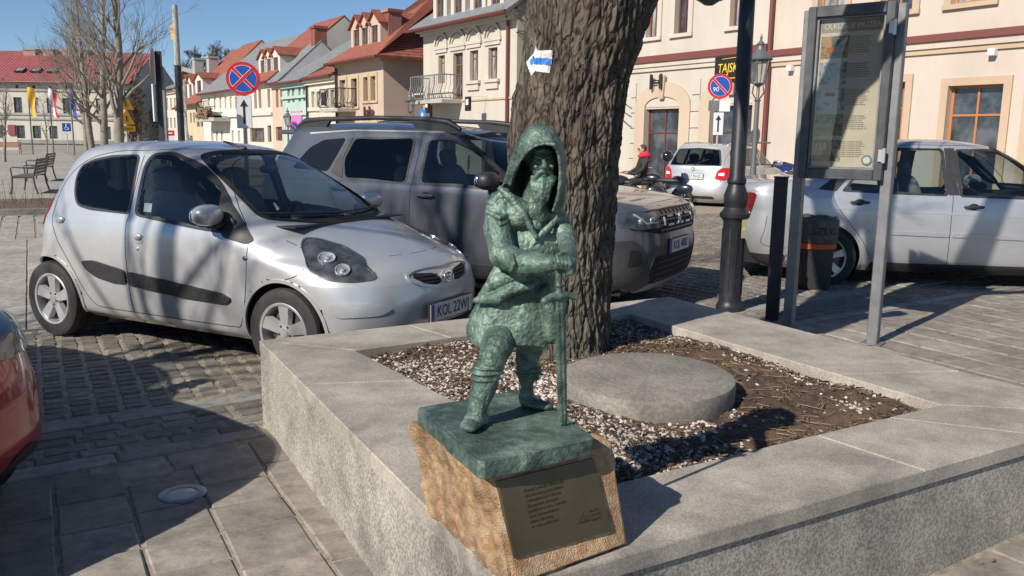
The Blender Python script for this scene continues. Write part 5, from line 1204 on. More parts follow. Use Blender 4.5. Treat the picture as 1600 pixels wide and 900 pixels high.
for i in range(3): place_text('inscription', ['MIASTO', 'OLKUSZ', 'SREBRO'][i], .009, relief, plq, o_ + ex * .04 + ey * (.02 - .011 * i), dU, -dV, .0005, 'LEFT')
# ================================================================ statue
statue = thing('bronze_statue', 'green bronze statue of a hooded bearded man leaning on sword', 'statue', (0, 2.2, .73))
SO = Vector((0, 2.2, .73))
def Q(x, y, Y=2.2): return py_(x, y, Y) - SO
bronze = bpy.data.materials.new('green patina bronze'); bronze.use_nodes = True
n = bronze.node_tree.nodes; l = bronze.node_tree.links; b = n['Principled BSDF']; tc = n.new('ShaderNodeTexCoord')
t = n.new('ShaderNodeTexNoise'); t.inputs['Scale'].default_value = 11; t.inputs['Detail'].default_value = 9; t.inputs['Roughness'].default_value = .7; l.new(tc.outputs['Object'], t.inputs[0])
r = n.new('ShaderNodeValToRGB'); e = r.color_ramp.elements; e[0].position = .30; e[0].color = (.025, .035, .029, 1); e[1].position = .72; e[1].color = (.30, .40, .335, 1); q = e.new(.52); q.color = (.108, .170, .138, 1); l.new(t.outputs[0], r.inputs[0])
t5 = n.new('ShaderNodeTexNoise'); t5.inputs['Scale'].default_value = 70; t5.inputs['Detail'].default_value = 6; l.new(tc.outputs['Object'], t5.inputs[0])
r5 = n.new('ShaderNodeValToRGB'); r5.color_ramp.elements[0].position = .63; r5.color_ramp.elements[1].position = .75; l.new(t5.outputs[0], r5.inputs[0])
mx = n.new('ShaderNodeMix'); mx.data_type = 'RGBA'; l.new(r5.outputs[0], mx.inputs[0]); l.new(r.outputs[0], mx.inputs[6]); mx.inputs[7].default_value = (.27, .33, .28, 1); l.new(mx.outputs[2], b.inputs['Base Color'])
b.inputs['Metallic'].default_value = .45; mr = n.new('ShaderNodeMapRange'); mr.inputs[3].default_value = .50; mr.inputs[4].default_value = .64; l.new(t.outputs[0], mr.inputs[0]); l.new(mr.outputs[0], b.inputs['Roughness'])
t6 = n.new('ShaderNodeTexNoise'); t6.inputs['Scale'].default_value = 130; t6.inputs['Detail'].default_value = 6; l.new(tc.outputs['Object'], t6.inputs[0])
bp = n.new('ShaderNodeBump'); bp.inputs['Strength'].default_value = .75; bp.inputs['Distance'].default_value = .004; l.new(t6.outputs[0], bp.inputs['Height']); l.new(bp.outputs[0], b.inputs['Normal'])
s = MB()
def el(x, y, Y, rx, ry, rz, M=None, e=1.0): s.ell(Q(x, y, Y), (rx, ry, rz), M, 24, 16, e)
def ch(pts, rad, n=16):
    P = [Q(*p) for p in pts]; out = []; rr_ = []
    for i in range(len(P) - 1):
        for k in range(5): out.append(P[i].lerp(P[i + 1], k / 5)); rr_.append(rad[i] + (rad[i + 1] - rad[i]) * k / 5)
    out.append(P[-1]); rr_.append(rad[-1]); s.tube(out, rr_, n); s.ell(P[0], (rad[0],) * 3); s.ell(P[-1], (rad[-1],) * 3)
# torso, stooping a little forward
el(826, 480, 2.225, .092, .070, .085); el(826, 430, 2.21, .078, .062, .07); el(828, 385, 2.20, .086, .066, .07); el(826, 345, 2.21, .094, .064, .055)
el(800, 330, 2.20, .052, .05, .042); el(862, 345, 2.21, .045, .045, .042)
# tunic skirt with folds
cs = Q(812, 470, 2.225); ce = Q(803, 530, 2.22); ks = []
nn = 64
prf = [(430, 824, .076, .062), (450, 818, .094, .072), (470, 809, .108, .080), (495, 803, .119, .086), (515, 800, .124, .090), (530, 800, .122, .090), (534, 801, .108, .080), (524, 803, .092, .070)]
vs = []
for y, x, rx, ry in prf:
    c0 = Q(x, y, 2.225)
    for k in range(nn):
        a = 2 * PI * k / nn; f = 1 + (.075 * math.sin(a * 5 + 1) + .05 * math.sin(a * 9 + 2)) * max(0, (y - 440) / 90)
        vs.append(c0 + Vector((rx * f * math.cos(a), ry * f * math.sin(a), .006 * math.sin(a * 4 + 1) * (y > 500))))
s.add(vs, [(i * nn + k, i * nn + (k + 1) % nn, (i + 1) * nn + (k + 1) % nn, (i + 1) * nn + k) for i in range(len(prf) - 1) for k in range(nn)] + [tuple(range(nn - 1, -1, -1)), tuple(range((len(prf) - 1) * nn, len(prf) * nn))])
# jacket peplum flaring left, belt roll
ch([(792, 415, 2.17), (770, 445, 2.16), (748, 468, 2.17)], [.030, .022, .010]); ch([(745, 470, 2.17), (775, 466, 2.14), (800, 452, 2.125), (830, 446, 2.12)], [.010, .017, .016, .012]); ch([(775, 440, 2.15), (800, 432, 2.135), (835, 440, 2.13)], [.022, .02, .012])
ch([(756, 462, 2.19), (790, 440, 2.24), (850, 430, 2.25)], [.016, .024, .02])
ch([(852, 455, 2.16), (862, 490, 2.16), (862, 525, 2.165)], [.020, .026, .022]); ch([(866, 480, 2.19), (868, 520, 2.19)], [.018, .022])
# legs: thigh, cuffed boots, feet
FL = gp(742, 664, .778) ; FR = gp(838, 634, .778)
yl, yr = FL.y, FR.y
ch([(786, 515, 2.215), (775, 545, yl + .03), (768, 566, yl + .01)], [.050, .041, .036]); ch([(768, 560, yl + .01), (758, 600, yl + .01), (748, 630, yl + .01), (744, 655, yl + .015)], [.034, .033, .028, .026])
for a, r_ in ((572, .042), (580, .044), (590, .040)): el(763 - (a - 572) * .25, a, yl + .01, r_, r_ * .9, .011)
el(741, 657, yl - .002, .030, .040, .022); el(735, 664, yl - .035, .026, .040, .016); el(752, 655, yl + .02, .024, .03, .02)
ch([(832, 515, 2.235), (827, 545, yr + .02), (824, 566, yr)], [.046, .038, .032]); ch([(824, 566, yr), (822, 600, yr), (822, 622, yr)], [.030, .021, .022])
for a, r_ in ((574, .037), (582, .038), (590, .032)): el(826, a, yr, r_, r_ * .9, .009)
el(826, 627, yr - .003, .026, .03, .020); el(840, 632, yr - .018, .036, .024, .014, Matrix.Rotation(R(-22), 3, 'Z')); el(853, 634, yr - .03, .022, .018, .011)
# arms
ch([(783, 322, 2.185), (778, 355, 2.155), (785, 398, 2.115)], [.040, .037, .035]); ch([(785, 398, 2.115), (812, 411, 2.07), (845, 413, 2.035), (866, 411, 2.015)], [.035, .033, .029, .020])
el(774, 318, 2.185, .026, .040, .018, Matrix.Rotation(R(25), 3, 'Y'))
ch([(872, 345, 2.20), (884, 372, 2.16), (888, 390, 2.10)], [.030, .024, .022]); ch([(888, 390, 2.10), (889, 400, 2.05), (885, 404, 2.015)], [.022, .021, .018])
for a in ((792, 372), (800, 400), (822, 410)): pass
for k in range(7):
    t = k / 6; x = 781 + 6 * t; y = 335 + 55 * t; ch([(x - 19, y - 4 + 3 * (k % 2), 2.15), (x, y + 6, 2.118), (x + 17, y - 3, 2.15)], [.006, .008, .006], 8)
for k in range(5):
    x = 800 + k * 13; ch([(x, 398, 2.052), (x + 4, 412, 2.028), (x - 2, 426, 2.05)], [.004, .0050, .004], 8)
# hands clasped over the pommel, five fingers each
hc = 2.0
el(877, 408, hc, .021, .017, .017); el(884, 413, hc + .012, .020, .018, .016)
for i in range(4):
    ch([(870 + i * 6.2, 400 + i * .8, hc - .004), (873 + i * 6.2, 409 + i, hc - .022), (872 + i * 6, 418 + i, hc - .014), (871 + i * 5.6, 423 + i * .8, hc + .002)], [.0055, .0060, .0055, .0042], 8)
    ch([(892, 402 + i * 5.5, hc + .008), (898, 407 + i * 5.2, hc - .006), (893, 413 + i * 4.6, hc - .016), (886, 417 + i * 4, hc - .010)], [.0055, .0058, .0052, .0042], 8)
ch([(866, 404, hc), (862, 412, hc - .012), (868, 419, hc - .016)], [.006, .006, .0048], 8); ch([(884, 398, hc + .004), (877, 396, hc - .008), (870, 399, hc - .012)], [.006, .006, .0048], 8)
# neck, head with face and long beard
ch([(836, 320, 2.19), (846, 285, 2.165)], [.04, .034]); el(848, 255, 2.155, .033, .040, .046)
el(848, 261, 2.134, .025, .019, .033); el(848, 236, 2.130, .027, .020, .012)
ch([(836, 244, 2.113), (845, 247, 2.107)], [.0034, .0044], 8); ch([(853, 247, 2.107), (862, 244, 2.113)], [.0044, .0034], 8)
ch([(849, 247, 2.108), (850, 253, 2.100), (851, 260, 2.090)], [.0044, .0052, .0078], 10); el(846, 261, 2.099, .0048, .006, .0042); el(856, 261, 2.099, .0048, .006, .0042)
el(841, 252, 2.117, .0044, .004, .0028); el(858, 252, 2.117, .0044, .004, .0028); el(838, 260, 2.121, .008, .008, .008); el(861, 260, 2.121, .008, .008, .008)
ch([(849, 267, 2.100), (841, 270, 2.104), (836, 279, 2.110), (835, 288, 2.116)], [.0052, .0060, .0052, .003], 8); ch([(853, 267, 2.100), (860, 270, 2.105), (864, 279, 2.111), (864, 288, 2.117)], [.0052, .0060, .0052, .003], 8)
el(850, 274, 2.108, .008, .006, .0032); el(848, 283, 2.135, .024, .018, .020); el(846, 298, 2.140, .016, .015, .024)
for i in range(9):
    x = 832 + i * 4.2; rr2 = 1 - abs(i - 4) / 6
    ch([(x, 277, 2.122 - .012 * rr2), (846 + (x - 849) * .88 + 1.6 * math.sin(i * 2.1), 293, 2.120 - .016 * rr2), (845 + (x - 849) * .58 + 2.2 * math.sin(i * 1.7), 310, 2.120 - .012 * rr2), (844 + (x - 849) * .20, 318 + 18 * rr2, 2.122)], [.0056, .0056, .0044, .0020], 8)
# hood: a thick cloth shell round the head
rim = [(797, 289, 2.155), (803, 270, 2.135), (812, 253, 2.11), (823, 237, 2.085), (838, 227, 2.07), (853, 224, 2.068), (866, 226, 2.062), (873, 240, 2.075), (876, 262, 2.09), (876, 285, 2.105), (872, 308, 2.12), (864, 330, 2.13)]
mid = [(784, 290, 2.165), (790, 270, 2.155), (799, 246, 2.14), (810, 220, 2.125), (826, 200, 2.11), (845, 195, 2.11), (864, 203, 2.115), (878, 222, 2.13), (884, 250, 2.14), (885, 285, 2.15), (881, 318, 2.16), (874, 345, 2.17)]
mid2 = [(790, 303, 2.19), (796, 276, 2.19), (804, 248, 2.19), (814, 224, 2.19), (828, 206, 2.19), (845, 200, 2.19), (862, 207, 2.19), (874, 226, 2.195), (880, 254, 2.20), (882, 288, 2.20), (880, 320, 2.20), (876, 345, 2.20)]
bk = [(808, 330, 2.245), (812, 300, 2.26), (817, 272, 2.27), (824, 248, 2.27), (833, 232, 2.268), (844, 227, 2.265), (855, 233, 2.266), (864, 248, 2.268), (868, 272, 2.268), (870, 300, 2.26), (868, 325, 2.25), (864, 345, 2.24)]
bk2 = [(838, 300, 2.275)] * 12
rings = [rim, mid, mid2, bk, bk2]; P3 = [[Q(*p) for p in r_] for r_ in rings]
def cr(a, b_, c, d, t): return .5 * ((2 * b_) + (c - a) * t + (2 * a - 5 * b_ + 4 * c - d) * t * t + (3 * b_ - a - 3 * c + d) * t ** 3)
def dense(Pl, k):
    out = []
    for i in range(len(Pl) - 1):
        a = Pl[max(0, i - 1)]; b_ = Pl[i]; c = Pl[i + 1]; d = Pl[min(len(Pl) - 1, i + 2)]
        for j in range(k): out.append([cr(a[q], b_[q], c[q], d[q], j / k) for q in range(len(a))] if isinstance(a, list) else cr(a, b_, c, d, j / k))
    out.append(Pl[-1]); return out
G = [dense(r_, 4) for r_ in dense(P3, 6)]; nr, nc = len(G), len(G[0]); hcn = Q(846, 280, 2.17)
vs = [p for r_ in G for p in r_]; inner = []
for i in range(nr):
    for j in range(nc):
        p = G[i][j]; inner.append(p + (hcn - p).normalized() * (.011 if i > 3 else .009))
def gr(o_, rev): return [((o_ + i * nc + j, o_ + i * nc + j + 1, o_ + (i + 1) * nc + j + 1, o_ + (i + 1) * nc + j)[::-1] if rev else (o_ + i * nc + j, o_ + i * nc + j + 1, o_ + (i + 1) * nc + j + 1, o_ + (i + 1) * nc + j)) for i in range(nr - 1) for j in range(nc - 1)]
tot = nr * nc; fs = gr(0, False) + gr(tot, True)
for j in range(nc - 1): fs += [(j, j + 1, tot + j + 1, tot + j), ((nr - 1) * nc + j, (nr - 1) * nc + j + 1, tot + (nr - 1) * nc + j + 1, tot + (nr - 1) * nc + j)]
for i in range(nr - 1): fs += [(i * nc, (i + 1) * nc, tot + (i + 1) * nc, tot + i * nc), (i * nc + nc - 1, (i + 1) * nc + nc - 1, tot + (i + 1) * nc + nc - 1, tot + i * nc + nc - 1)]
s.add(vs + inner, fs)
ch([(r_[0], r_[1], r_[2]) for r_ in rim], [.0045] + [.005] * 10 + [.0045], 10)
el(846, 235, 2.20, .060, .062, .050)
# shoulder cape and crossed lapels
ch([(783, 296, 2.16), (800, 310, 2.145), (820, 338, 2.13), (838, 372, 2.125)], [.010, .011, .010, .006]); ch([(874, 336, 2.165), (862, 350, 2.146), (848, 364, 2.136), (828, 388, 2.138)], [.007, .008, .008, .004])
ch([(792, 300, 2.16), (778, 309, 2.16), (764, 317, 2.17)], [.011, .011, .008]); el(812, 335, 2.155, .035, .028, .040)
el(836, 332, 2.160, .040, .028, .035); el(868, 338, 2.175, .028, .030, .020); el(838, 352, 2.140, .014, .010, .012)
raw = s.mesh('raw'); tmp = bpy.data.objects.new('tmp', raw); COL.objects.link(tmp)
def remesh(o, vx, sm, disp_f):
    md = o.modifiers.new('r', 'REMESH'); md.mode = 'VOXEL'; md.voxel_size = vx; m2 = o.modifiers.new('s', 'SMOOTH'); m2.factor = .5; m2.iterations = sm
    bpy.context.view_layer.update(); me = bpy.data.meshes.new_from_object(o.evaluated_get(bpy.context.evaluated_depsgraph_get())); bpy.data.objects.remove(o)
    nv = len(me.vertices); co = np.zeros(nv * 3); me.vertices.foreach_get('co', co); co = co.reshape(-1, 3); nr_ = np.zeros(nv * 3); me.vertices.foreach_get('normal', nr_); nr_ = nr_.reshape(-1, 3)
    dd = np.array([disp_f(Vector(c)) for c in co]); co += nr_ * dd[:, None]; me.vertices.foreach_set('co', co.ravel()); me.update(); me.materials.clear(); shade(me, 180); return me
def clay(c):
    k = 1.0; d = .0022 * fbm(c * 24, 2) + .0017 * abs(noise.noise(c * 62)) - .0008 + .0012 * noise.noise(c * 120) + .0008 * noise.noise(c * 230)
    if Vector((c.x - Q(850, 256, 2.1).x, c.y - (-.1), c.z - Q(850, 256, 2.1).z)).length < .045: k = .25
    if abs(c.z - Q(877, 410, 2.0).z) < .03 and c.y < -.15: k = .3
    return d * k
fig = remesh(tmp, .0024, 1, clay); obj('figure', fig, bronze, statue)
s = MB()
ch([(873, 414, hc + .003), (873, 440, hc + .003), (874, 458, hc + .004)], [.010, .0085, .009], 12); el(873, 412, hc + .003, .013, .013, .012); el(874, 446, hc + .003, .0115, .0115, .005)
ch([(851, 470, hc - .012), (862, 463, hc - .002), (874, 462, hc + .004), (888, 461, hc + .012), (899, 464, hc + .02)], [.0095, .0085, .012, .0085, .0095], 10)
tip = gp(880, 664, .778) - SO; gd = Q(874, 462, hc + .004); ax = (tip - gd).normalized(); sx = Vector((.93, .36, 0)); sx = (sx - ax * sx.dot(ax)).normalized(); sy = ax.cross(sx)
vs = []
for t, w2, th in ((0, .0180, .0075), (.15, .0170, .007), (.93, .0140, .0065), (1.0, .013, .006)):
    c0 = gd.lerp(tip, t)
    for a, b_ in ((-1, 0), (-.35, .75), (0, .45), (.35, .75), (1, 0), (.35, -.75), (0, -.45), (-.35, -.75)): vs.append(c0 + sx * a * w2 + sy * b_ * th)
s.add(vs, [(i * 8 + k, i * 8 + (k + 1) % 8, (i + 1) * 8 + (k + 1) % 8, (i + 1) * 8 + k) for i in range(3) for k in range(8)] + [tuple(range(7, -1, -1)), tuple(range(24, 32))])
tmp = bpy.data.objects.new('tmp', s.mesh('raw2')); COL.objects.link(tmp)
obj('sword', remesh(tmp, .0022, 1, lambda c: .0007 * noise.noise(c * 90) + .0009 * noise.noise(c * 30)), bronze, statue)
PT = [gp(750, 724, .775), gp(931, 683, .775), Vector((.045, 2.43, .775)), gp(652, 637, .775)]; zb = .731
PB_ = [Vector((p.x, p.y, zb)) for p in PT]
obj('base_plate', hexa(PT, PB_, 90, .0065, 9, None, SO), bronze, statue, smooth=180)
# ================================================================ information board
steel = mat('grey painted steel', (.15, .155, .165), .5, .3, col2=(.21, .215, .22), scale=9, bump=.15, bscale=120, bdist=.001)
darks = mat('black painted iron', (.016, .018, .022), .45, .2, col2=(.03, .032, .038), scale=12, bump=.2, bscale=90, bdist=.001)
BL, BR = gp(1231, 517, .11), gp(1363, 537, .11); BX = (BR - BL); BLEN = BX.length; BX.normalize(); BN = Vector((BX.y, -BX.x, 0))      # BN towards the camera
if BN.y > 0: BN = -BN
board = thing('information_board', 'tall grey glazed information board on two steel posts', 'notice board', tuple(BL))
MBD = Matrix(((BX.x, -BN.x, 0, 0), (BX.y, -BN.y, 0, 0), (0, 0, 1, 0), (0, 0, 0, 1)))      # local x along board, y away from camera
ztopL = py_(1275, 17, BL.y).z - .11; zlow = py_(1250, 275, BL.y).z - .11
ztopL = min(ztopL, 2.36)
def bobj(name, mb, m_, parent=None, **k):
    mb.v = [tuple(MBD @ Vector(v)) for v in mb.v]; return obj(name, mb, m_, parent or board, **k)
for x in (0, BLEN):
    mb = MB(); mb.box((x - .036, -.03, -.05), (x + .036, .045, ztopL), bev=.006); bobj('post', mb, steel)
    mb = MB(); mb.box((x - .07, -.06, 0), (x + .07, .08, .008)); bobj('base_plate', mb, steel)
z0b, z1b = zlow, ztopL - .0
mb = MB(); mb.box((.045, -.07, z0b), (BLEN - .045, .07, z1b)); 
case = MB(); xa, xb = .046, BLEN - .046
case.box((xa, -.02, z0b), (xb, .07, z1b - .003)); bobj('back_case', case, steel)
fr = MB()
for a, b in (((xa - .03, -.085, z0b - .01), (xa + .028, -.021, z1b + .012)), ((xb - .028, -.085, z0b - .01), (xb + .03, -.021, z1b + .012)), ((xa + .029, -.085, z0b - .01), (xb - .029, -.021, z0b + .06)), ((xa + .029, -.085, z1b - .062), (xb - .029, -.021, z1b + .012))): fr.box(a, b, bev=.005)
bobj('door_frame', fr, mat('dark grey frame', (.06, .063, .07), .45, .4, col2=(.10, .105, .11), scale=10))
fr = MB(); fr.box((xa + .030, -.06, z0b + .061), (xa + .044, -.022, z1b - .063)); fr.box((xb - .044, -.06, z0b + .061), (xb - .030, -.022, z1b - .063)); fr.box((xa + .045, -.06, z0b + .061), (xb - .045, -.022, z0b + .075)); fr.box((xa + .045, -.06, z1b - .077), (xb - .045, -.022, z1b - .063)); bobj('inner_frame', fr, steel)
for z in (z1b - .16, z0b + .16):
    mb = MB(); mb.lathe([(.012, -.05), (.012, .05)], 12, Matrix.Translation((xb + .034, -.09, z))); mb.box((xb - .0, -.098, z - .04), (xb + .03, -.086, z + .04)); bobj('hinge', mb, M_['alloy'], smooth=50)
px0, px1, pz0, pz1 = xa + .046, xb - .046, z0b + .076, z1b - .078
mb = MB(); mb.box((px0, -.026, pz0), (px1, -.0215, pz1)); bobj('poster', mb, mat('faded poster', (.60, .58, .50), .6, col2=(.52, .50, .43), scale=3))
mb = MB(); mb.box((px0 + .004, -.028, pz1 - .085), (px1 - .004, -.0262, pz1 - .008)); hb = bobj('poster_heading', mb, mat('heading band', (.30, .285, .24), .6))
def btext(name, t, size, m_, x, z, align='LEFT', sx=1.0):
    o_ = MBD @ Vector((x, -.0285, z)); return place_text(name, t, size, m_, board, o_, BX, (0, 0, 1), .0004, align, sx)
btext('heading_letters', 'OLKUSKIE MUZEA', .051, mat('pale ink', (.70, .67, .58), .6), (px0 + px1) / 2, pz1 - .046, 'CENTER', .92)
PW, PH = px1 - px0, pz1 - pz0
INK2 = mat('grey ink', (.16, .15, .13), .6)
pics = [((.10, .13, .12), (.42, .25, .13)), ((.18, .21, .25), (.48, .48, .48)), ((.15, .26, .46), (.62, .56, .48)), ((.15, .20, .09), (.42, .38, .30)), ((.11, .12, .12), (.36, .33, .33))]
for i, (c1, c2) in enumerate(pics):
    zt = pz1 - .11 - i * (PH - .12) / 5; mb = MB(); mb.box((px0 + .01, -.0285, zt - .150), (px0 + .01 + PW * .44, -.0262, zt)); pc = bobj('photo_print', mb, mat('print', c1, .5, col2=c2, scale=16, detail=3, ramp=(.45, .55), coords='Object'))
    det = MB(); xx = px0 + .01
    if i == 0: det.box((xx + .04, -.0295, zt - .11), (xx + .13, -.0286, zt - .075)); dm = (.36, .15, .05)
    if i == 1:
        for q in range(5): det.box((xx + .015 + q * .032, -.0295, zt - .11), (xx + .030 + q * .032, -.0286, zt - .02))
        dm = (.36, .38, .4)
    if i == 2: det.box((xx + .03, -.0295, zt - .095), (xx + .14, -.0286, zt - .055)); dm = (.6, .58, .54)
    if i == 3: det.box((xx + .01, -.0295, zt - .118), (xx + .17, -.0286, zt - .09)); dm = (.28, .25, .18)
    if i == 4:
        for q in range(3): det.box((xx + .012 + q * .028, -.0295, zt - .07), (xx + .03 + q * .028, -.0286, zt - .02))
        dm = (.5, .5, .5)
    bobj('print_detail', det, mat('print detail', dm, .5), pc) if False else (setattr(bobj('print_detail', det, mat('print detail', dm, .5)), 'parent', pc))
    if i in (2, 4):
        d2 = MB(); d2.box((xx + (.05 if i == 2 else .07), -.0305, zt - (.055 if i == 2 else .115)), (xx + (.12 if i == 2 else .13), -.0296, zt - (.03 if i == 2 else .075))); setattr(bobj('print_detail', d2, mat('print red', (.36, .03, .03), .5)), 'parent', pc)
    for k in range(8):
        if k > 6 and i % 2: continue
        w2 = PW * .5 * (1 if k < 7 else .6); btext('text_line', 'muzeum w podziemiach olkuskiego ratusza'[: 36 - (k * 7 + i) % 9], .0105, INK2, px0 + PW * .47, zt - .012 - k * .0145, 'LEFT', .95)
mb = MB(); mb.lathe([(.0001, 0), (.035, 0), (.035, .002), (.0001, .002)], 32, Matrix.Translation((px1 - .045, -.031, pz0 + .05)) @ Matrix.Rotation(PI / 2, 4, 'X')); st = bobj('sticker', mb, mat('sticker blue', (.10, .26, .42), .5))
mb = MB(); mb.lathe([(.0001, 0), (.024, 0), (.024, .001), (.0001, .001)], 32, Matrix.Translation((px1 - .045, -.0335, pz0 + .05)) @ Matrix.Rotation(PI / 2, 4, 'X')); setattr(bobj('sticker_centre', mb, M_['white']), 'parent', st)
mb = MB(); mb.box((px0 - .008, -.052, pz0 - .008), (px1 + .008, -.049, pz1 + .008)); bobj('glass_pane', mb, glass('board glass', (.90, .89, .86)))
# ================================================================ street lamp beside the board
LP = gp(1142, 490, .06); LP = Vector((1.86, 7.10, .085))
lamp = thing('street_lamp', 'black cast iron lamp post in the foreground beside the planter', 'street lamp', tuple(LP))
zc = py_(1150, 335, LP.y).z - LP.z; zn = py_(1160, 290, LP.y).z - LP.z
mb = MB(); mb.lathe([(.118, -.05), (.118, .05), (.102, .07), (.096, .10), (.093, zc - .06), (.102, zc - .04), (.125, zc - .02), (.128, zc + .01), (.108, zc + .03), (.090, zc + .06), (.098, zc + .10), (.102, zc + .16), (.084, zc + .21), (.071, zc + .25), (.080, zc + .265), (.080, zc + .29), (.066, zc + .32), (.062, 3.2), (.056, 4.3)], 12)
obj('post', mb, darks, lamp, smooth=30)
mb = MB()
for k in range(12):
    a = 2 * PI * k / 12; mb.box((-.008, .086, .16), (.008, .098, zc - .12), Matrix.Rotation(a, 4, 'Z'))
obj('fluting', mb, darks, lamp)
mb = MB(); mb.box((.022, -.106, .64), (.062, -.098, .80), Matrix.Rotation(R(10), 4, 'Z')); tg = obj('warning_tag', mb, mat('tag grey', (.34, .30, .20), .6), lamp)
mb = MB(); mb.prism([(.030, .70), (.054, .70), (.042, .74)], lambda u, v, w2: tuple(Matrix.Rotation(R(10), 3, 'Z') @ Vector((u, w2, v))), -.1085, -.1065); obj('tag_triangle', mb, mat('tag yellow', (.65, .45, .03), .6), tg)
armz = py_(1110, -6, LP.y).z - LP.z
def lantern(parent, c, h, m_, sc=1.0, warm=False):
    """square tapered lantern, c = bottom centre"""
    c = Vector(c); L = sub('lantern', parent, tuple(c)); a, b = .085 * sc, .15 * sc
    mb = MB()
    for i in range(6):
        t = 2 * PI * i / 6; t2 = 2 * PI * (i + 1) / 6; p = [(a * math.cos(t), a * math.sin(t), .04 * sc), (b * math.cos(t), b * math.sin(t), h)]; mb.tube(p, .009 * sc, 6)
        mb.tube([(b * math.cos(t), b * math.sin(t), h), (b * math.cos(t2), b * math.sin(t2), h)], .011 * sc, 6); mb.tube([(a * math.cos(t), a * math.sin(t), .04 * sc), (a * math.cos(t2), a * math.sin(t2), .04 * sc)], .011 * sc, 6)
    obj('lantern_frame', mb, m_, L)
    mb = MB(); mb.lathe([(a * .97, .045 * sc), (b * .97, h - .01)], 6); obj('pane', mb, glass('lantern glass', (.8, .8, .78), .05, .15, (.5, .5, .5)), L)
    mb = MB(); mb.lathe([(b * 1.15, h), (b * 1.18, h + .015 * sc), (b * .85, h + .07 * sc), (b * .45, h + .13 * sc), (.05 * sc, h + .16 * sc), (.05 * sc, h + .20 * sc), (.065 * sc, h + .21 * sc), (.03 * sc, h + .25 * sc), (.012 * sc, h + .27 * sc), (.02 * sc, h + .30 * sc), (.003, h + .36 * sc)], 24); mb.lathe([(.03 * sc, 0), (.06 * sc, .02 * sc), (a * 1.1, .04 * sc)], 16); obj('cap', mb, m_, L, smooth=40)
    return L
ah = Vector((py_(1108, 6, LP.y - .25).x - LP.x, -.25, 0))
mb = MB(); mb.tube([(0, 0, 3.75), (ah.x * .4, ah.y * .4, 3.95), (ah.x, ah.y, 3.9), (ah.x, ah.y, 3.55)], .02, 8); obj('arm', mb, darks, lamp, smooth=60)
bz = py_(1108, 8, LP.y - .25).z - LP.z; lantern(lamp, (ah.x, ah.y, bz), .38, mat('lantern iron', (.10, .105, .11), .5, .4), 1.15)
bol = gp(1212, 512, .06); bol = Vector((2.12, 6.75, .09))
bo = thing('bollard', 'slim square black post between lamp post and information board', 'bollard', tuple(bol), R(-20)); zt = py_(1221, 278, bol.y).z - bol.z
mb = MB(); mb.box((-.052, -.045, -.05), (.052, .045, zt), bev=.006); obj('post', mb, darks, bo); mb = MB(); mb.box((-.056, -.05, zt), (.056, .05, zt + .012)); obj('cap', mb, darks, bo); mb = MB(); mb.box((-.09, -.09, -.01), (.09, .09, .012)); obj('foot', mb, darks, bo)
# litter bin with a bag folded over its rim
bn_ = Vector((2.96, 8.25, .11)); bi = thing('litter_bin', 'dark round litter bin with an orange band behind the board', 'litter bin', tuple(bn_))
mb = MB(); mb.lathe([(.17, 0), (.175, .02), (.18, .40), (.185, .44)], 40); obj('drum', mb, M_['plastic'], bi, smooth=40)
mb = MB(); mb.lathe([(.187, .395), (.199, .40), (.202, .445), (.191, .45)], 40); obj('band', mb, mat('orange band', (.55, .10, .025), .6), bi, smooth=40)
bagm = mat('bin bag', (.055, .05, .045), .4, col2=(.09, .08, .07), scale=12, bump=.8, bscale=25, bdist=.02)
mb = MB(); vs = []; nn = 48
for r_, z in ((.186, .43), (.196, .455), (.205, .52), (.21, .62), (.208, .68), (.19, .705), (.16, .70), (.15, .60), (.12, .45)):
    for k in range(nn):
        a = 2 * PI * k / nn; f = 1 + .05 * noise.noise((math.cos(a) * 3, math.sin(a) * 3, z * 9)) + .02 * math.sin(a * 13); vs.append((r_ * f * math.cos(a), r_ * f * math.sin(a), z + .02 * noise.noise((a * 2, z, 1))))
mb.add(vs, [(i * nn + k, i * nn + (k + 1) % nn, (i + 1) * nn + (k + 1) % nn, (i + 1) * nn + k) for i in range(8) for k in range(nn)]); obj('bag', mb, bagm, bi, smooth=180)
place_text('graffiti', 'SZLO', .10, mat('graffiti ink', (.012, .012, .012), .6), bi, (.02, -.213, .57), (1, .03, 0), (0, 0, 1), .002, sx=1.1)
# ================================================================ signs
redm = mat('sign red', (.50, .015, .025), .4); blum = mat('sign blue', (.015, .075, .36), .4); grym = mat('sign back grey', (.36, .37, .38), .5, .3); yelm = mat('sign yellow', (.70, .36, .02), .5)
def disc(parent, c, r_, th, m_, nrm_az, name, r0=0.0, n=48):
    mb = MB(); A = Matrix.Translation(c) @ Matrix.Rotation(nrm_az, 4, 'Z') @ Matrix.Rotation(PI / 2, 4, 'X')
    mb.lathe([(max(r0, .0001), 0), (r_, 0), (r_, th), (max(r0, .0001), th)] + ([(r0, 0)] if r0 else []), n, A); return obj(name, mb, m_, parent)
def bar2(parent, c, L, w_, th, ang, az, m_, name, off=0):
    mb = MB(); A = Matrix.Translation(c) @ Matrix.Rotation(az, 4, 'Z') @ Matrix.Rotation(ang, 4, 'Y'); mb.box((-L / 2, -off - th, -w_ / 2), (L / 2, -off, w_ / 2), A); return obj(name, mb, m_, parent)
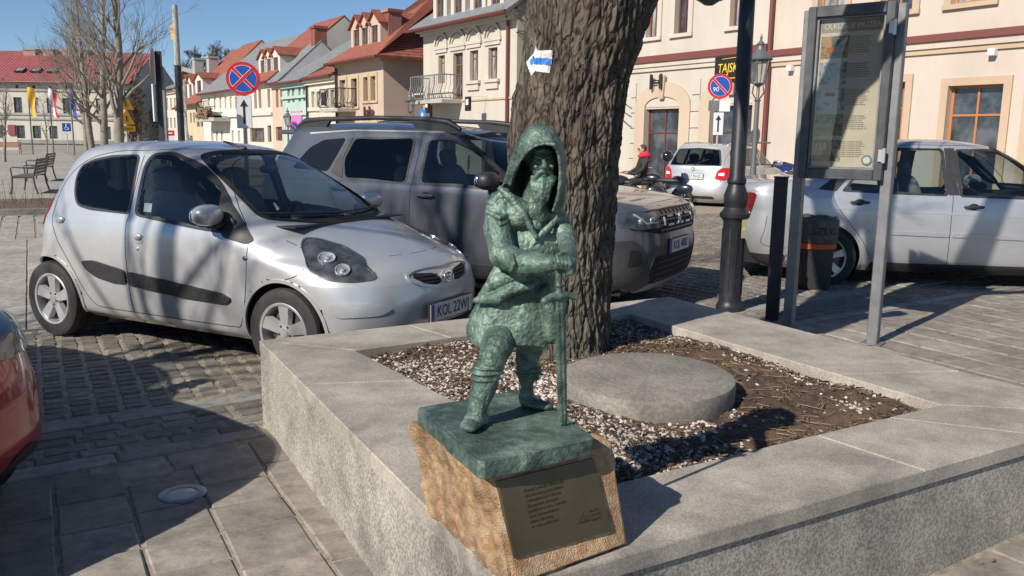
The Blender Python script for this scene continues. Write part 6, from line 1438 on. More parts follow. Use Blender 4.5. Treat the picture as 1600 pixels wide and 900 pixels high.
def no_stop(parent, z, r_, az, bars=2, fwd=.03):
    A = Matrix.Rotation(az, 3, 'Z'); s_ = sub('sign_face', parent, (0, 0, z), (0, 0, az))
    def C(y): return (0, -y, 0)
    disc(s_, C(fwd), r_, .004, grym, 0, 'sign_back'); disc(s_, C(fwd + .005), r_ * .99, .004, redm, 0, 'red_ring', 0); disc(s_, C(fwd + .0095), r_ * .80, .003, M_['white'], 0, 'white_line'); disc(s_, C(fwd + .013), r_ * .775, .003, blum, 0, 'blue_field')
    for k, a in enumerate(([45, -45] if bars == 2 else [45])):
        bar2(s_, C(fwd + .0165 + k * .004), r_ * 1.62, r_ * .215, .002, R(a), 0, M_['white'], 'bar_edge'); bar2(s_, C(fwd + .0190 + k * .004), r_ * 1.64, r_ * .17, .002, R(a), 0, redm, 'red_bar')
    return s_
def arrow_plate(parent, z, w_, h, az, fwd=.03):
    s_ = sub('arrow_plate', parent, (0, 0, z), (0, 0, az)); mb = MB(); mb.prism(corner([(-w_ / 2, -h / 2), (w_ / 2, -h / 2), (w_ / 2, h / 2), (-w_ / 2, h / 2)], .02), lambda u, v, q: (u, q, v), -fwd - .004, -fwd); obj('plate_edge', mb, M_['ink'], s_)
    mb = MB(); mb.prism(corner([(-w_ / 2 + .008, -h / 2 + .008), (w_ / 2 - .008, -h / 2 + .008), (w_ / 2 - .008, h / 2 - .008), (-w_ / 2 + .008, h / 2 - .008)], .016), lambda u, v, q: (u, q, v), -fwd - .006, -fwd - .0042); obj('plate_face', mb, mat('sign white', (.58, .59, .6), .45), s_)
    mb = MB(); mb.prism([(-w_ * .08, -h * .36), (w_ * .08, -h * .36), (w_ * .08, h * .16), (w_ * .27, h * .16), (0, h * .38), (-w_ * .27, h * .16), (-w_ * .08, h * .16)], lambda u, v, q: (u, q, v), -fwd - .008, -fwd - .0062); obj('arrow', mb, M_['ink'], s_); return s_
def pole(parent, h, r_=.03, m_=None):
    mb = MB(); mb.lathe([(r_, 0), (r_, h), (.0001, h + .005)], 16); return obj('pole', mb, m_ or grym, parent, smooth=50)
az0 = lambda x, y: math.atan2(-x, y)
Y = 15.0; p = py_(380, 123, Y); s1 = thing('traffic_sign', 'round blue and red no stopping sign above arrow plate, behind the silver hatchback', 'road sign', (p.x, Y, 0)); rr_ = .284
pole(s1, p.z + .2, .035); no_stop(s1, p.z, rr_, R(12), fwd=.04); arrow_plate(s1, py_(382, 175, Y).z, .255, .56, R(12), .04)
Y = 21.3; p = py_(1125, 135, Y); s2 = thing('traffic_sign', 'small round no parking sign with grey plates before the shop', 'road sign', (p.x, Y, .1)); z2 = p.z - .1
pole(s2, z2 + .2, .03); f = no_stop(s2, z2, .30, R(-5), 1); place_text('sign_letters', '90', .15, M_['white'], f, (-.10, -.052, -.08), (1, 0, 0), (0, 0, 1), .001, sx=1)
for dx, mm, nm in ((-.135, steel, 'number_panel'), (.135, M_['white'], 'blank_panel')): mb = MB(); mb.box((dx - .13, -.036, z2 - .60), (dx + .13, -.032, z2 - .34)); obj(nm, mb, mm, s2)
arrow_plate(s2, z2 - .90, .26, .56, R(-5))
Y = 13.9; p = py_(239, 104, Y); s3 = thing('traffic_sign', 'sign seen edge-on beside a dark square post, left of the tall pole', 'road sign', (p.x + .09, Y, 0)); zt = py_(243, 80, Y).z
mb = MB(); mb.box((-.04, -.04, 0), (.045, .04, zt), bev=.006); obj('pole', mb, darks, s3)
mb = MB(); mb.box((.046, -.03, 0), (.085, .03, zt - .25)); obj('back_rail', mb, steel, s3)
q = sub('sign_face', s3, (-.085, 0, p.z), (0, 0, R(-76))); disc(q, (0, 0, 0), .30, .004, grym, 0, 'sign_back'); disc(q, (0, -.005, 0), .297, .003, redm, 0, 'red_ring'); disc(q, (0, -.009, 0), .235, .003, blum, 0, 'blue_field'); bar2(q, (0, -.013, 0), .46, .05, .002, R(45), 0, redm, 'red_bar'); bar2(q, (0, -.016, 0), .46, .05, .002, R(-45), 0, redm, 'red_bar')
mb = MB(); zq = py_(243, 132, Y).z; zq2 = py_(243, 190, Y).z; mb.box((-.075, -.14, zq2), (-.055, .14, zq)); obj('arrow_plate', mb, M_['white'], s3)
Y = 25.0; p = py_(270, 8, Y); s4 = thing('tall_pole', 'tall slim pole dark below and pale above, between sign and street', 'pole', (p.x + .05, Y, 0)); mb = MB(); zq = py_(270, 102, Y).z
mb.lathe([(.10, 0), (.095, zq)], 16); obj('lower_shaft', mb, darks, s4, smooth=50); mb = MB(); mb.lathe([(.085, zq), (.075, p.z), (.0001, p.z + .01)], 16); obj('upper_shaft', mb, mat('pale pole', (.36, .34, .30), .7), s4, smooth=50)
mb = MB(); mb.box((-.14, -.03, p.z - .95), (-.07, .03, p.z - .55)); obj('orange_box', mb, yelm, s4)
mb = MB(); mb.lathe([(.04, 0), (.035, zq - .9)], 10, Matrix.Translation((.16, 0, .5))); obj('cable_duct', mb, M_['alloy'], s4)
# disabled parking sign, no entry sign, road works signs
Y = 66.; p = py_(104, 199, Y); s5 = thing('traffic_sign', 'small blue disabled parking sign in front of the red roofed building', 'road sign', (p.x, Y, 0)); pole(s5, p.z + .2, .03); az = az0(p.x, Y)
q = sub('sign_face', s5, (0, 0, p.z), (0, 0, az)); mb = MB(); mb.box((-.30, -.045, -.30), (.30, -.04, .32)); obj('blue_field', mb, blum, q); mb = MB(); mb.box((-.30, -.045, -.50), (.30, -.04, -.33)); obj('plate', mb, M_['white'], q)
mb = MB(); mb.tube([(-.02, -.055, .18), (-.02, -.055, .0), (.10, -.055, -.02), (.15, -.055, -.18)], .03, 6); mb.ell((-.02, -.055, .22), (.05, .01, .05)); mb.tube([(.1 * math.cos(t) - .02, -.052, .12 * math.sin(t) - .08) for t in np.linspace(PI * .6, PI * 2, 12)], .02, 5); obj('wheelchair_mark', mb, M_['white'], q)
Y = 60.; p = py_(265, 211, Y); s6 = thing('traffic_sign', 'small red and white no entry sign far down the street', 'road sign', (p.x, Y, 0)); pole(s6, p.z + .3, .05); az = az0(p.x, Y)
q = sub('sign_face', s6, (0, 0, p.z), (0, 0, az)); mb = MB(); mb.box((-.32, -.07, -.05), (.32, -.06, .32)); obj('red_field', mb, redm, q); mb = MB(); mb.box((-.2, -.08, .09), (.2, -.072, .19)); obj('white_bar', mb, M_['white'], q); mb = MB(); mb.box((-.32, -.07, -.5), (.32, -.06, -.07)); obj('plate', mb, M_['white'], q)
Y = 27.; p = py_(197, 187, Y); s7 = thing('traffic_sign', 'yellow roadworks triangle signs stacked behind the largest young tree', 'road sign', (p.x, Y, 0)); pole(s7, py_(198, 160, Y).z, .035); az = az0(p.x, Y) + R(20)
q = sub('sign_face', s7, (0, 0, 0), (0, 0, az))
for yy, nm in ((185, 'warning_triangle'), (162, 'upper_triangle')):
    zb = py_(198, yy, Y).z; mb = MB(); mb.prism(corner([(-.26, -.18), (.26, -.18), (0, .28)], .04), lambda u, v, w2: (u, w2, v + zb), -.05, -.045); obj(nm, mb, yelm, q)
    mb = MB(); mb.box((-.02, -.054, zb - .10), (.02, -.051, zb + .08)); obj('exclamation_mark', mb, M_['ink'], q)
zb = py_(198, 201, Y).z; mb = MB(); mb.box((-.25, -.05, zb - .09), (.25, -.045, zb + .09)); obj('yellow_plate', mb, yelm, q); place_text('plate_text', 'UWAGA', .1, M_['ink'], q, (0, -.052, zb), (1, 0, 0), (0, 0, 1), .001)
# heritage street lamps
greyi = mat('grey lamp iron', (.14, .15, .16), .5, .4)
def classic_lamp(px_, top, Y, label, rr=1.0, bar=True):
    p = py_(px_, top, Y); t = thing('street_lamp', label, 'street lamp', (p.x, Y, 0), 0, 'classic street lanterns along the street'); h = p.z
    hl = .36 * 1.3 * rr; k = 1.35 * rr; zb = h - (.36 + .36) * k * .98; mb = MB(); mb.lathe([(.14 * rr, 0), (.14 * rr, .5), (.09 * rr, .6), (.065 * rr, .9), (.05 * rr, 1.2), (.045 * rr, zb - .28), (.07 * rr, zb - .26), (.03 * rr, zb - .22), (.03 * rr, zb + .02)], 16); obj('post', mb, greyi, t, smooth=45)
    mb = MB()
    for i in range(4): a = PI / 2 * i + .5; mb.tube([(.03 * math.cos(a), .03 * math.sin(a), zb - .25), (.11 * k * math.cos(a), .11 * k * math.sin(a), zb - .12), (.085 * k * math.cos(a), .085 * k * math.sin(a), zb + .05)], .012, 6)
    if bar: mb.tube([(-.30, 0, zb - 1.05), (.30, 0, zb - 1.05)], .018, 6)
    obj('bracket', mb, greyi, t, smooth=60); lantern(t, (0, 0, zb), .36 * k, greyi, k); return t
classic_lamp(1190, 54, 16.5, 'grey lantern lamp post standing before the cream shop building'); classic_lamp(641, 140, 36, 'lantern lamp post before the side wall of the salmon house', 1.0, False); classic_lamp(449, 168, 52, 'distant lantern lamp post before the mint green house', 1.2, False)
classic_lamp(282, 192, 75, 'smallest lantern lamp post far down the street', 1.2, False)
Y = 51.; p = py_(459, 197, Y); s8 = thing('traffic_sign', 'small round no parking sign before the mint green house', 'road sign', (p.x, Y, 0)); pole(s8, p.z + .2, .04); no_stop(s8, p.z, .27, az0(p.x, Y), 1, .06)
Y = 33.; p = py_(660, 181, Y); s9 = thing('traffic_sign', 'narrow blue sign with white arrow at the alley corner', 'road sign', (p.x, Y, 0)); pole(s9, p.z + .2, .03); mb = MB(); mb.box((-.12, -.05, p.z - .28), (.12, -.045, p.z + .24)); obj('blue_field', mb, mat('bright sign blue', (.02, .22, .60), .4), s9); mb = MB(); mb.prism([(-.02, -.18), (.02, -.18), (.02, .02), (.06, .02), (0, .15), (-.06, .02), (-.02, .02)], lambda u, v, q2: (u, q2, v + p.z), -.06, -.052); obj('arrow', mb, M_['white'], s9)
# ================================================================ benches
def bench(loc, rz, label, m1, m2, L=1.7):
    t = thing('park_bench', label, 'bench', loc, rz)
    for y in (-L / 2, L / 2):
        mb = MB(); mb.tube([(-.30, y, 0), (-.24, y, .22), (-.22, y, .42)], .022, 8); mb.tube([(.30, y, 0), (.26, y, .22), (.25, y, .42)], .022, 8); mb.tube([(.25, y, .42), (-.22, y, .42), (-.33, y, .88)], .022, 8); mb.tube([(.25, y, .42), (.27, y, .64), (.22, y, .67), (-.26, y, .65)], .018, 8); obj('side_frame', mb, m1, t, smooth=60)
    mb = MB()
    for k in range(6): mb.box((-.22 + k * .082, -L / 2, .435), (-.155 + k * .082, L / 2, .455))
    obj('seat', mb, m2, t); mb = MB()
    for k in range(5):
        z = .50 + k * .08; x = -.235 - (z - .42) * .22; mb.box((x - .01, -L / 2, z), (x + .01, L / 2, z + .06))
    obj('backrest', mb, m2, t); return t
bg_ = mat('bench grey', (.06, .06, .06), .6, .2); bs = mat('bench slats', (.12, .115, .11), .7); br_ = mat('bench red slats', (.24, .06, .035), .7)
g1 = gp(52, 300, 0); b1 = bench((g1.x, g1.y - .1, 0), R(200), 'nearer dark bench with arm rests on the paved square', bg_, bs)
g2 = gp(75, 282, 0); bench((g2.x - .2, g2.y, 0), R(200), 'dark bench standing just behind the nearer dark bench', bg_, bs)
g3 = gp(8, 241, 0); bench((g3.x, g3.y, 0), R(-75), 'reddish bench at the left edge of the square', bg_, br_, 2.0)
# ================================================================ the houses along the street
SD = Vector((-.5594, .8289, 0)).normalized()             # along the street, away from the camera
q0 = ray(-100, 208); SD = Vector((q0.x, q0.y, 0)).normalized()
SN = Vector((-SD.y, SD.x, 0)); 
if SN.y > 0: SN = -SN                                    # outwards, to the street
Q0 = Vector((5.45, 24.0, 0)); GB = 0.0
SM = Matrix(((-SD.x, -SN.x, 0, Q0.x), (-SD.y, -SN.y, 0, Q0.y), (0, 0, 1, 0), (0, 0, 0, 1)))   # local: x towards the camera end, y into the house
SI = SM.inverted()
def side_at(xl, px_, py2):
    o_ = SI @ Vector((0, 0, EYE)); d = SI.to_3x3() @ ray(px_, py2); t_ = (xl - o_.x) / d.x; p = o_ + d * t_; return p.y, p.z
def eavez(px_, py2, e, sl): return ST.at(px_, py2, -e - .06)[1] + e * sl * .6
class Front:
    """a facade plane on which photograph pixels can be laid out"""
    def __init__(s, M): s.M = M; s.I = M.inverted()
    def at(s, x, y, off=0.0):
        o_ = s.I @ Vector((0, 0, EYE)); d = s.I.to_3x3() @ ray(x, y); t = (off - o_.y) / d.y; p = o_ + d * t; return p.x, p.z
    def rect(s, x0, y0, x1, y1):
        """pixel box (left, top, right, bottom) read at its middle lines"""
        a = s.at(x0, (y0 + y1) / 2)[0]; b = s.at(x1, (y0 + y1) / 2)[0]; t = s.at((x0 + x1) / 2, y0)[1]; u = s.at((x0 + x1) / 2, y1)[1]; return a, u, b, t
ST = Front(SM)
def plaster(name, c, v=.86): return mat(name, c, .9, col2=tuple(q * v for q in c), scale=.9, bump=.2, bscale=14, bdist=.012, detail=10, stretch=(1, 1, .4))
def roofmat(name, c, w_=.22, axis='y'):
    m_ = mat(name, c, .75, col2=tuple(q * .68 for q in c), scale=3); n = m_.node_tree.nodes; l = m_.node_tree.links
    tc = n.new('ShaderNodeTexCoord'); wv = n.new('ShaderNodeTexWave'); wv.inputs['Scale'].default_value = 1 / w_ / 2 * 1.0; wv.bands_direction = 'X'; l.new(tc.outputs['Object'], wv.inputs[0])
    w3 = n.new('ShaderNodeTexWave'); w3.inputs['Scale'].default_value = 1.3; w3.bands_direction = 'Z'; w3.wave_profile = 'SAW'; l.new(tc.outputs['Object'], w3.inputs[0])
    ad = n.new('ShaderNodeMath'); ad.operation = 'ADD'; l.new(wv.outputs[1], ad.inputs[0]); l.new(w3.outputs[1], ad.inputs[1])
    bp = n.new('ShaderNodeBump'); bp.inputs['Strength'].default_value = .9; bp.inputs['Distance'].default_value = .05; l.new(ad.outputs[0], bp.inputs['Height']); l.new(bp.outputs[0], n['Principled BSDF'].inputs['Normal']); return m_
wglass = mat('window glass', (.03, .035, .045), .06, coat=.5, col2=(.09, .10, .12), scale=1.5, ramp=(.45, .6)); curt = mat('window glass with curtain', (.35, .36, .36), .12, coat=.6, col2=(.10, .11, .13), scale=3, ramp=(.4, .6), stretch=(3, 1, .4))
brownf = mat('brown window frame', (.20, .09, .035), .5); orangef = mat('orange wood frame', (.42, .17, .055), .5); whitef = mat('white window frame', (.62, .60, .55), .5); redf = mat('dark red joinery', (.14, .035, .028), .5)
def hole_wall(mb, x0, x1, z0, z1, holes, th=.35, y0=0.0):
    """a front wall of real thickness with openings (x0,z0,x1,z1)"""
    hs = [(max(a, x0), max(b, z0), min(c, x1), min(d, z1)) for a, b, c, d in holes if c > x0 and a < x1 and d > z0 and b < z1]
    X = sorted(set([x0, x1] + [h[0] for h in hs] + [h[2] for h in hs])); Z = sorted(set([z0, z1] + [h[1] for h in hs] + [h[3] for h in hs]))
    for i in range(len(X) - 1):
        for j in range(len(Z) - 1):
            cx_, cz = (X[i] + X[i + 1]) / 2, (Z[j] + Z[j + 1]) / 2
            if any(h[0] < cx_ < h[2] and h[1] < cz < h[3] for h in hs): continue
            mb.add([(X[i], y0, Z[j]), (X[i + 1], y0, Z[j]), (X[i + 1], y0, Z[j + 1]), (X[i], y0, Z[j + 1])], [(0, 1, 2, 3)])
    for a, b, c, d in hs:
        mb.add([(a, y0, b), (c, y0, b), (c, y0, d), (a, y0, d), (a, y0 + th, b), (c, y0 + th, b), (c, y0 + th, d), (a, y0 + th, d)], [(0, 4, 5, 1), (1, 5, 6, 2), (2, 6, 7, 3), (3, 7, 4, 0)])
def win(parent, M, h, fm, mull=1, trans=.7, gm_=None, rec=.16, fw_=.055, name='window'):
    a, b, c, d = h; w_ = sub(name, parent); w_.matrix_local = M @ Matrix.Translation((a, 0, b)); W, H = c - a, d - b; mb = MB(); f = min(fw_, W * .12)
    mb.box((0, rec - .03, 0), (f, rec + .03, H)); mb.box((W - f, rec - .03, 0), (W, rec + .03, H)); mb.box((f, rec - .029, 0), (W - f, rec + .029, f)); mb.box((f, rec - .029, H - f), (W - f, rec + .029, H))
    for k in range(mull): x = W * (k + 1) / (mull + 1); mb.box((x - f * .4, rec - .025, f), (x + f * .4, rec + .025, H - f))
    if trans: mb.box((f, rec - .026, H * trans - f * .4), (W - f, rec + .026, H * trans + f * .4))
    obj('frame', mb, fm, w_); mb = MB(); mb.box((f * .5, rec, f * .5), (W - f * .5, rec + .01, H - f * .5)); obj('pane', mb, gm_ or wglass, w_); return w_
def cut(M, v): return tuple(M @ Vector(v))
def place(o, M): o.matrix_local = M; return o
def surround(mb, h, w_, d, top=None, sill=True):
    a, b, c, e = h; t = top or w_
    mb.box((a - w_, -d, b if sill else b), (a, -.002, e)); mb.box((c, -d, b), (c + w_, -.002, e)); mb.box((a - w_, -d * 1.05, e), (c + w_, -.002, e + t))
    if sill: mb.box((a - w_ * 1.1, -d * 1.6, b - w_ * .6), (c + w_ * 1.1, -.002, b))
def house(name_l, x0, x1, ze, zr, depth, wallm, roofm, holes, fm, zb=0.0, hip=False, eave=.35, cornm=None, M=SM, gx=(0, 0), win_kw=None, cat='house', surr=None, surm=None, gable_mat=None, left_wall=True):
    t = thing('town_house', name_l, cat, cut(M, (x0, 0, 0)))
    L = Matrix.Translation(-Vector(cut(M, (x0, 0, 0)))) @ M
    mb = MB(); hole_wall(mb, x0, x1, zb, ze, holes); d = depth
    mb.add([(x1, 0, zb), (x1, d, zb), (x1, d, ze), (x1, 0, ze)], [(0, 1, 2, 3)]); mb.add([(x0, 0, zb), (x0, d, zb), (x0, d, ze), (x0, 0, ze)], [(3, 2, 1, 0)]); mb.add([(x0, d, zb), (x1, d, zb), (x1, d, ze), (x0, d, ze)], [(3, 2, 1, 0)])
    mb.add([(x0, .5, zb), (x1, .5, zb), (x1, .5, ze), (x0, .5, ze)], [(0, 1, 2, 3)])
    if not hip:
        for x in (x0 + .002, x1 - .002): mb.add([(x, 0, ze), (x, d, ze), (x, d / 2, zr)], [(0, 1, 2)])
    o_ = obj('wall', mb, wallm, t); place(o_, L)
    mb = MB(); e = eave; sl = (zr - ze) / (d / 2); hx = (d / 2) * .8 if hip else 0; th = .14
    A = [(x0 - gx[0], -e, ze - e * sl * .6 + .05), (x1 + gx[1], -e, ze - e * sl * .6 + .05), (x1 + gx[1] - hx, d / 2, zr + .12), (x0 - gx[0] + hx, d / 2, zr + .12)]
    Bk = [(x0 - gx[0], d + e, ze - e * sl * .6 + .05), (x1 + gx[1], d + e, ze - e * sl * .6 + .05)]
    def slab(ps): n_ = len(ps); mb.add(list(ps) + [(p[0], p[1], p[2] - th) for p in ps], [tuple(range(n_)), tuple(range(2 * n_ - 1, n_ - 1, -1))] + [(i, (i + 1) % n_, n_ + (i + 1) % n_, n_ + i) for i in range(n_)])
    slab(A); slab([Bk[1], Bk[0], A[3], A[2]])
    if hip: slab([A[1], Bk[1], A[2]]); slab([Bk[0], A[0], A[3]])
    rf = obj('roof', mb, roofm, t); place(rf, L)
    mb = MB(); mb.box((x0 - gx[0] * .5, -.28, ze - .30), (x1 + gx[1] * .5, -.003, ze - .12)); mb.box((x0, -.16, ze - .45), (x1, -.003, ze - .303)); c_ = obj('cornice', mb, cornm or wallm, t); place(c_, L)
    mb = MB(); mb.tube([(x0 - gx[0], -e - .06, ze - e * sl * .6 - .02), (x1 + gx[1], -e - .06, ze - e * sl * .6 - .02)], .07, 8); g_ = obj('gutter', mb, redf, t); place(g_, L)
    kw = dict(mull=1, trans=.7); kw.update(win_kw or {})
    for i_, h in enumerate(holes): win(t, L, h, fm, **dict(kw, gm_=curt if (h[1] > 3 and i_ % 3 != 1) else kw.get('gm_')))
    if surr:
        for h in holes:
            if h[3] - h[1] > .6: mb = MB(); surround(mb, h, surr, .05); place(obj('window_surround', mb, surm or wallm, t), L)
    return t, L, rf
def band_on(t, L, x0, x1, z0, z1, d, m_, name='ledge'):
    mb = MB(); mb.box((x0, -d, z0), (x1, -.004, z1)); return place(obj(name, mb, m_, t), L)
def dormer(t, L, xc, zb, w_, h, yb, wallm, roofm, fm, depth=3.0, peak=.45):
    dm = sub('dormer', t); dm.matrix_local = L @ Matrix.Translation((xc, yb, zb)); mb = MB(); g_ = w_ * .23
    hole_wall(mb, -w_ / 2, w_ / 2, 0, h, [(-w_ / 2 + g_, .1, w_ / 2 - g_, h - .12)], .15); mb.add([(-w_ / 2, 0, h), (w_ / 2, 0, h), (0, 0, h + peak)], [(0, 1, 2)])
    for x in (-w_ / 2, w_ / 2): mb.add([(x, 0, 0), (x, depth, 0), (x, depth, h), (x, 0, h)], [(0, 1, 2, 3)])
    obj('dormer_wall', mb, wallm, dm); mb = MB(); e = .14
    for s_ in (-1, 1): mb.add([(s_ * (w_ / 2 + e), -e, h - e * peak / (w_ / 2)), (s_ * (w_ / 2 + e), depth, h - e * peak / (w_ / 2)), (0, depth, h + peak), (0, -e, h + peak), (s_ * (w_ / 2 + e), -e, h - e * peak / (w_ / 2) + .09), (s_ * (w_ / 2 + e), depth, h - e * peak / (w_ / 2) + .09), (0, depth, h + peak + .09), (0, -e, h + peak + .09)], [(0, 1, 2, 3), (4, 5, 6, 7), (0, 3, 7, 4), (0, 1, 5, 4), (1, 2, 6, 5)])
    obj('dormer_roof', mb, roofm, dm); W = w_ - 2 * g_; H = h - .22
    mb = MB(); f = .05; 
    for a, b in (((0, 0), (f, H)), ((W - f, 0), (W, H)), ((f, 0), (W - f, f)), ((f, H - f), (W - f, H)), ((W / 2 - f / 2, f), (W / 2 + f / 2, H - f))): mb.box((a[0] - W / 2, .06, a[1] + .1), (b[0] - W / 2, .10, b[1] + .1))
    obj('dormer_window', mb, fm, dm); mb = MB(); mb.box((-W / 2, .085, .1), (W / 2, .095, .1 + H)); obj('dormer_pane', mb, wglass, dm)
brick = tiles('chimney brick', (.26, .07, .045), (.20, .05, .035), (.28, .2, .16), 6)
def chimney(t, L, xc, yc, z0, z1, w_=.7, d=.5, m_=None):
    mb = MB(); mb.box((xc - w_ / 2, yc - d / 2, z0), (xc + w_ / 2, yc + d / 2, z1 - .15)); mb.box((xc - w_ / 2 - .07, yc - d / 2 - .07, z1 - .15), (xc + w_ / 2 + .07, yc + d / 2 + .07, z1)); place(obj('chimney', mb, m_ or brick, t), L)
def pipe(t, L, x, z0, z1, m_=None):
    mb = MB(); mb.tube([(x, -.10, z0), (x, -.10, z1 - .4), (x, -.3, z1)], .06, 8); place(obj('downpipe', mb, m_ or redf, t), L)
def arch_top(mb, h, rise, w_, d):
    a, b, c, e = h; xc = (a + c) / 2; hw = (c - a) / 2; n_ = 14; P1 = [(xc + (hw) * math.cos(PI - PI * i / n_), e + rise * math.sin(PI * i / n_)) for i in range(n_ + 1)]; P2 = [(xc + (hw + w_) * math.cos(PI - PI * i / n_), e + (rise + w_) * math.sin(PI * i / n_)) for i in range(n_ + 1)]
    for i in range(n_): mb.prism([P1[i], P1[i + 1], P2[i + 1], P2[i]], lambda u, v, q: (u, q, v), -d, -.003)
zr_ = lambda x, y: ST.at(x, y)[1]; xr_ = lambda x, y=200: ST.at(x, y)[0]
cream = plaster('cream plaster', (.52, .475, .405)); peach = plaster('peach plaster', (.54, .465, .395)); tan = plaster('tan trim', (.50, .37, .26)); salmon = plaster('salmon plaster', (.50, .385, .31)); ygrey = plaster('grey plaster', (.40, .38, .35))
tilered = roofmat('red roof tiles', (.33, .105, .065)); slate = roofmat('grey metal roof', (.22, .23, .24), .4); trimr = mat('brown red ledge', (.16, .05, .04), .6)
# -- the peach house at the right
xa_, xb_ = xr_(1196), xr_(1600) + 6
wins = [ST.rect(*r_) for r_ in ((1283, -75, 1318, 18), (1378, -85, 1427, 22), (1482, -105, 1552, 12))]
wins = [(a, 4.45, c, d) for a, b, c, d in wins]; wd = xr_(1427, 0) - xr_(1378, 0)
z_s = [ST.at(1300, 20)[1], ST.at(1402, 23)[1], ST.at(1520, 12)[1]]; zs = sum(z_s) / 3
wins = [(xr_(1280, 0), zs, xr_(1322, 0), zs + 1.6), (xr_(1378, 0), zs, xr_(1428, 0), zs + 1.6), (xr_(1488, 0), zs, xr_(1548, 0), zs + 1.6), (xr_(1630, 0), zs, xr_(1700, 0), zs + 1.6)]
door = (xr_(1480, 170), .0, xr_(1566, 170), ST.at(1520, 133)[1]); pw = (xr_(1395, 180), 0.3, xr_(1412, 180), ST.at(1410, 128)[1]); d3 = (xr_(1612, 170), 0, xr_(1700, 170), door[3])
t, L, rf = house('pale peach house with orange window frames at the right edge', xa_, xb_, 9.0, 12.5, 11, peach, tilered, wins + [door, pw, d3], orangef, surr=.16, surm=tan, win_kw=dict(mull=1, trans=.78, gm_=None), cat='building')
zl = [ST.at(1300, 88)[1], ST.at(1420, 66)[1], ST.at(1590, 44)[1]]; zl = sum(zl) / 3
band_on(t, L, xa_, xb_, zl - .02, zl + .13, .14, trimr); band_on(t, L, xa_, xb_, zl - .16, zl - .023, .09, peach); band_on(t, L, xa_, xb_, zl - .27, zl - .163, .05, tan); pipe(t, L, xa_ + .05, 0, 8.7)
for x, y in ((1554, 82), (1238, 107)):
    a, c = ST.at(x, y); mb = MB(); mb.box((a - .07, -.16, c - .07), (a + .07, -.004, c + .07), bev=.01); place(obj('wall_box', mb, M_['white'], t), L)
mb = MB(); mb.box((-.30, -.004, .0), (.3, -.001, .3))
# -- cream house with the arched shop doors
xa2 = xr_(800); 
ar1 = (xr_(1008, 200), 0, xr_(1062, 200), ST.at(1035, 170)[1]); ar2 = (xr_(1110, 200), 0, xr_(1176, 200), ST.at(1140, 165)[1])
zs2 = (ST.at(1020, 62)[1] + ST.at(1065, 52)[1] + ST.at(1145, 38)[1]) / 3
w2s = [(xr_(1012, 20), zs2, xr_(1029, 20), zs2 + 1.65), (xr_(1056, 20), zs2, xr_(1077, 20), zs2 + 1.65), (xr_(1143, 10), zs2, xr_(1166, 10), zs2 + 1.65), (xr_(960, 20), zs2, xr_(980, 20), zs2 + 1.65), (xr_(900, 20), zs2, xr_(925, 20), zs2 + 1.65), (xr_(850, 20), zs2, xr_(870, 20), zs2 + 1.65)]
ar0 = (xr_(905, 200), 0, xr_(950, 200), ar1[3])
t2, L2, rf = house('cream house with arched shop doors behind the lamp post', xr_(828), xa_ - .01, 9.0, 12.5, 11, cream, tilered, w2s + [ar1, ar2, ar0], redf, surr=None, cat='building', win_kw=dict(mull=1, trans=.72))
ptrim = plaster('pale trim', (.55, .49, .41)); strim = plaster('sand trim', (.52, .42, .31))
for h in w2s: mb = MB(); surround(mb, h, .17, .05); place(obj('window_surround', mb, ptrim, t2), L2)
for h in (ar1, ar2, ar0):
    mb = MB(); a, b, c, e = h; mb.box((a - .42, -.06, 0), (a, -.003, e + .05)); mb.box((c, -.06, 0), (c + .42, -.003, e + .05)); arch_top(mb, (a, b, c, e + .05), .30, .42, .06); place(obj('door_surround', mb, strim, t2), L2)
for h in (ar1, ar2, ar0):
    a, b, c, e = h; xc = (a + c) / 2; mb = MB(); mb.prism([(a + .01, e + .052)] + [(xc + (c - a) / 2 * .98 * math.cos(PI - PI * i / 12), e + .052 + .29 * math.sin(PI * i / 12)) for i in range(1, 12)] + [(c - .01, e + .052)], lambda u, v, q: (u, q, v), -.02, -.004); place(obj('arch_panel', mb, cream, t2), L2)
for h in (ar1, ar2, ar0): xc = (h[0] + h[2]) / 2; mb = MB(); mb.prism([(xc - .09, h[3] + .28), (xc + .09, h[3] + .28), (xc + .14, h[3] + .95), (xc - .14, h[3] + .95)], lambda u, v, q: (u, q, v), -.12, -.062); place(obj('keystone', mb, tan, t2), L2)
zl2 = (ST.at(1000, 100)[1] + ST.at(1150, 80)[1]) / 2
band_on(t2, L2, xr_(828), xa_ - .02, zl2 - .05, zl2 + .14, .15, trimr); band_on(t2, L2, xr_(828), xa_ - .02, zl2 - .18, zl2 - .053, .10, cream); band_on(t2, L2, xr_(828), xa_ - .02, zl2 - .30, zl2 - .183, .06, cream)
mb = MB()
for k in range(6):
    z = .55 + k * .46
    for a, b in ((ar1[2] + .43, ar2[0] - .43), (xr_(985), ar1[0] - .43), (ar2[2] + .43, xa_ - .1)):
        if b > a: mb = MB(); mb.box((a, -.035, z), (b, -.003, z + .42)); place(obj('rusticated_stone', mb, cream, t2), L2)
a, c = ST.at(1152, 108); sg = thing('shop_sign', 'black shop sign with yellow letters above the cream building door', 'shop sign', cut(SM, (a, -.10, c))); ls = SM.to_3x3()
mb = MB(); wS, hS = (xr_(1172, 110) - xr_(1113, 110)) / 2, .34; mb.box((-wS, -.05, -hS), (wS, .07, hS)); o_ = obj('sign_panel', mb, M_['black'], sg); o_.matrix_local = ls.to_4x4()
xd = ls @ Vector((1, 0, 0)); yd = ls @ Vector((0, -1, 0)); place_text('sign_letters', 'TAJSKI', .34, mat('yellow letters', (.75, .50, .04), .5), sg, yd * .06 + xd * -.16 + Vector((0, 0, .02)), xd, (0, 0, 1), .006, sx=.78, shear=.1)
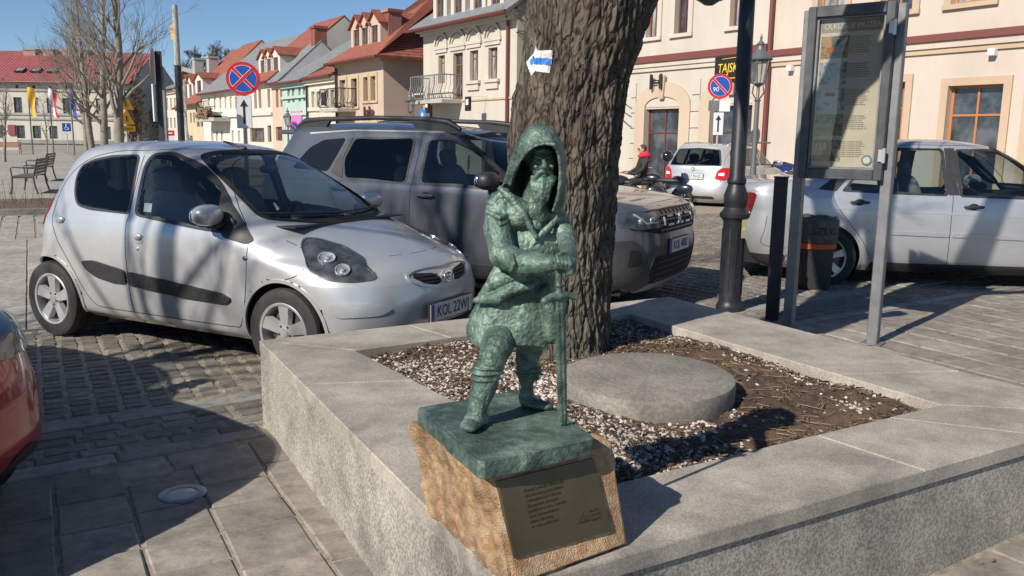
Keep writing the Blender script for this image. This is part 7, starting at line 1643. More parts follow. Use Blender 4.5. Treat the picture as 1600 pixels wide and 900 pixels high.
mb = MB(); mb.tube([xd * -.4 + yd * .06 + Vector((0, 0, .27)), xd * .0 + yd * .06 + Vector((0, 0, .29)), xd * .3 + yd * .06 + Vector((0, 0, .27))], .012, 5); mb.tube([xd * -.1 + yd * .06 + Vector((0, 0, -.24)), xd * .4 + yd * .06 + Vector((0, 0, -.24))], .02, 5); obj('sign_flourish', mb, yelm, sg)
a, c = ST.at(1031, 128); hs = thing('hanging_bracket', 'dark iron H shaped wall emblem above the arched shop door', 'emblem', cut(SM, (a, -.16, c)))
mb = MB()
for x in (-.22, .22): mb.tube([cut(ls.to_4x4(), (x, 0, -.22)), cut(ls.to_4x4(), (x, 0, .22))], .035, 8); mb.tube([cut(ls.to_4x4(), (x + .09 * (1 if x < 0 else -1) * 0 + (.07 if x < 0 else -.07), 0, -.2)), cut(ls.to_4x4(), (x + (.07 if x < 0 else -.07), 0, .2))], .018, 6)
mb.tube([cut(ls.to_4x4(), (-.22, 0, .03)), cut(ls.to_4x4(), (.22, 0, .03))], .018, 6); mb.tube([cut(ls.to_4x4(), (-.22, 0, -.03)), cut(ls.to_4x4(), (.22, 0, -.03))], .018, 6); obj('iron_bars', mb, darks, hs, smooth=60)
# -- cream house with moulded arches and balcony
x3a, x3b = xr_(662), xr_(806); ze3 = (eavez(662, 46, .55, .68) + eavez(790, 13, .55, .68)) / 2
px3 = [(685, 88, 695, 128), (708, 83, 723, 153), (734, 78, 747, 127), (763, 73, 777, 124)]
w3 = [ST.rect(*r_) for r_ in px3]; zb3 = sum(w[1] for w in w3 if w is not w3[1]) / 3; zt3 = sum(w[3] for w in w3) / 4; z33 = ST.at(735, 156)[1]
w3 = [(w[0], zb3 if i != 1 else z33 + .05, w[2], zt3) for i, w in enumerate(w3)]
sh3 = [(xr_(753, 195), 0, xr_(782, 195), ST.at(767, 190)[1]), (xr_(688, 200), 0, xr_(712, 200), ST.at(700, 190)[1])]
t3, L3, rf = house('cream house with moulded arches over the windows and a balcony', x3a, x3b, ze3, ze3 + 3.4, 10, cream, slate, w3 + sh3, brownf, eave=.55, gx=(.5, .1), win_kw=dict(mull=1, trans=.75), cat='building')
for h in w3:
    mb = MB(); g_ = (h[0] - .12, h[3] + .12, h[2] + .12, h[3] + .36); arch_top(mb, (g_[0] - .05, 0, g_[2] + .05, g_[3]), .46, .11, .09); arch_top(mb, (g_[0] + .08, 0, g_[2] - .08, g_[3]), .30, .07, .06); mb.box((g_[0] - .18, -.09, g_[3] - .12), (g_[2] + .18, -.004, g_[3])); mb.box((g_[0] - .10, -.06, g_[3] - .26), (g_[2] + .10, -.004, g_[3] - .123)); place(obj('arch_moulding', mb, cream, t3), L3)
for h in (w3[2], w3[3]): mb = MB(); mb.box((h[0] - .22, -.14, h[1] - .14), (h[2] + .22, -.004, h[1] - .02)); mb.box((h[0] - .12, -.08, h[1] - .38), (h[2] + .12, -.004, h[1] - .143)); place(obj('window_sill', mb, cream, t3), L3)
band_on(t3, L3, x3a, x3b, z33 - .05, z33 + .02, .05, tan)
bx0, bx1 = xr_(672, 150), xr_(722, 150); mb = MB(); mb.box((bx0, -.95, z33 - .12), (bx1, -.005, z33 + .02)); bal = place(obj('balcony', mb, ygrey, t3), L3)
mb = MB()
def rail(mb, P0_, P1_, h=1.0, n_=12):
    P0_, P1_ = Vector(P0_), Vector(P1_); mb.tube([P0_ + Vector((0, 0, h)), P1_ + Vector((0, 0, h))], .025, 6); mb.tube([P0_ + Vector((0, 0, .08)), P1_ + Vector((0, 0, .08))], .018, 6)
    for k in range(n_ + 1):
        q = P0_.lerp(P1_, k / n_); nn_ = Vector((0, -1, 0)); mb.tube([q + Vector((0, 0, .05)), q + nn_ * .10 + Vector((0, 0, .3)), q + Vector((0, 0, .62)), q + Vector((0, 0, h))], .012 if k % 6 else .03, 5)
rail(mb, (bx0, -.92, z33), (bx1, -.92, z33), 1.0, 16); rail(mb, (bx0, -.92, z33), (bx0, 0, z33), 1.0, 5); rail(mb, (bx1, -.92, z33), (bx1, 0, z33), 1.0, 5); place(obj('balcony_railing', mb, mat('grey iron railing', (.20, .20, .20), .6, .3), bal), Matrix.Identity(4)); 
for px_, yy in ((688, 20), (716, 14), (747, 6), (775, 0)):
    a = ST.at(px_, yy, .1)[0]; dormer(t3, L3, a, ze3 + .05, 1.15, 1.75, .08, cream, slate, brownf, 3, .5)
pipe(t3, L3, xr_(796, 100), 0, ze3)
for px_, yy in ((696, 167), (761, 163)):
    a, c = ST.at(px_, yy); mb = MB(); mb.box((a - .17, -.9, c - .28), (a + .17, -.82, c + .26)); q = place(obj('hanging_sign', mb, M_['black'], t3), L3); mb = MB(); mb.box((a - .09, -.91, c - .05), (a + .09, -.902, c + .16)); mb.tube([(a, -.85, c + .26), (a, 0, c + .30)], .012, 5); q2 = place(obj('sign_mark', mb, M_['white'], q), Matrix.Identity(4))
a, c = ST.at(653, 152); mb = MB(); mb.tube([(x3a + .05, -.05, c + .12), (x3a - .3, -.3, c + .1)], .03, 6); mb.ell((x3a - .42, -.38, c), (.14, .14, .17)); place(obj('security_camera', mb, M_['white'], t3), L3)
a, c = ST.at(671, 178); mb = MB(); mb.box((a - .25, -.06, c - .45), (a + .25, -.004, c + .35)); q = place(obj('wall_poster', mb, trimr, t3), L3); mb = MB(); mb.ell((a, -.07, c), (.15, .01, .2)); place(obj('poster_mark', mb, M_['white'], q), Matrix.Identity(4))
# overhead wires from the cream house to the tree side
mb = MB(); A = SM @ Vector((xr_(775, 40), -.1, ST.at(770, 38)[1]))
wires = [((768, 36), (829, 56)), ((776, 41), (829, 50)), ((758, 1), (829, 22)), ((778, 5), (829, 40))]
for (a, b), (c, d) in wires:
    P0_ = py_(a, b, 36.5); P1_ = py_(c, d, 30); P2_ = py_(900, d + (d - b) * 1.1 + 3, 24.5); mb.tube([P0_, (P0_ + P1_) / 2 + Vector((0, 0, -.05)), P1_, (P1_ + P2_) / 2 + Vector((0, 0, -.1)), P2_], .018, 5)
tag(obj('overhead_wires', mb, M_['black']), 'thin black overhead wires running from the balcony house toward the tree', 'wires', None, 'stuff')
# -- salmon house, hipped red roof
x4a, x4b = xr_(528), xr_(600); ze4 = (eavez(535, 98, .6, .75) + eavez(597, 82, .6, .75)) / 2
px4 = [(532, 126, 541, 158), (550, 123, 559, 157), (569, 120, 576, 158), (580, 118, 588, 158)]; w4 = [ST.rect(*r_) for r_ in px4]; zb4 = w4[2][1]; zt4 = (w4[0][3] + w4[3][3]) / 2; w4 = [(w[0], zb4 if i > 1 else z33, w[2], zt4) for i, w in enumerate(w4)]
t4, L4, rf4 = house('salmon house with hipped red tiled roof and three dormers', x4a, x4b, ze4, ze4 + 4.9, 13, salmon, tilered, w4 + [(xr_(572, 190), 0, xr_(588, 190), 2.2)], brownf, hip=True, eave=.6, gx=(.1, .6), surr=.18, surm=plaster('ochre trim', (.48, .38, .23)), cat='building')
for px_ in (543, 556, 571): dormer(t4, L4, xr_(px_, 80), ze4 + .30, 1.35, 1.25, .5, salmon, tilered, brownf, 3.0, .55)
cy5, cz5 = side_at(x4b - 1.6, 611, 24); chimney(t4, L4, x4b - 1.6, cy5, cz5 - 2.0, cz5 + .25, .9, .7)
bx0, bx1 = xr_(527, 170), xr_(556, 170); z44 = z33 - .1; mb = MB(); mb.box((bx0, -1.0, z44 - .15), (bx1, -.005, z44)); bal = place(obj('balcony', mb, ygrey, t4), L4); mb = MB(); rail(mb, (bx0, -.95, z44), (bx1, -.95, z44), 1.0, 14); rail(mb, (bx1, -.95, z44), (bx1, 0, z44), 1.0, 5); mb.box((bx0 + .3, -1.0, z44 + .2), (bx1 - 1.6, -.93, z44 + .85)); place(obj('balcony_railing', mb, darks, bal), Matrix.Identity(4))
a, c = ST.at(578, 175); q4 = Vector(L4 @ Vector((a, -.08, c))); place_text('wall_letters', 'JoJo', .75, mat('dark brown letters', (.08, .025, .02), .6), t4, q4, ls @ Vector((1, 0, 0)), (0, 0, 1), .03)
pipe(t4, L4, x4a + .1, 0, ze4, darks)
# -- row of smaller houses further left
def row(label, pl, pr, eave_px, wallm, roofm, winpx, fm, rise=3.0, depth=10, surr=None, zfl=None, **kw):
    a, b = xr_(pl), xr_(pr) - .02; ze = eavez((pl + pr) / 2, eave_px, .35, rise / (depth / 2)); hs_ = []
    for r_ in winpx:
        h = ST.rect(*r_); hs_.append(h)
    return house(label, a, b, ze, ze + rise, depth, wallm, roofm, hs_, fm, surr=surr, cat='house', **kw) + (a, b, ze)
mint = plaster('mint green plaster', (.40, .52, .46)); yel = plaster('pale yellow plaster', (.60, .55, .43)); ivory = plaster('ivory plaster', (.60, .55, .47)); whit = plaster('white plaster', (.66, .62, .55)); pnk = plaster('rosy plaster', (.58, .42, .33))
t5, L5, r5_, a5, b5, e5 = row('pale yellow low house beside the salmon house', 482, 528, 118, yel, tilered, [(488, 143, 493, 172), (496, 143, 501, 172), (508, 141, 513, 172), (518, 140, 523, 171)], whitef, 2.2, surr=.12)
band_on(t5, L5, a5, b5, z33 - .1, z33 + .1, .1, yel); pipe(t5, L5, a5 + .1, 0, e5, darks)
t6, L6, r6_, a6, b6, e6 = row('mint green house with paired windows', 443, 482, 126, mint, slate, [(449, 133, 453, 161), (456, 132, 460, 160), (466, 130, 470, 159), (473, 129, 477, 158), (470, 198, 479, 215)], mint, 3.0)
band_on(t6, L6, a6, b6, z33 + .7, z33 + .85, .12, mint); band_on(t6, L6, a6, b6, z33 - .3, z33 - .15, .12, mint); pass
a, c = ST.at(465, 187); mb = MB(); mb.box((a - .9, -.1, c - .5), (a + .9, -.004, c + .5)); place(obj('shop_banner', mb, mat('pink banner', (.55, .18, .42), .6), t6), L6)
gy, gz_ = side_at(xr_(443) - .02, 503, 66)
t7, L7, r7_, a7, b7, e7 = row('narrow rosy house under a tall grey gable', 427, 443, 128, pnk, slate, [(431, 140, 435, 168), (438, 139, 441, 167), (431, 198, 441, 220)], brownf, gz_ - eavez(435, 128, .35, .8), gy * 2)
gd_ = gy * 2; gh_ = gz_ - e7
mb = MB(); mb.add([(b7 + .01, .0, e7), (b7 + .01, gd_, e7), (b7 + .01, gy, e7 + gh_), (b7 - .2, 0, e7), (b7 - .2, gd_, e7), (b7 - .2, gy, e7 + gh_)], [(0, 1, 2), (3, 4, 5), (0, 1, 4, 3), (1, 2, 5, 4), (2, 0, 3, 5)]); place(obj('gable', mb, plaster('white gable plaster', (.55, .54, .52), .75), t7), L7); chimney(t7, L7, b7 - .5, gy, e7 + gh_ - .8, e7 + gh_ + 1.0, .7, .8)
t8, L8, r8_, a8, b8, e8 = row('ivory house with three white dormers', 387, 427, 128, ivory, tilered, [(397, 141, 401, 170), (404, 140, 408, 169), (418, 139, 422, 168), (391, 200, 413, 222), (418, 196, 424, 222)], brownf, 4.2)
band_on(t8, L8, a8, b8, z33 - .2, z33 + .0, .12, ivory)
for px_ in (398, 407, 418): dormer(t8, L8, xr_(px_ + 1, 110), e8 + .25, 1.7, 1.25, .5, ivory, tilered, brownf, 3, .5)
t9, L9, r9_, a9, b9, e9 = row('long white house under a grey metal roof', 318, 387, 141, whit, slate, [(x, 151, x + 3.2, 170) for x in (325, 334, 343, 351, 359, 367, 375)] + [(x, 204, x + 3.6, 222) for x in (330, 337, 345, 362, 372)], whit, 4.0)
band_on(t9, L9, a9, b9, z33 - .2, z33 + .1, .15, whit)
for px_, yy, wS in ((345, 187, 2.6), (340, 178, 1.6)): a, c = ST.at(px_, yy); mb = MB(); mb.box((a - wS, -1.2, c - .15), (a + wS, -.005, c + .1)); bq = place(obj('balcony', mb, ygrey, t9), L9); mb = MB(); rail(mb, (a - wS, -1.1, c), (a + wS, -1.1, c), .9, 10); place(obj('balcony_railing', mb, darks, bq), Matrix.Identity(4))
mb = MB()
rg4 = random.Random(4)
for k in range(180):
    a, c = ST.at(rg4.uniform(335, 352), rg4.uniform(170, 185)); mb.ell((a, -1.15 + rg4.uniform(-.2, .2), c), (.14, .1, .1), None, 5, 4)
fl = tag(place(obj('balcony_plants', mb, mat('balcony greenery', (.06, .11, .03), .8, col2=(.3, .12, .1), scale=3)), SM), 'green plants trailing from the balcony of the white house', 'plants', None, 'stuff')
t10, L10, _, a10, b10, e10 = row('yellow house with red roof and glazed green bay', 293, 318, 162, plaster('warm yellow plaster', (.56, .47, .32)), tilered, [(297, 176, 299.5, 192), (302, 176, 304.5, 192), (307, 174, 311.5, 198), (313, 174, 317, 198), (297, 212, 301, 220)], mat('green joinery', (.02, .14, .07), .5), 5.0, surr=None)
dormer(t10, L10, xr_(300, 150), e10 + .3, 2.4, 1.6, .6, whit, tilered, brownf, 4, .5)
t11, L11, _, a11, b11, e11 = row('small cream house with two pointed dormers', 278, 293, 168, ivory, tilered, [(281, 182, 283.5, 196), (286, 181, 288.5, 195)], brownf, 5.0)
for px_ in (281, 287): dormer(t11, L11, xr_(px_ + 1, 150), e11 + .3, 2.0, 1.6, .5, whit, tilered, brownf, 3, .7)
t12, L12, _, a12, b12, e12 = row('farthest pale house on the street, beside the dark trees', 251, 278, 139, ivory, slate, [(x, 153, x + 2.6, 172) for x in (254.5, 260, 266, 272)] + [(x, 184, x + 2.6, 200) for x in (256, 261, 266, 272)], ygrey, 3.0, 14)
chimney(t12, L12, a12 + 3, 3, e12 + .5, e12 + 3.0, .8, .8, ygrey); chimney(t12, L12, a12 + 8, 3, e12 + .5, e12 + 2.8, .8, .8, ygrey)
# brown gabled block behind the row
Y = 105.; P_ = [(277, 170), (277, 138), (287, 111), (345, 127), (352, 170)]; w_ = [py_(a, b, Y) for a, b in P_]; mb = MB(); mb.prism([(p.x, p.z) for p in w_], lambda u, v, q: (u, q, v), Y, Y + 12)
bb = thing('rear_block', 'plain brown gable wall rising behind the street roofs', 'building', (w_[0].x, Y, 0)); 
for v in range(len(mb.v)): mb.v[v] = tuple(Vector(mb.v[v]) - Vector((w_[0].x, Y, 0)))
obj('gable_wall', mb, plaster('brown plaster', (.27, .19, .11), .8), bb); mb = MB(); mb.tube([w_[i] - Vector((w_[0].x, Y, 0)) + Vector((0, -.2, .15)) for i in (1, 2, 3)], .35, 6); obj('roof_edge', mb, ygrey, bb)
# ================================================================ red roofed building on the left
LY = 80.; AZ = R(2.0); ML = Matrix.Translation(Vector(py_(-60, 215, LY).xy.to_3d())) @ Matrix.Rotation(AZ, 4, 'Z'); LF = Front(ML)
lx = lambda x, y=170: LF.at(x, y)[0]; lz = lambda x, y: LF.at(x, y)[1]
r1 = [LF.rect(x, 152, x + 13, 176) for x in (-18, 21.5, 48, 73, 98, 124, 150, 176)]; r2 = [LF.rect(x, 196, x + 13, 216) for x in (-6, 26, 51, 77, 132, 160, 181)]; r3 = [LF.rect(x, 130, x + 5, 138.5) for x in (24, 50, 76, 102, 128, 154)]
u1 = r1[1][1]; u2 = r1[1][3]; v1 = r2[1][1]; v2 = r2[1][3]; s1_, s2_ = r3[0][1], r3[0][3]
holes = [(a, u1, c, u2) for a, b, c, d in r1] + [(a, v1, c, v2) for a, b, c, d in r2] + [(a, s1_, c, s2_) for a, b, c, d in r3]
beige = plaster('pale beige plaster', (.50, .47, .40)); redroof = roofmat('red metal roof', (.30, .075, .075), .5)
ze_ = lz(40, 125.5); zr__ = lz(40, 78)
tl_, LL_, _ = house('long pale building with red metal roof and flags in front', lx(-60), lx(208), ze_, ze_ + (zr__ - ze_) * 1.12, 12, beige, redroof, holes, M_['plastic'], M=ML, eave=.5, cornm=plaster('grey cornice', (.36, .35, .32)), cat='building', win_kw=dict(mull=1, trans=.6))
for y0, y1 in ((176.5, 180), (184, 187), (139, 142.5)): band_on(tl_, LL_, lx(-60), lx(196), lz(60, y1), lz(60, y0), .12, plaster('grey band', (.33, .325, .30)))
for px_, w2_ in ((9, 1.15), (40, 1), (73, 1.15), (97, 1)): chimney(tl_, LL_, lx(px_), 5.5, zr__ - 1, lz(40, 67.5), w2_ * 1.0, 1, plaster('chimney stone', (.33, .25, .20)))
sl = (zr__ * 1.0 - ze_) / 6
for px_ in (24, 49, 75, 150):
    zc_ = lz(40, 112.5); yc = (zc_ - ze_) / ((zr__ - ze_) * 1.12 / 6); mb = MB(); ang = math.atan2((zr__ - ze_) * 1.12, 6); A = Matrix.Translation((lx(px_), yc, zc_ + .22)) @ Matrix.Rotation(ang, 4, 'X'); mb.box((-.42, -.42, 0), (.42, .42, .14), A); q = place(obj('roof_window', mb, darks, tl_), LL_); mb = MB(); mb.box((-.34, -.34, .142), (.34, .34, .15), A); place(obj('roof_pane', mb, curt, q), Matrix.Identity(4))
mb = MB(); mb.box((lx(14, 205), -.15, lz(19, 211)), (lx(25, 205), -.004, lz(19, 195))); place(obj('wall_plaque', mb, mat('dark red plaque', (.22, .03, .05), .6), tl_), LL_)
wl = thing('garden_wall', 'low grey stone wall in front of the red roofed building', 'wall', (py_(30, 225, 70).x, 70, 0)); mb = MB(); wx0 = 0; wx1 = py_(185, 225, 70).x - py_(30, 225, 70).x; zt_ = py_(100, 219, 70).z; zb_ = 0; mb.box((0, 0, 0), (wx1, .5, zt_ - .3)); obj('masonry', mb, tiles('rubble stone', (.17, .16, .145), (.12, .115, .105), (.22, .21, .19), 3), wl); mb = MB(); mb.box((-.1, -.1, zt_ - .3), (wx1 + .1, .6, zt_)); obj('coping', mb, kerbm, wl)
# flags
def flag(px_, top, bot, w_, Y, cols, label, wav=1):
    p = py_(px_, top, Y); t = thing('flagpole', label, 'flag', (p.x, Y, 0)); pole(t, p.z + .25, .05, greyi); z1_ = p.z; z0_ = py_(px_, bot, Y).z; n_ = 10; nc_ = len(cols)
    for ci, (c, nm) in enumerate(cols):
        mb = MB(); V = []; F = []; x0_, x1_ = w_ * ci / nc_, w_ * (ci + 1) / nc_
        for j in range(25):
            v = j / 24; z = z1_ + (z0_ - z1_) * v
            for i in range(n_ + 1):
                u = x0_ + (x1_ - x0_) * i / n_; V.append((u * (.85 + .12 * math.sin(v * 6 + wav)) + v * v * .22 * wav + .05, -.10 * math.sin(u * 7 + v * 5) - .12, z - u * .18))
        for j in range(24):
            for i in range(n_): a = j * (n_ + 1) + i; F.append((a, a + 1, a + n_ + 2, a + n_ + 1))
        mb.add(V, F); o_ = obj('flag_cloth', mb, c, t, smooth=180)
        if nm: o_['label'] = nm
fy = mat('yellow cloth', (.62, .36, .03), .8, col2=(.45, .14, .03), scale=1.2, ramp=(.6, .7)); fw2 = mat('white cloth', (.6, .6, .6), .8); fr2 = mat('red cloth', (.45, .02, .05), .8); fb2 = mat('blue cloth', (.04, .06, .25), .8)
flag(43, 136, 181, .50, 62, [(fy, None)], 'yellow banner hanging from the leftmost flagpole', .7); flag(76, 138, 182, .56, 62, [(fw2, 'white half of the flag'), (fr2, 'red half of the flag')], 'white and red banner hanging from the middle flagpole', .8); flag(109, 140, 183, .45, 62, [(fb2, None)], 'dark blue banner hanging from the rightmost flagpole', .5)
# ================================================================ bare trees
pale = mat('pale young bark', (.27, .235, .19), .9, col2=(.17, .15, .12), scale=5, bump=.4, bscale=30); duskb = mat('far branch bark', (.13, .10, .08), .9, col2=(.09, .07, .055), scale=3)
def bare_tree(loc, h, r_, seed, label, m_=pale, depth=5, cl=.32, group='bare young trees on the square', kids=(3, 4), spread=.42, lean=0.0, up=.16, mr=.004):
    rg = random.Random(seed); t = thing('bare_tree', label, 'tree', loc, 0, group); pts = []; rad = []; tw = h * .86; q = Vector((0, 0, 0)); d = Vector((lean, 0, 1)).normalized(); nodes = []
    for i in range(15): pts.append(q.copy()); rad.append(r_ * (1.12 if i == 0 else 1) * (1 - .72 * i / 14)); nodes.append((q.copy(), d.copy(), rad[-1])); d = (d + Vector((rg.gauss(0, .03), rg.gauss(0, .03), .05))).normalized(); q = q + d * tw / 14
    mb = MB(); mb.tube(pts, rad, 12, cap=False); obj('trunk', mb, m_, t, smooth=60); mb = MB(); k = 0
    for i in range(int(15 * cl), 15):
        for j in range(2 if i < 13 else 3):
            a = rg.uniform(0, 2 * PI); el_ = rg.uniform(.55, 1.15) if i < 13 else rg.uniform(.9, 1.4); dd = Vector((math.cos(a) * math.cos(el_), math.sin(a) * math.cos(el_), math.sin(el_))); f = 1 - (i / 15 - cl) * .75
            grow(mb, nodes[i][0], dd, h * .175 * f * rg.uniform(.7, 1.2), nodes[i][2] * .45, depth - 2, rg, up, spread, kids, 4, mr, .13, 5)
    obj('crown', mb, m_, t, smooth=180); return t
def tree_at(px_, base, Y, top, r_, seed, label, **k):
    p = py_(px_, base, Y); h = py_(px_, top, Y).z; return bare_tree((p.x, Y, 0), h, r_, seed, label, **k)
tree_at(186, 228, 23, -150, .155, 3, 'tallest bare young tree with pale bark, rightmost of its row', depth=5)
tree_at(163, 233, 29, -70, .15, 4, 'bare young tree, second from the right in its row', depth=5)
tree_at(146, 236, 36, -40, .15, 5, 'bare young tree, third from the right in its row', depth=5); tree_at(137, 239, 42, 0, .15, 6, 'bare young tree at the left end of its row', depth=5)
tree_at(5, 228, 45, 120, .09, 8, 'small bare tree at the left edge of the square', depth=4); tree_at(72, 222, 52, 150, .06, 9, 'thin bare sapling before the red roofed building', depth=3)
for i, (px_, top, Y, lb) in enumerate(((206, 140, 70, 'dark bare tree left in the clump at the street end'), (218, 118, 80, 'dark bare tree in the middle of the clump at the street end'), (230, 145, 85, 'dark bare tree right in the clump at the street end'), (242, 130, 95, 'dark bare tree hardest against the farthest house'), (196, 120, 90, 'dark bare tree behind the yellow roadworks signs'))):
    tree_at(px_, 228, Y, top, .28, 30 + i, lb, m_=duskb, depth=5, cl=.15, group='dark bare trees closing the street', spread=.6, kids=(4, 5), mr=.014)
for i, (px_, top, Y, lb) in enumerate(((312, 78, 130, 'bare tree showing over the roofs, leftmost of three'), (335, 76, 135, 'bare tree showing over the roofs, middle of three'), (360, 80, 140, 'bare tree showing over the roofs, rightmost of three'), (396, 106, 120, 'small bare tree top above the ivory house roof'))):
    tree_at(px_, 228, Y, top, .3, 50 + i, lb, m_=duskb, depth=5, cl=.3, group='bare trees behind the roofs', spread=.6, kids=(4, 5), mr=.02)
# a row of bare trees behind the photographer throws the branch shadows
for i, (x, y, h, sd_) in enumerate(((-3.0, -4.4, 10, 62), (-7.4, .3, 9.5, 63), (-.2, -5.2, 10, 64))):
    bare_tree((x, y, 0), h, .17, sd_, ['bare plane tree behind the viewpoint, middle of three', 'bare plane tree behind the viewpoint, leftmost of three', 'bare plane tree behind the viewpoint, rightmost of three'][i], m_=twigb, depth=5, cl=.28, group='bare trees behind the viewpoint', kids=(3, 4), spread=.5, mr=.006)
# ================================================================ motorcycles and rider
def skin_person(name, label, joints, edges, m_, loc, rz=0):
    me = bpy.data.meshes.new('body'); me.from_pydata([j[:3] for j in joints], edges, []); o_ = bpy.data.objects.new('tmp', me); COL.objects.link(o_); md = o_.modifiers.new('s', 'SKIN'); sk = me.skin_vertices[0].data if me.skin_vertices else None
    if sk is None: me.skin_vertices  # pragma: no cover
    for i, j in enumerate(joints): sk[i].radius = (j[3], j[3] * (j[4] if len(j) > 4 else 1)); sk[i].use_root = (i == 0)
    o_.modifiers.new('d', 'SUBSURF').levels = 2; bpy.context.view_layer.update(); m2 = bpy.data.meshes.new_from_object(o_.evaluated_get(bpy.context.evaluated_depsgraph_get())); bpy.data.objects.remove(o_); m2.materials.clear(); shade(m2, 180); return m2
def motorbike(loc, rz, label, col):
    t = thing('motorcycle', label, 'motorcycle', loc, rz, 'motorcycles parked before the shop'); t.scale = (.86, .86, .86); pm = paint('bike paint', col, .3, .3)
    for x, nm in ((-.68, 'wheel'), (.72, 'wheel')):
        w_ = sub(nm, t, (x, 0, .31)); mb = MB(); mb.lathe([(.23, -.05), (.29, -.06), (.31, 0), (.29, .06), (.23, .05)], 32, axis='y'); obj('tyre', mb, M_['rubber'], w_, smooth=50); mb = MB(); mb.lathe([(.225, -.03), (.24, 0), (.225, .03)], 32, axis='y')
        for k in range(8): a = PI / 4 * k; mb.tube([(0, 0, 0), (.23 * math.cos(a), 0, .23 * math.sin(a))], .012, 5)
        mb.lathe([(.0001, -.05), (.05, -.05), (.05, .05), (.0001, .05)], 12, axis='y'); obj('rim', mb, M_['alloy'], w_)
    mb = MB(); mb.ell((.18, 0, .80), (.30, .14, .14)); obj('tank', mb, pm, t, smooth=60); mb = MB(); mb.ell((-.30, 0, .76), (.38, .15, .07), e=.8); mb.ell((-.55, 0, .84), (.14, .13, .05)); obj('seat', mb, M_['plastic'], t, smooth=60)
    mb = MB(); mb.ell((.05, 0, .44), (.26, .17, .20), e=.7); mb.lathe([(.09, -.22), (.09, .22)], 12, Matrix.Translation((.12, 0, .58)), axis='y'); obj('engine', mb, M_['darkalloy'], t, smooth=50)
    mb = MB()
    for s_ in (-1, 1): mb.tube([(.72, s_ * .09, .31), (.52, s_ * .09, .95)], .024, 8); mb.tube([(-.05, s_ * .16, .30), (-.8, s_ * .19, .36)], .045, 8); mb.tube([(.50, 0, .98), (.42, s_ * .2, 1.08), (.30, s_ * .38, 1.06)], .014, 6); mb.tube([(-.68, s_ * .1, .31), (-.1, s_ * .1, .42)], .025, 6)
    mb.tube([(.52, 0, .95), (.0, 0, .7), (-.6, 0, .72)], .03, 8); obj('fork_and_exhaust', mb, M_['chrome'], t, smooth=60); mb = MB(); mb.ell((.62, 0, .92), (.09, .1, .1)); obj('headlight', mb, M_['refl'], t, smooth=60)
    mb = MB(); mb.ell((.75, 0, .50), (.2, .07, .16)); obj('mudguard', mb, pm, t, smooth=60); mb = MB(); mb.ell((-.75, 0, .55), (.24, .09, .14)); obj('mudguard', mb, pm, t, smooth=60)
    for s_ in (-1, 1): mb = MB(); mb.tube([(.38, s_ * .25, 1.08), (.36, s_ * .3, 1.22)], .008, 5); mb.ell((.36, s_ * .32, 1.25), (.02, .06, .04)); obj('mirror', mb, M_['plastic'], t, smooth=60)
    return t
pp = py_(1003, 240, 18.2); motorbike((pp.x - .35, 18.2, 0), R(172), 'dark motorcycle with the seated rider in red hood', (.03, .03, .035)); pb = py_(1035, 250, 18.9); motorbike((pb.x, 19.4, 0), R(150), 'black motorcycle right of the seated rider', (.02, .025, .04)); motorbike((pp.x - 1.5, 19.8, 0), R(165), 'black motorcycle partly hidden behind the tree trunk', (.02, .02, .02))
mb = MB(); mb.ell((0, 0, 0), (.16, .14, .15), None, 20, 14); mb.box((-.15, -.09, -.05), (-.10, .09, .05)); hm = obj('helmet', mb, mat('black helmet', (.012, .012, .014), .15, coat=.8), smooth=60); hm.location = py_(1043, 244, 18.6); hm.scale = (.8, .8, .8); tag(hm, 'black crash helmet hung on the mirror of the right motorcycle', 'helmet')
rx = pp.x + .05; J = [(0, 0, .86, .15, .9), (-.02, 0, 1.02, .15, .85), (-.03, 0, 1.20, .17, .75), (-.02, 0, 1.36, .12, .8), (-.04, 0, 1.45, .055), (-.05, 0, 1.52, .065),
     (-.03, .17, 1.34, .075), (-.08, .25, 1.12, .06), (-.30, .24, 1.00, .048), (-.46, .22, 1.02, .04), (-.03, -.17, 1.34, .075), (-.08, -.25, 1.12, .06), (-.30, -.24, 1.00, .048), (-.46, -.22, 1.02, .04),
     (-.08, .11, .84, .10), (-.40, .20, .76, .085), (-.36, .24, .45, .06), (-.30, .24, .12, .05), (-.42, .25, .06, .045), (-.08, -.11, .84, .10), (-.40, -.20, .76, .085), (-.36, -.24, .45, .06), (-.30, -.24, .12, .05), (-.42, -.25, .06, .045)]
E_ = [(0, 1), (1, 2), (2, 3), (3, 4), (4, 5), (2, 6), (6, 7), (7, 8), (8, 9), (2, 10), (10, 11), (11, 12), (12, 13), (0, 14), (14, 15), (15, 16), (16, 17), (17, 18), (0, 19), (19, 20), (20, 21), (21, 22), (22, 23)]
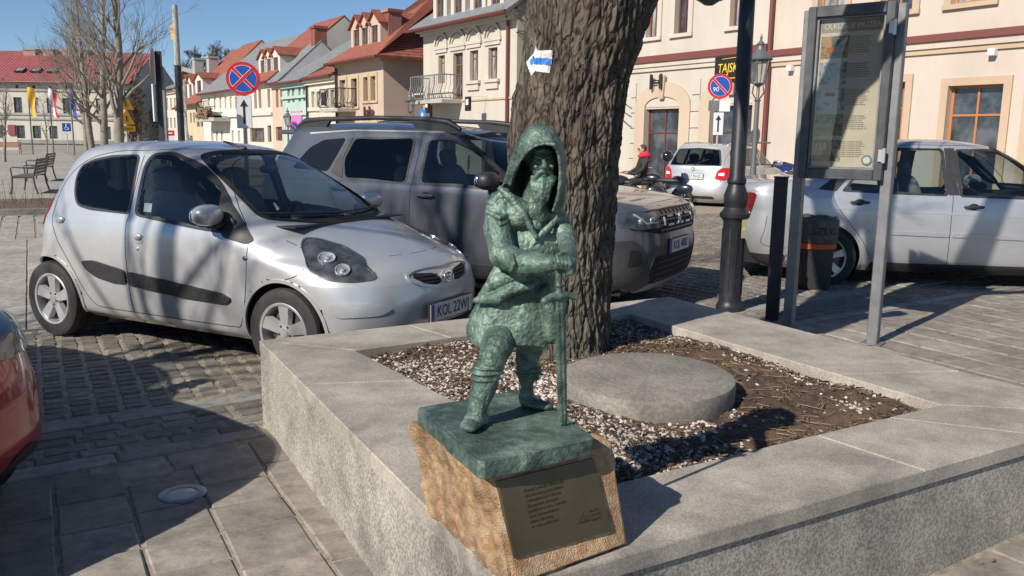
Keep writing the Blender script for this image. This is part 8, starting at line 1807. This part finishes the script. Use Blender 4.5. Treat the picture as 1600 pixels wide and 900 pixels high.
def skinmesh():
    me = bpy.data.meshes.new('body'); me.from_pydata([j[:3] for j in J], E_, []); o_ = bpy.data.objects.new('tmp', me); COL.objects.link(o_); o_.modifiers.new('s', 'SKIN'); sk = me.skin_vertices[0].data
    for i, j in enumerate(J): sk[i].radius = (j[3], j[3] * (j[4] if len(j) > 4 else 1)); sk[i].use_root = (i == 0)
    o_.modifiers.new('d', 'SUBSURF').levels = 2; bpy.context.view_layer.update(); m2 = bpy.data.meshes.new_from_object(o_.evaluated_get(bpy.context.evaluated_depsgraph_get())); bpy.data.objects.remove(o_); m2.materials.clear(); shade(m2, 180); return m2
per = thing('person', 'person in black jacket with red hood sitting on a motorcycle', 'person', (rx, 18.2, -.02), R(8)); skinm = mat('skin', (.45, .27, .19), .6)
per.scale = (.86, .86, .86); obj('body', skinmesh(), mat('black jacket', (.016, .016, .018), .8, col2=(.03, .03, .032), scale=6, bump=.5, bscale=14, bdist=.02), per)
mb = MB(); mb.ell((-.06, 0, 1.585), (.095, .078, .115), None, 20, 14); mb.ell((-.155, 0, 1.58), (.02, .014, .02)); mb.ell((-.05, .08, 1.58), (.02, .01, .03)); mb.ell((-.05, -.08, 1.58), (.02, .01, .03)); obj('head', mb, skinm, per, smooth=180)
mb = MB(); mb.ell((-.035, 0, 1.62), (.10, .084, .10), None, 18, 12); obj('hair', mb, mat('brown hair', (.07, .045, .03), .8), per, smooth=180)
mb = MB(); mb.box((-.162, -.07, 1.585), (-.145, .07, 1.615), bev=.004); obj('sunglasses', mb, M_['black'], per); mb = MB(); mb.ell((.04, 0, 1.45), (.13, .16, .09), Matrix.Rotation(R(20), 3, 'Y'), 18, 12); mb.ell((-.06, 0, 1.43), (.1, .12, .06)); obj('hood', mb, mat('red hood cloth', (.50, .02, .05), .9, bump=.5, bscale=30), per, smooth=180)
for s_ in (-1, 1):
    mb = MB(); mb.ell((-.49, s_ * .22, 1.02), (.045, .035, .03))
    for k in range(4): mb.tube([(-.50, s_ * .22 + (k - 1.5) * .018, 1.03), (-.54, s_ * .22 + (k - 1.5) * .019, 1.02), (-.55, s_ * .22 + (k - 1.5) * .018, .99)], .009, 6)
    mb.tube([(-.48, s_ * .19, 1.01), (-.52, s_ * .175, 1.0)], .010, 6); obj('hand', mb, skinm, per, smooth=60)
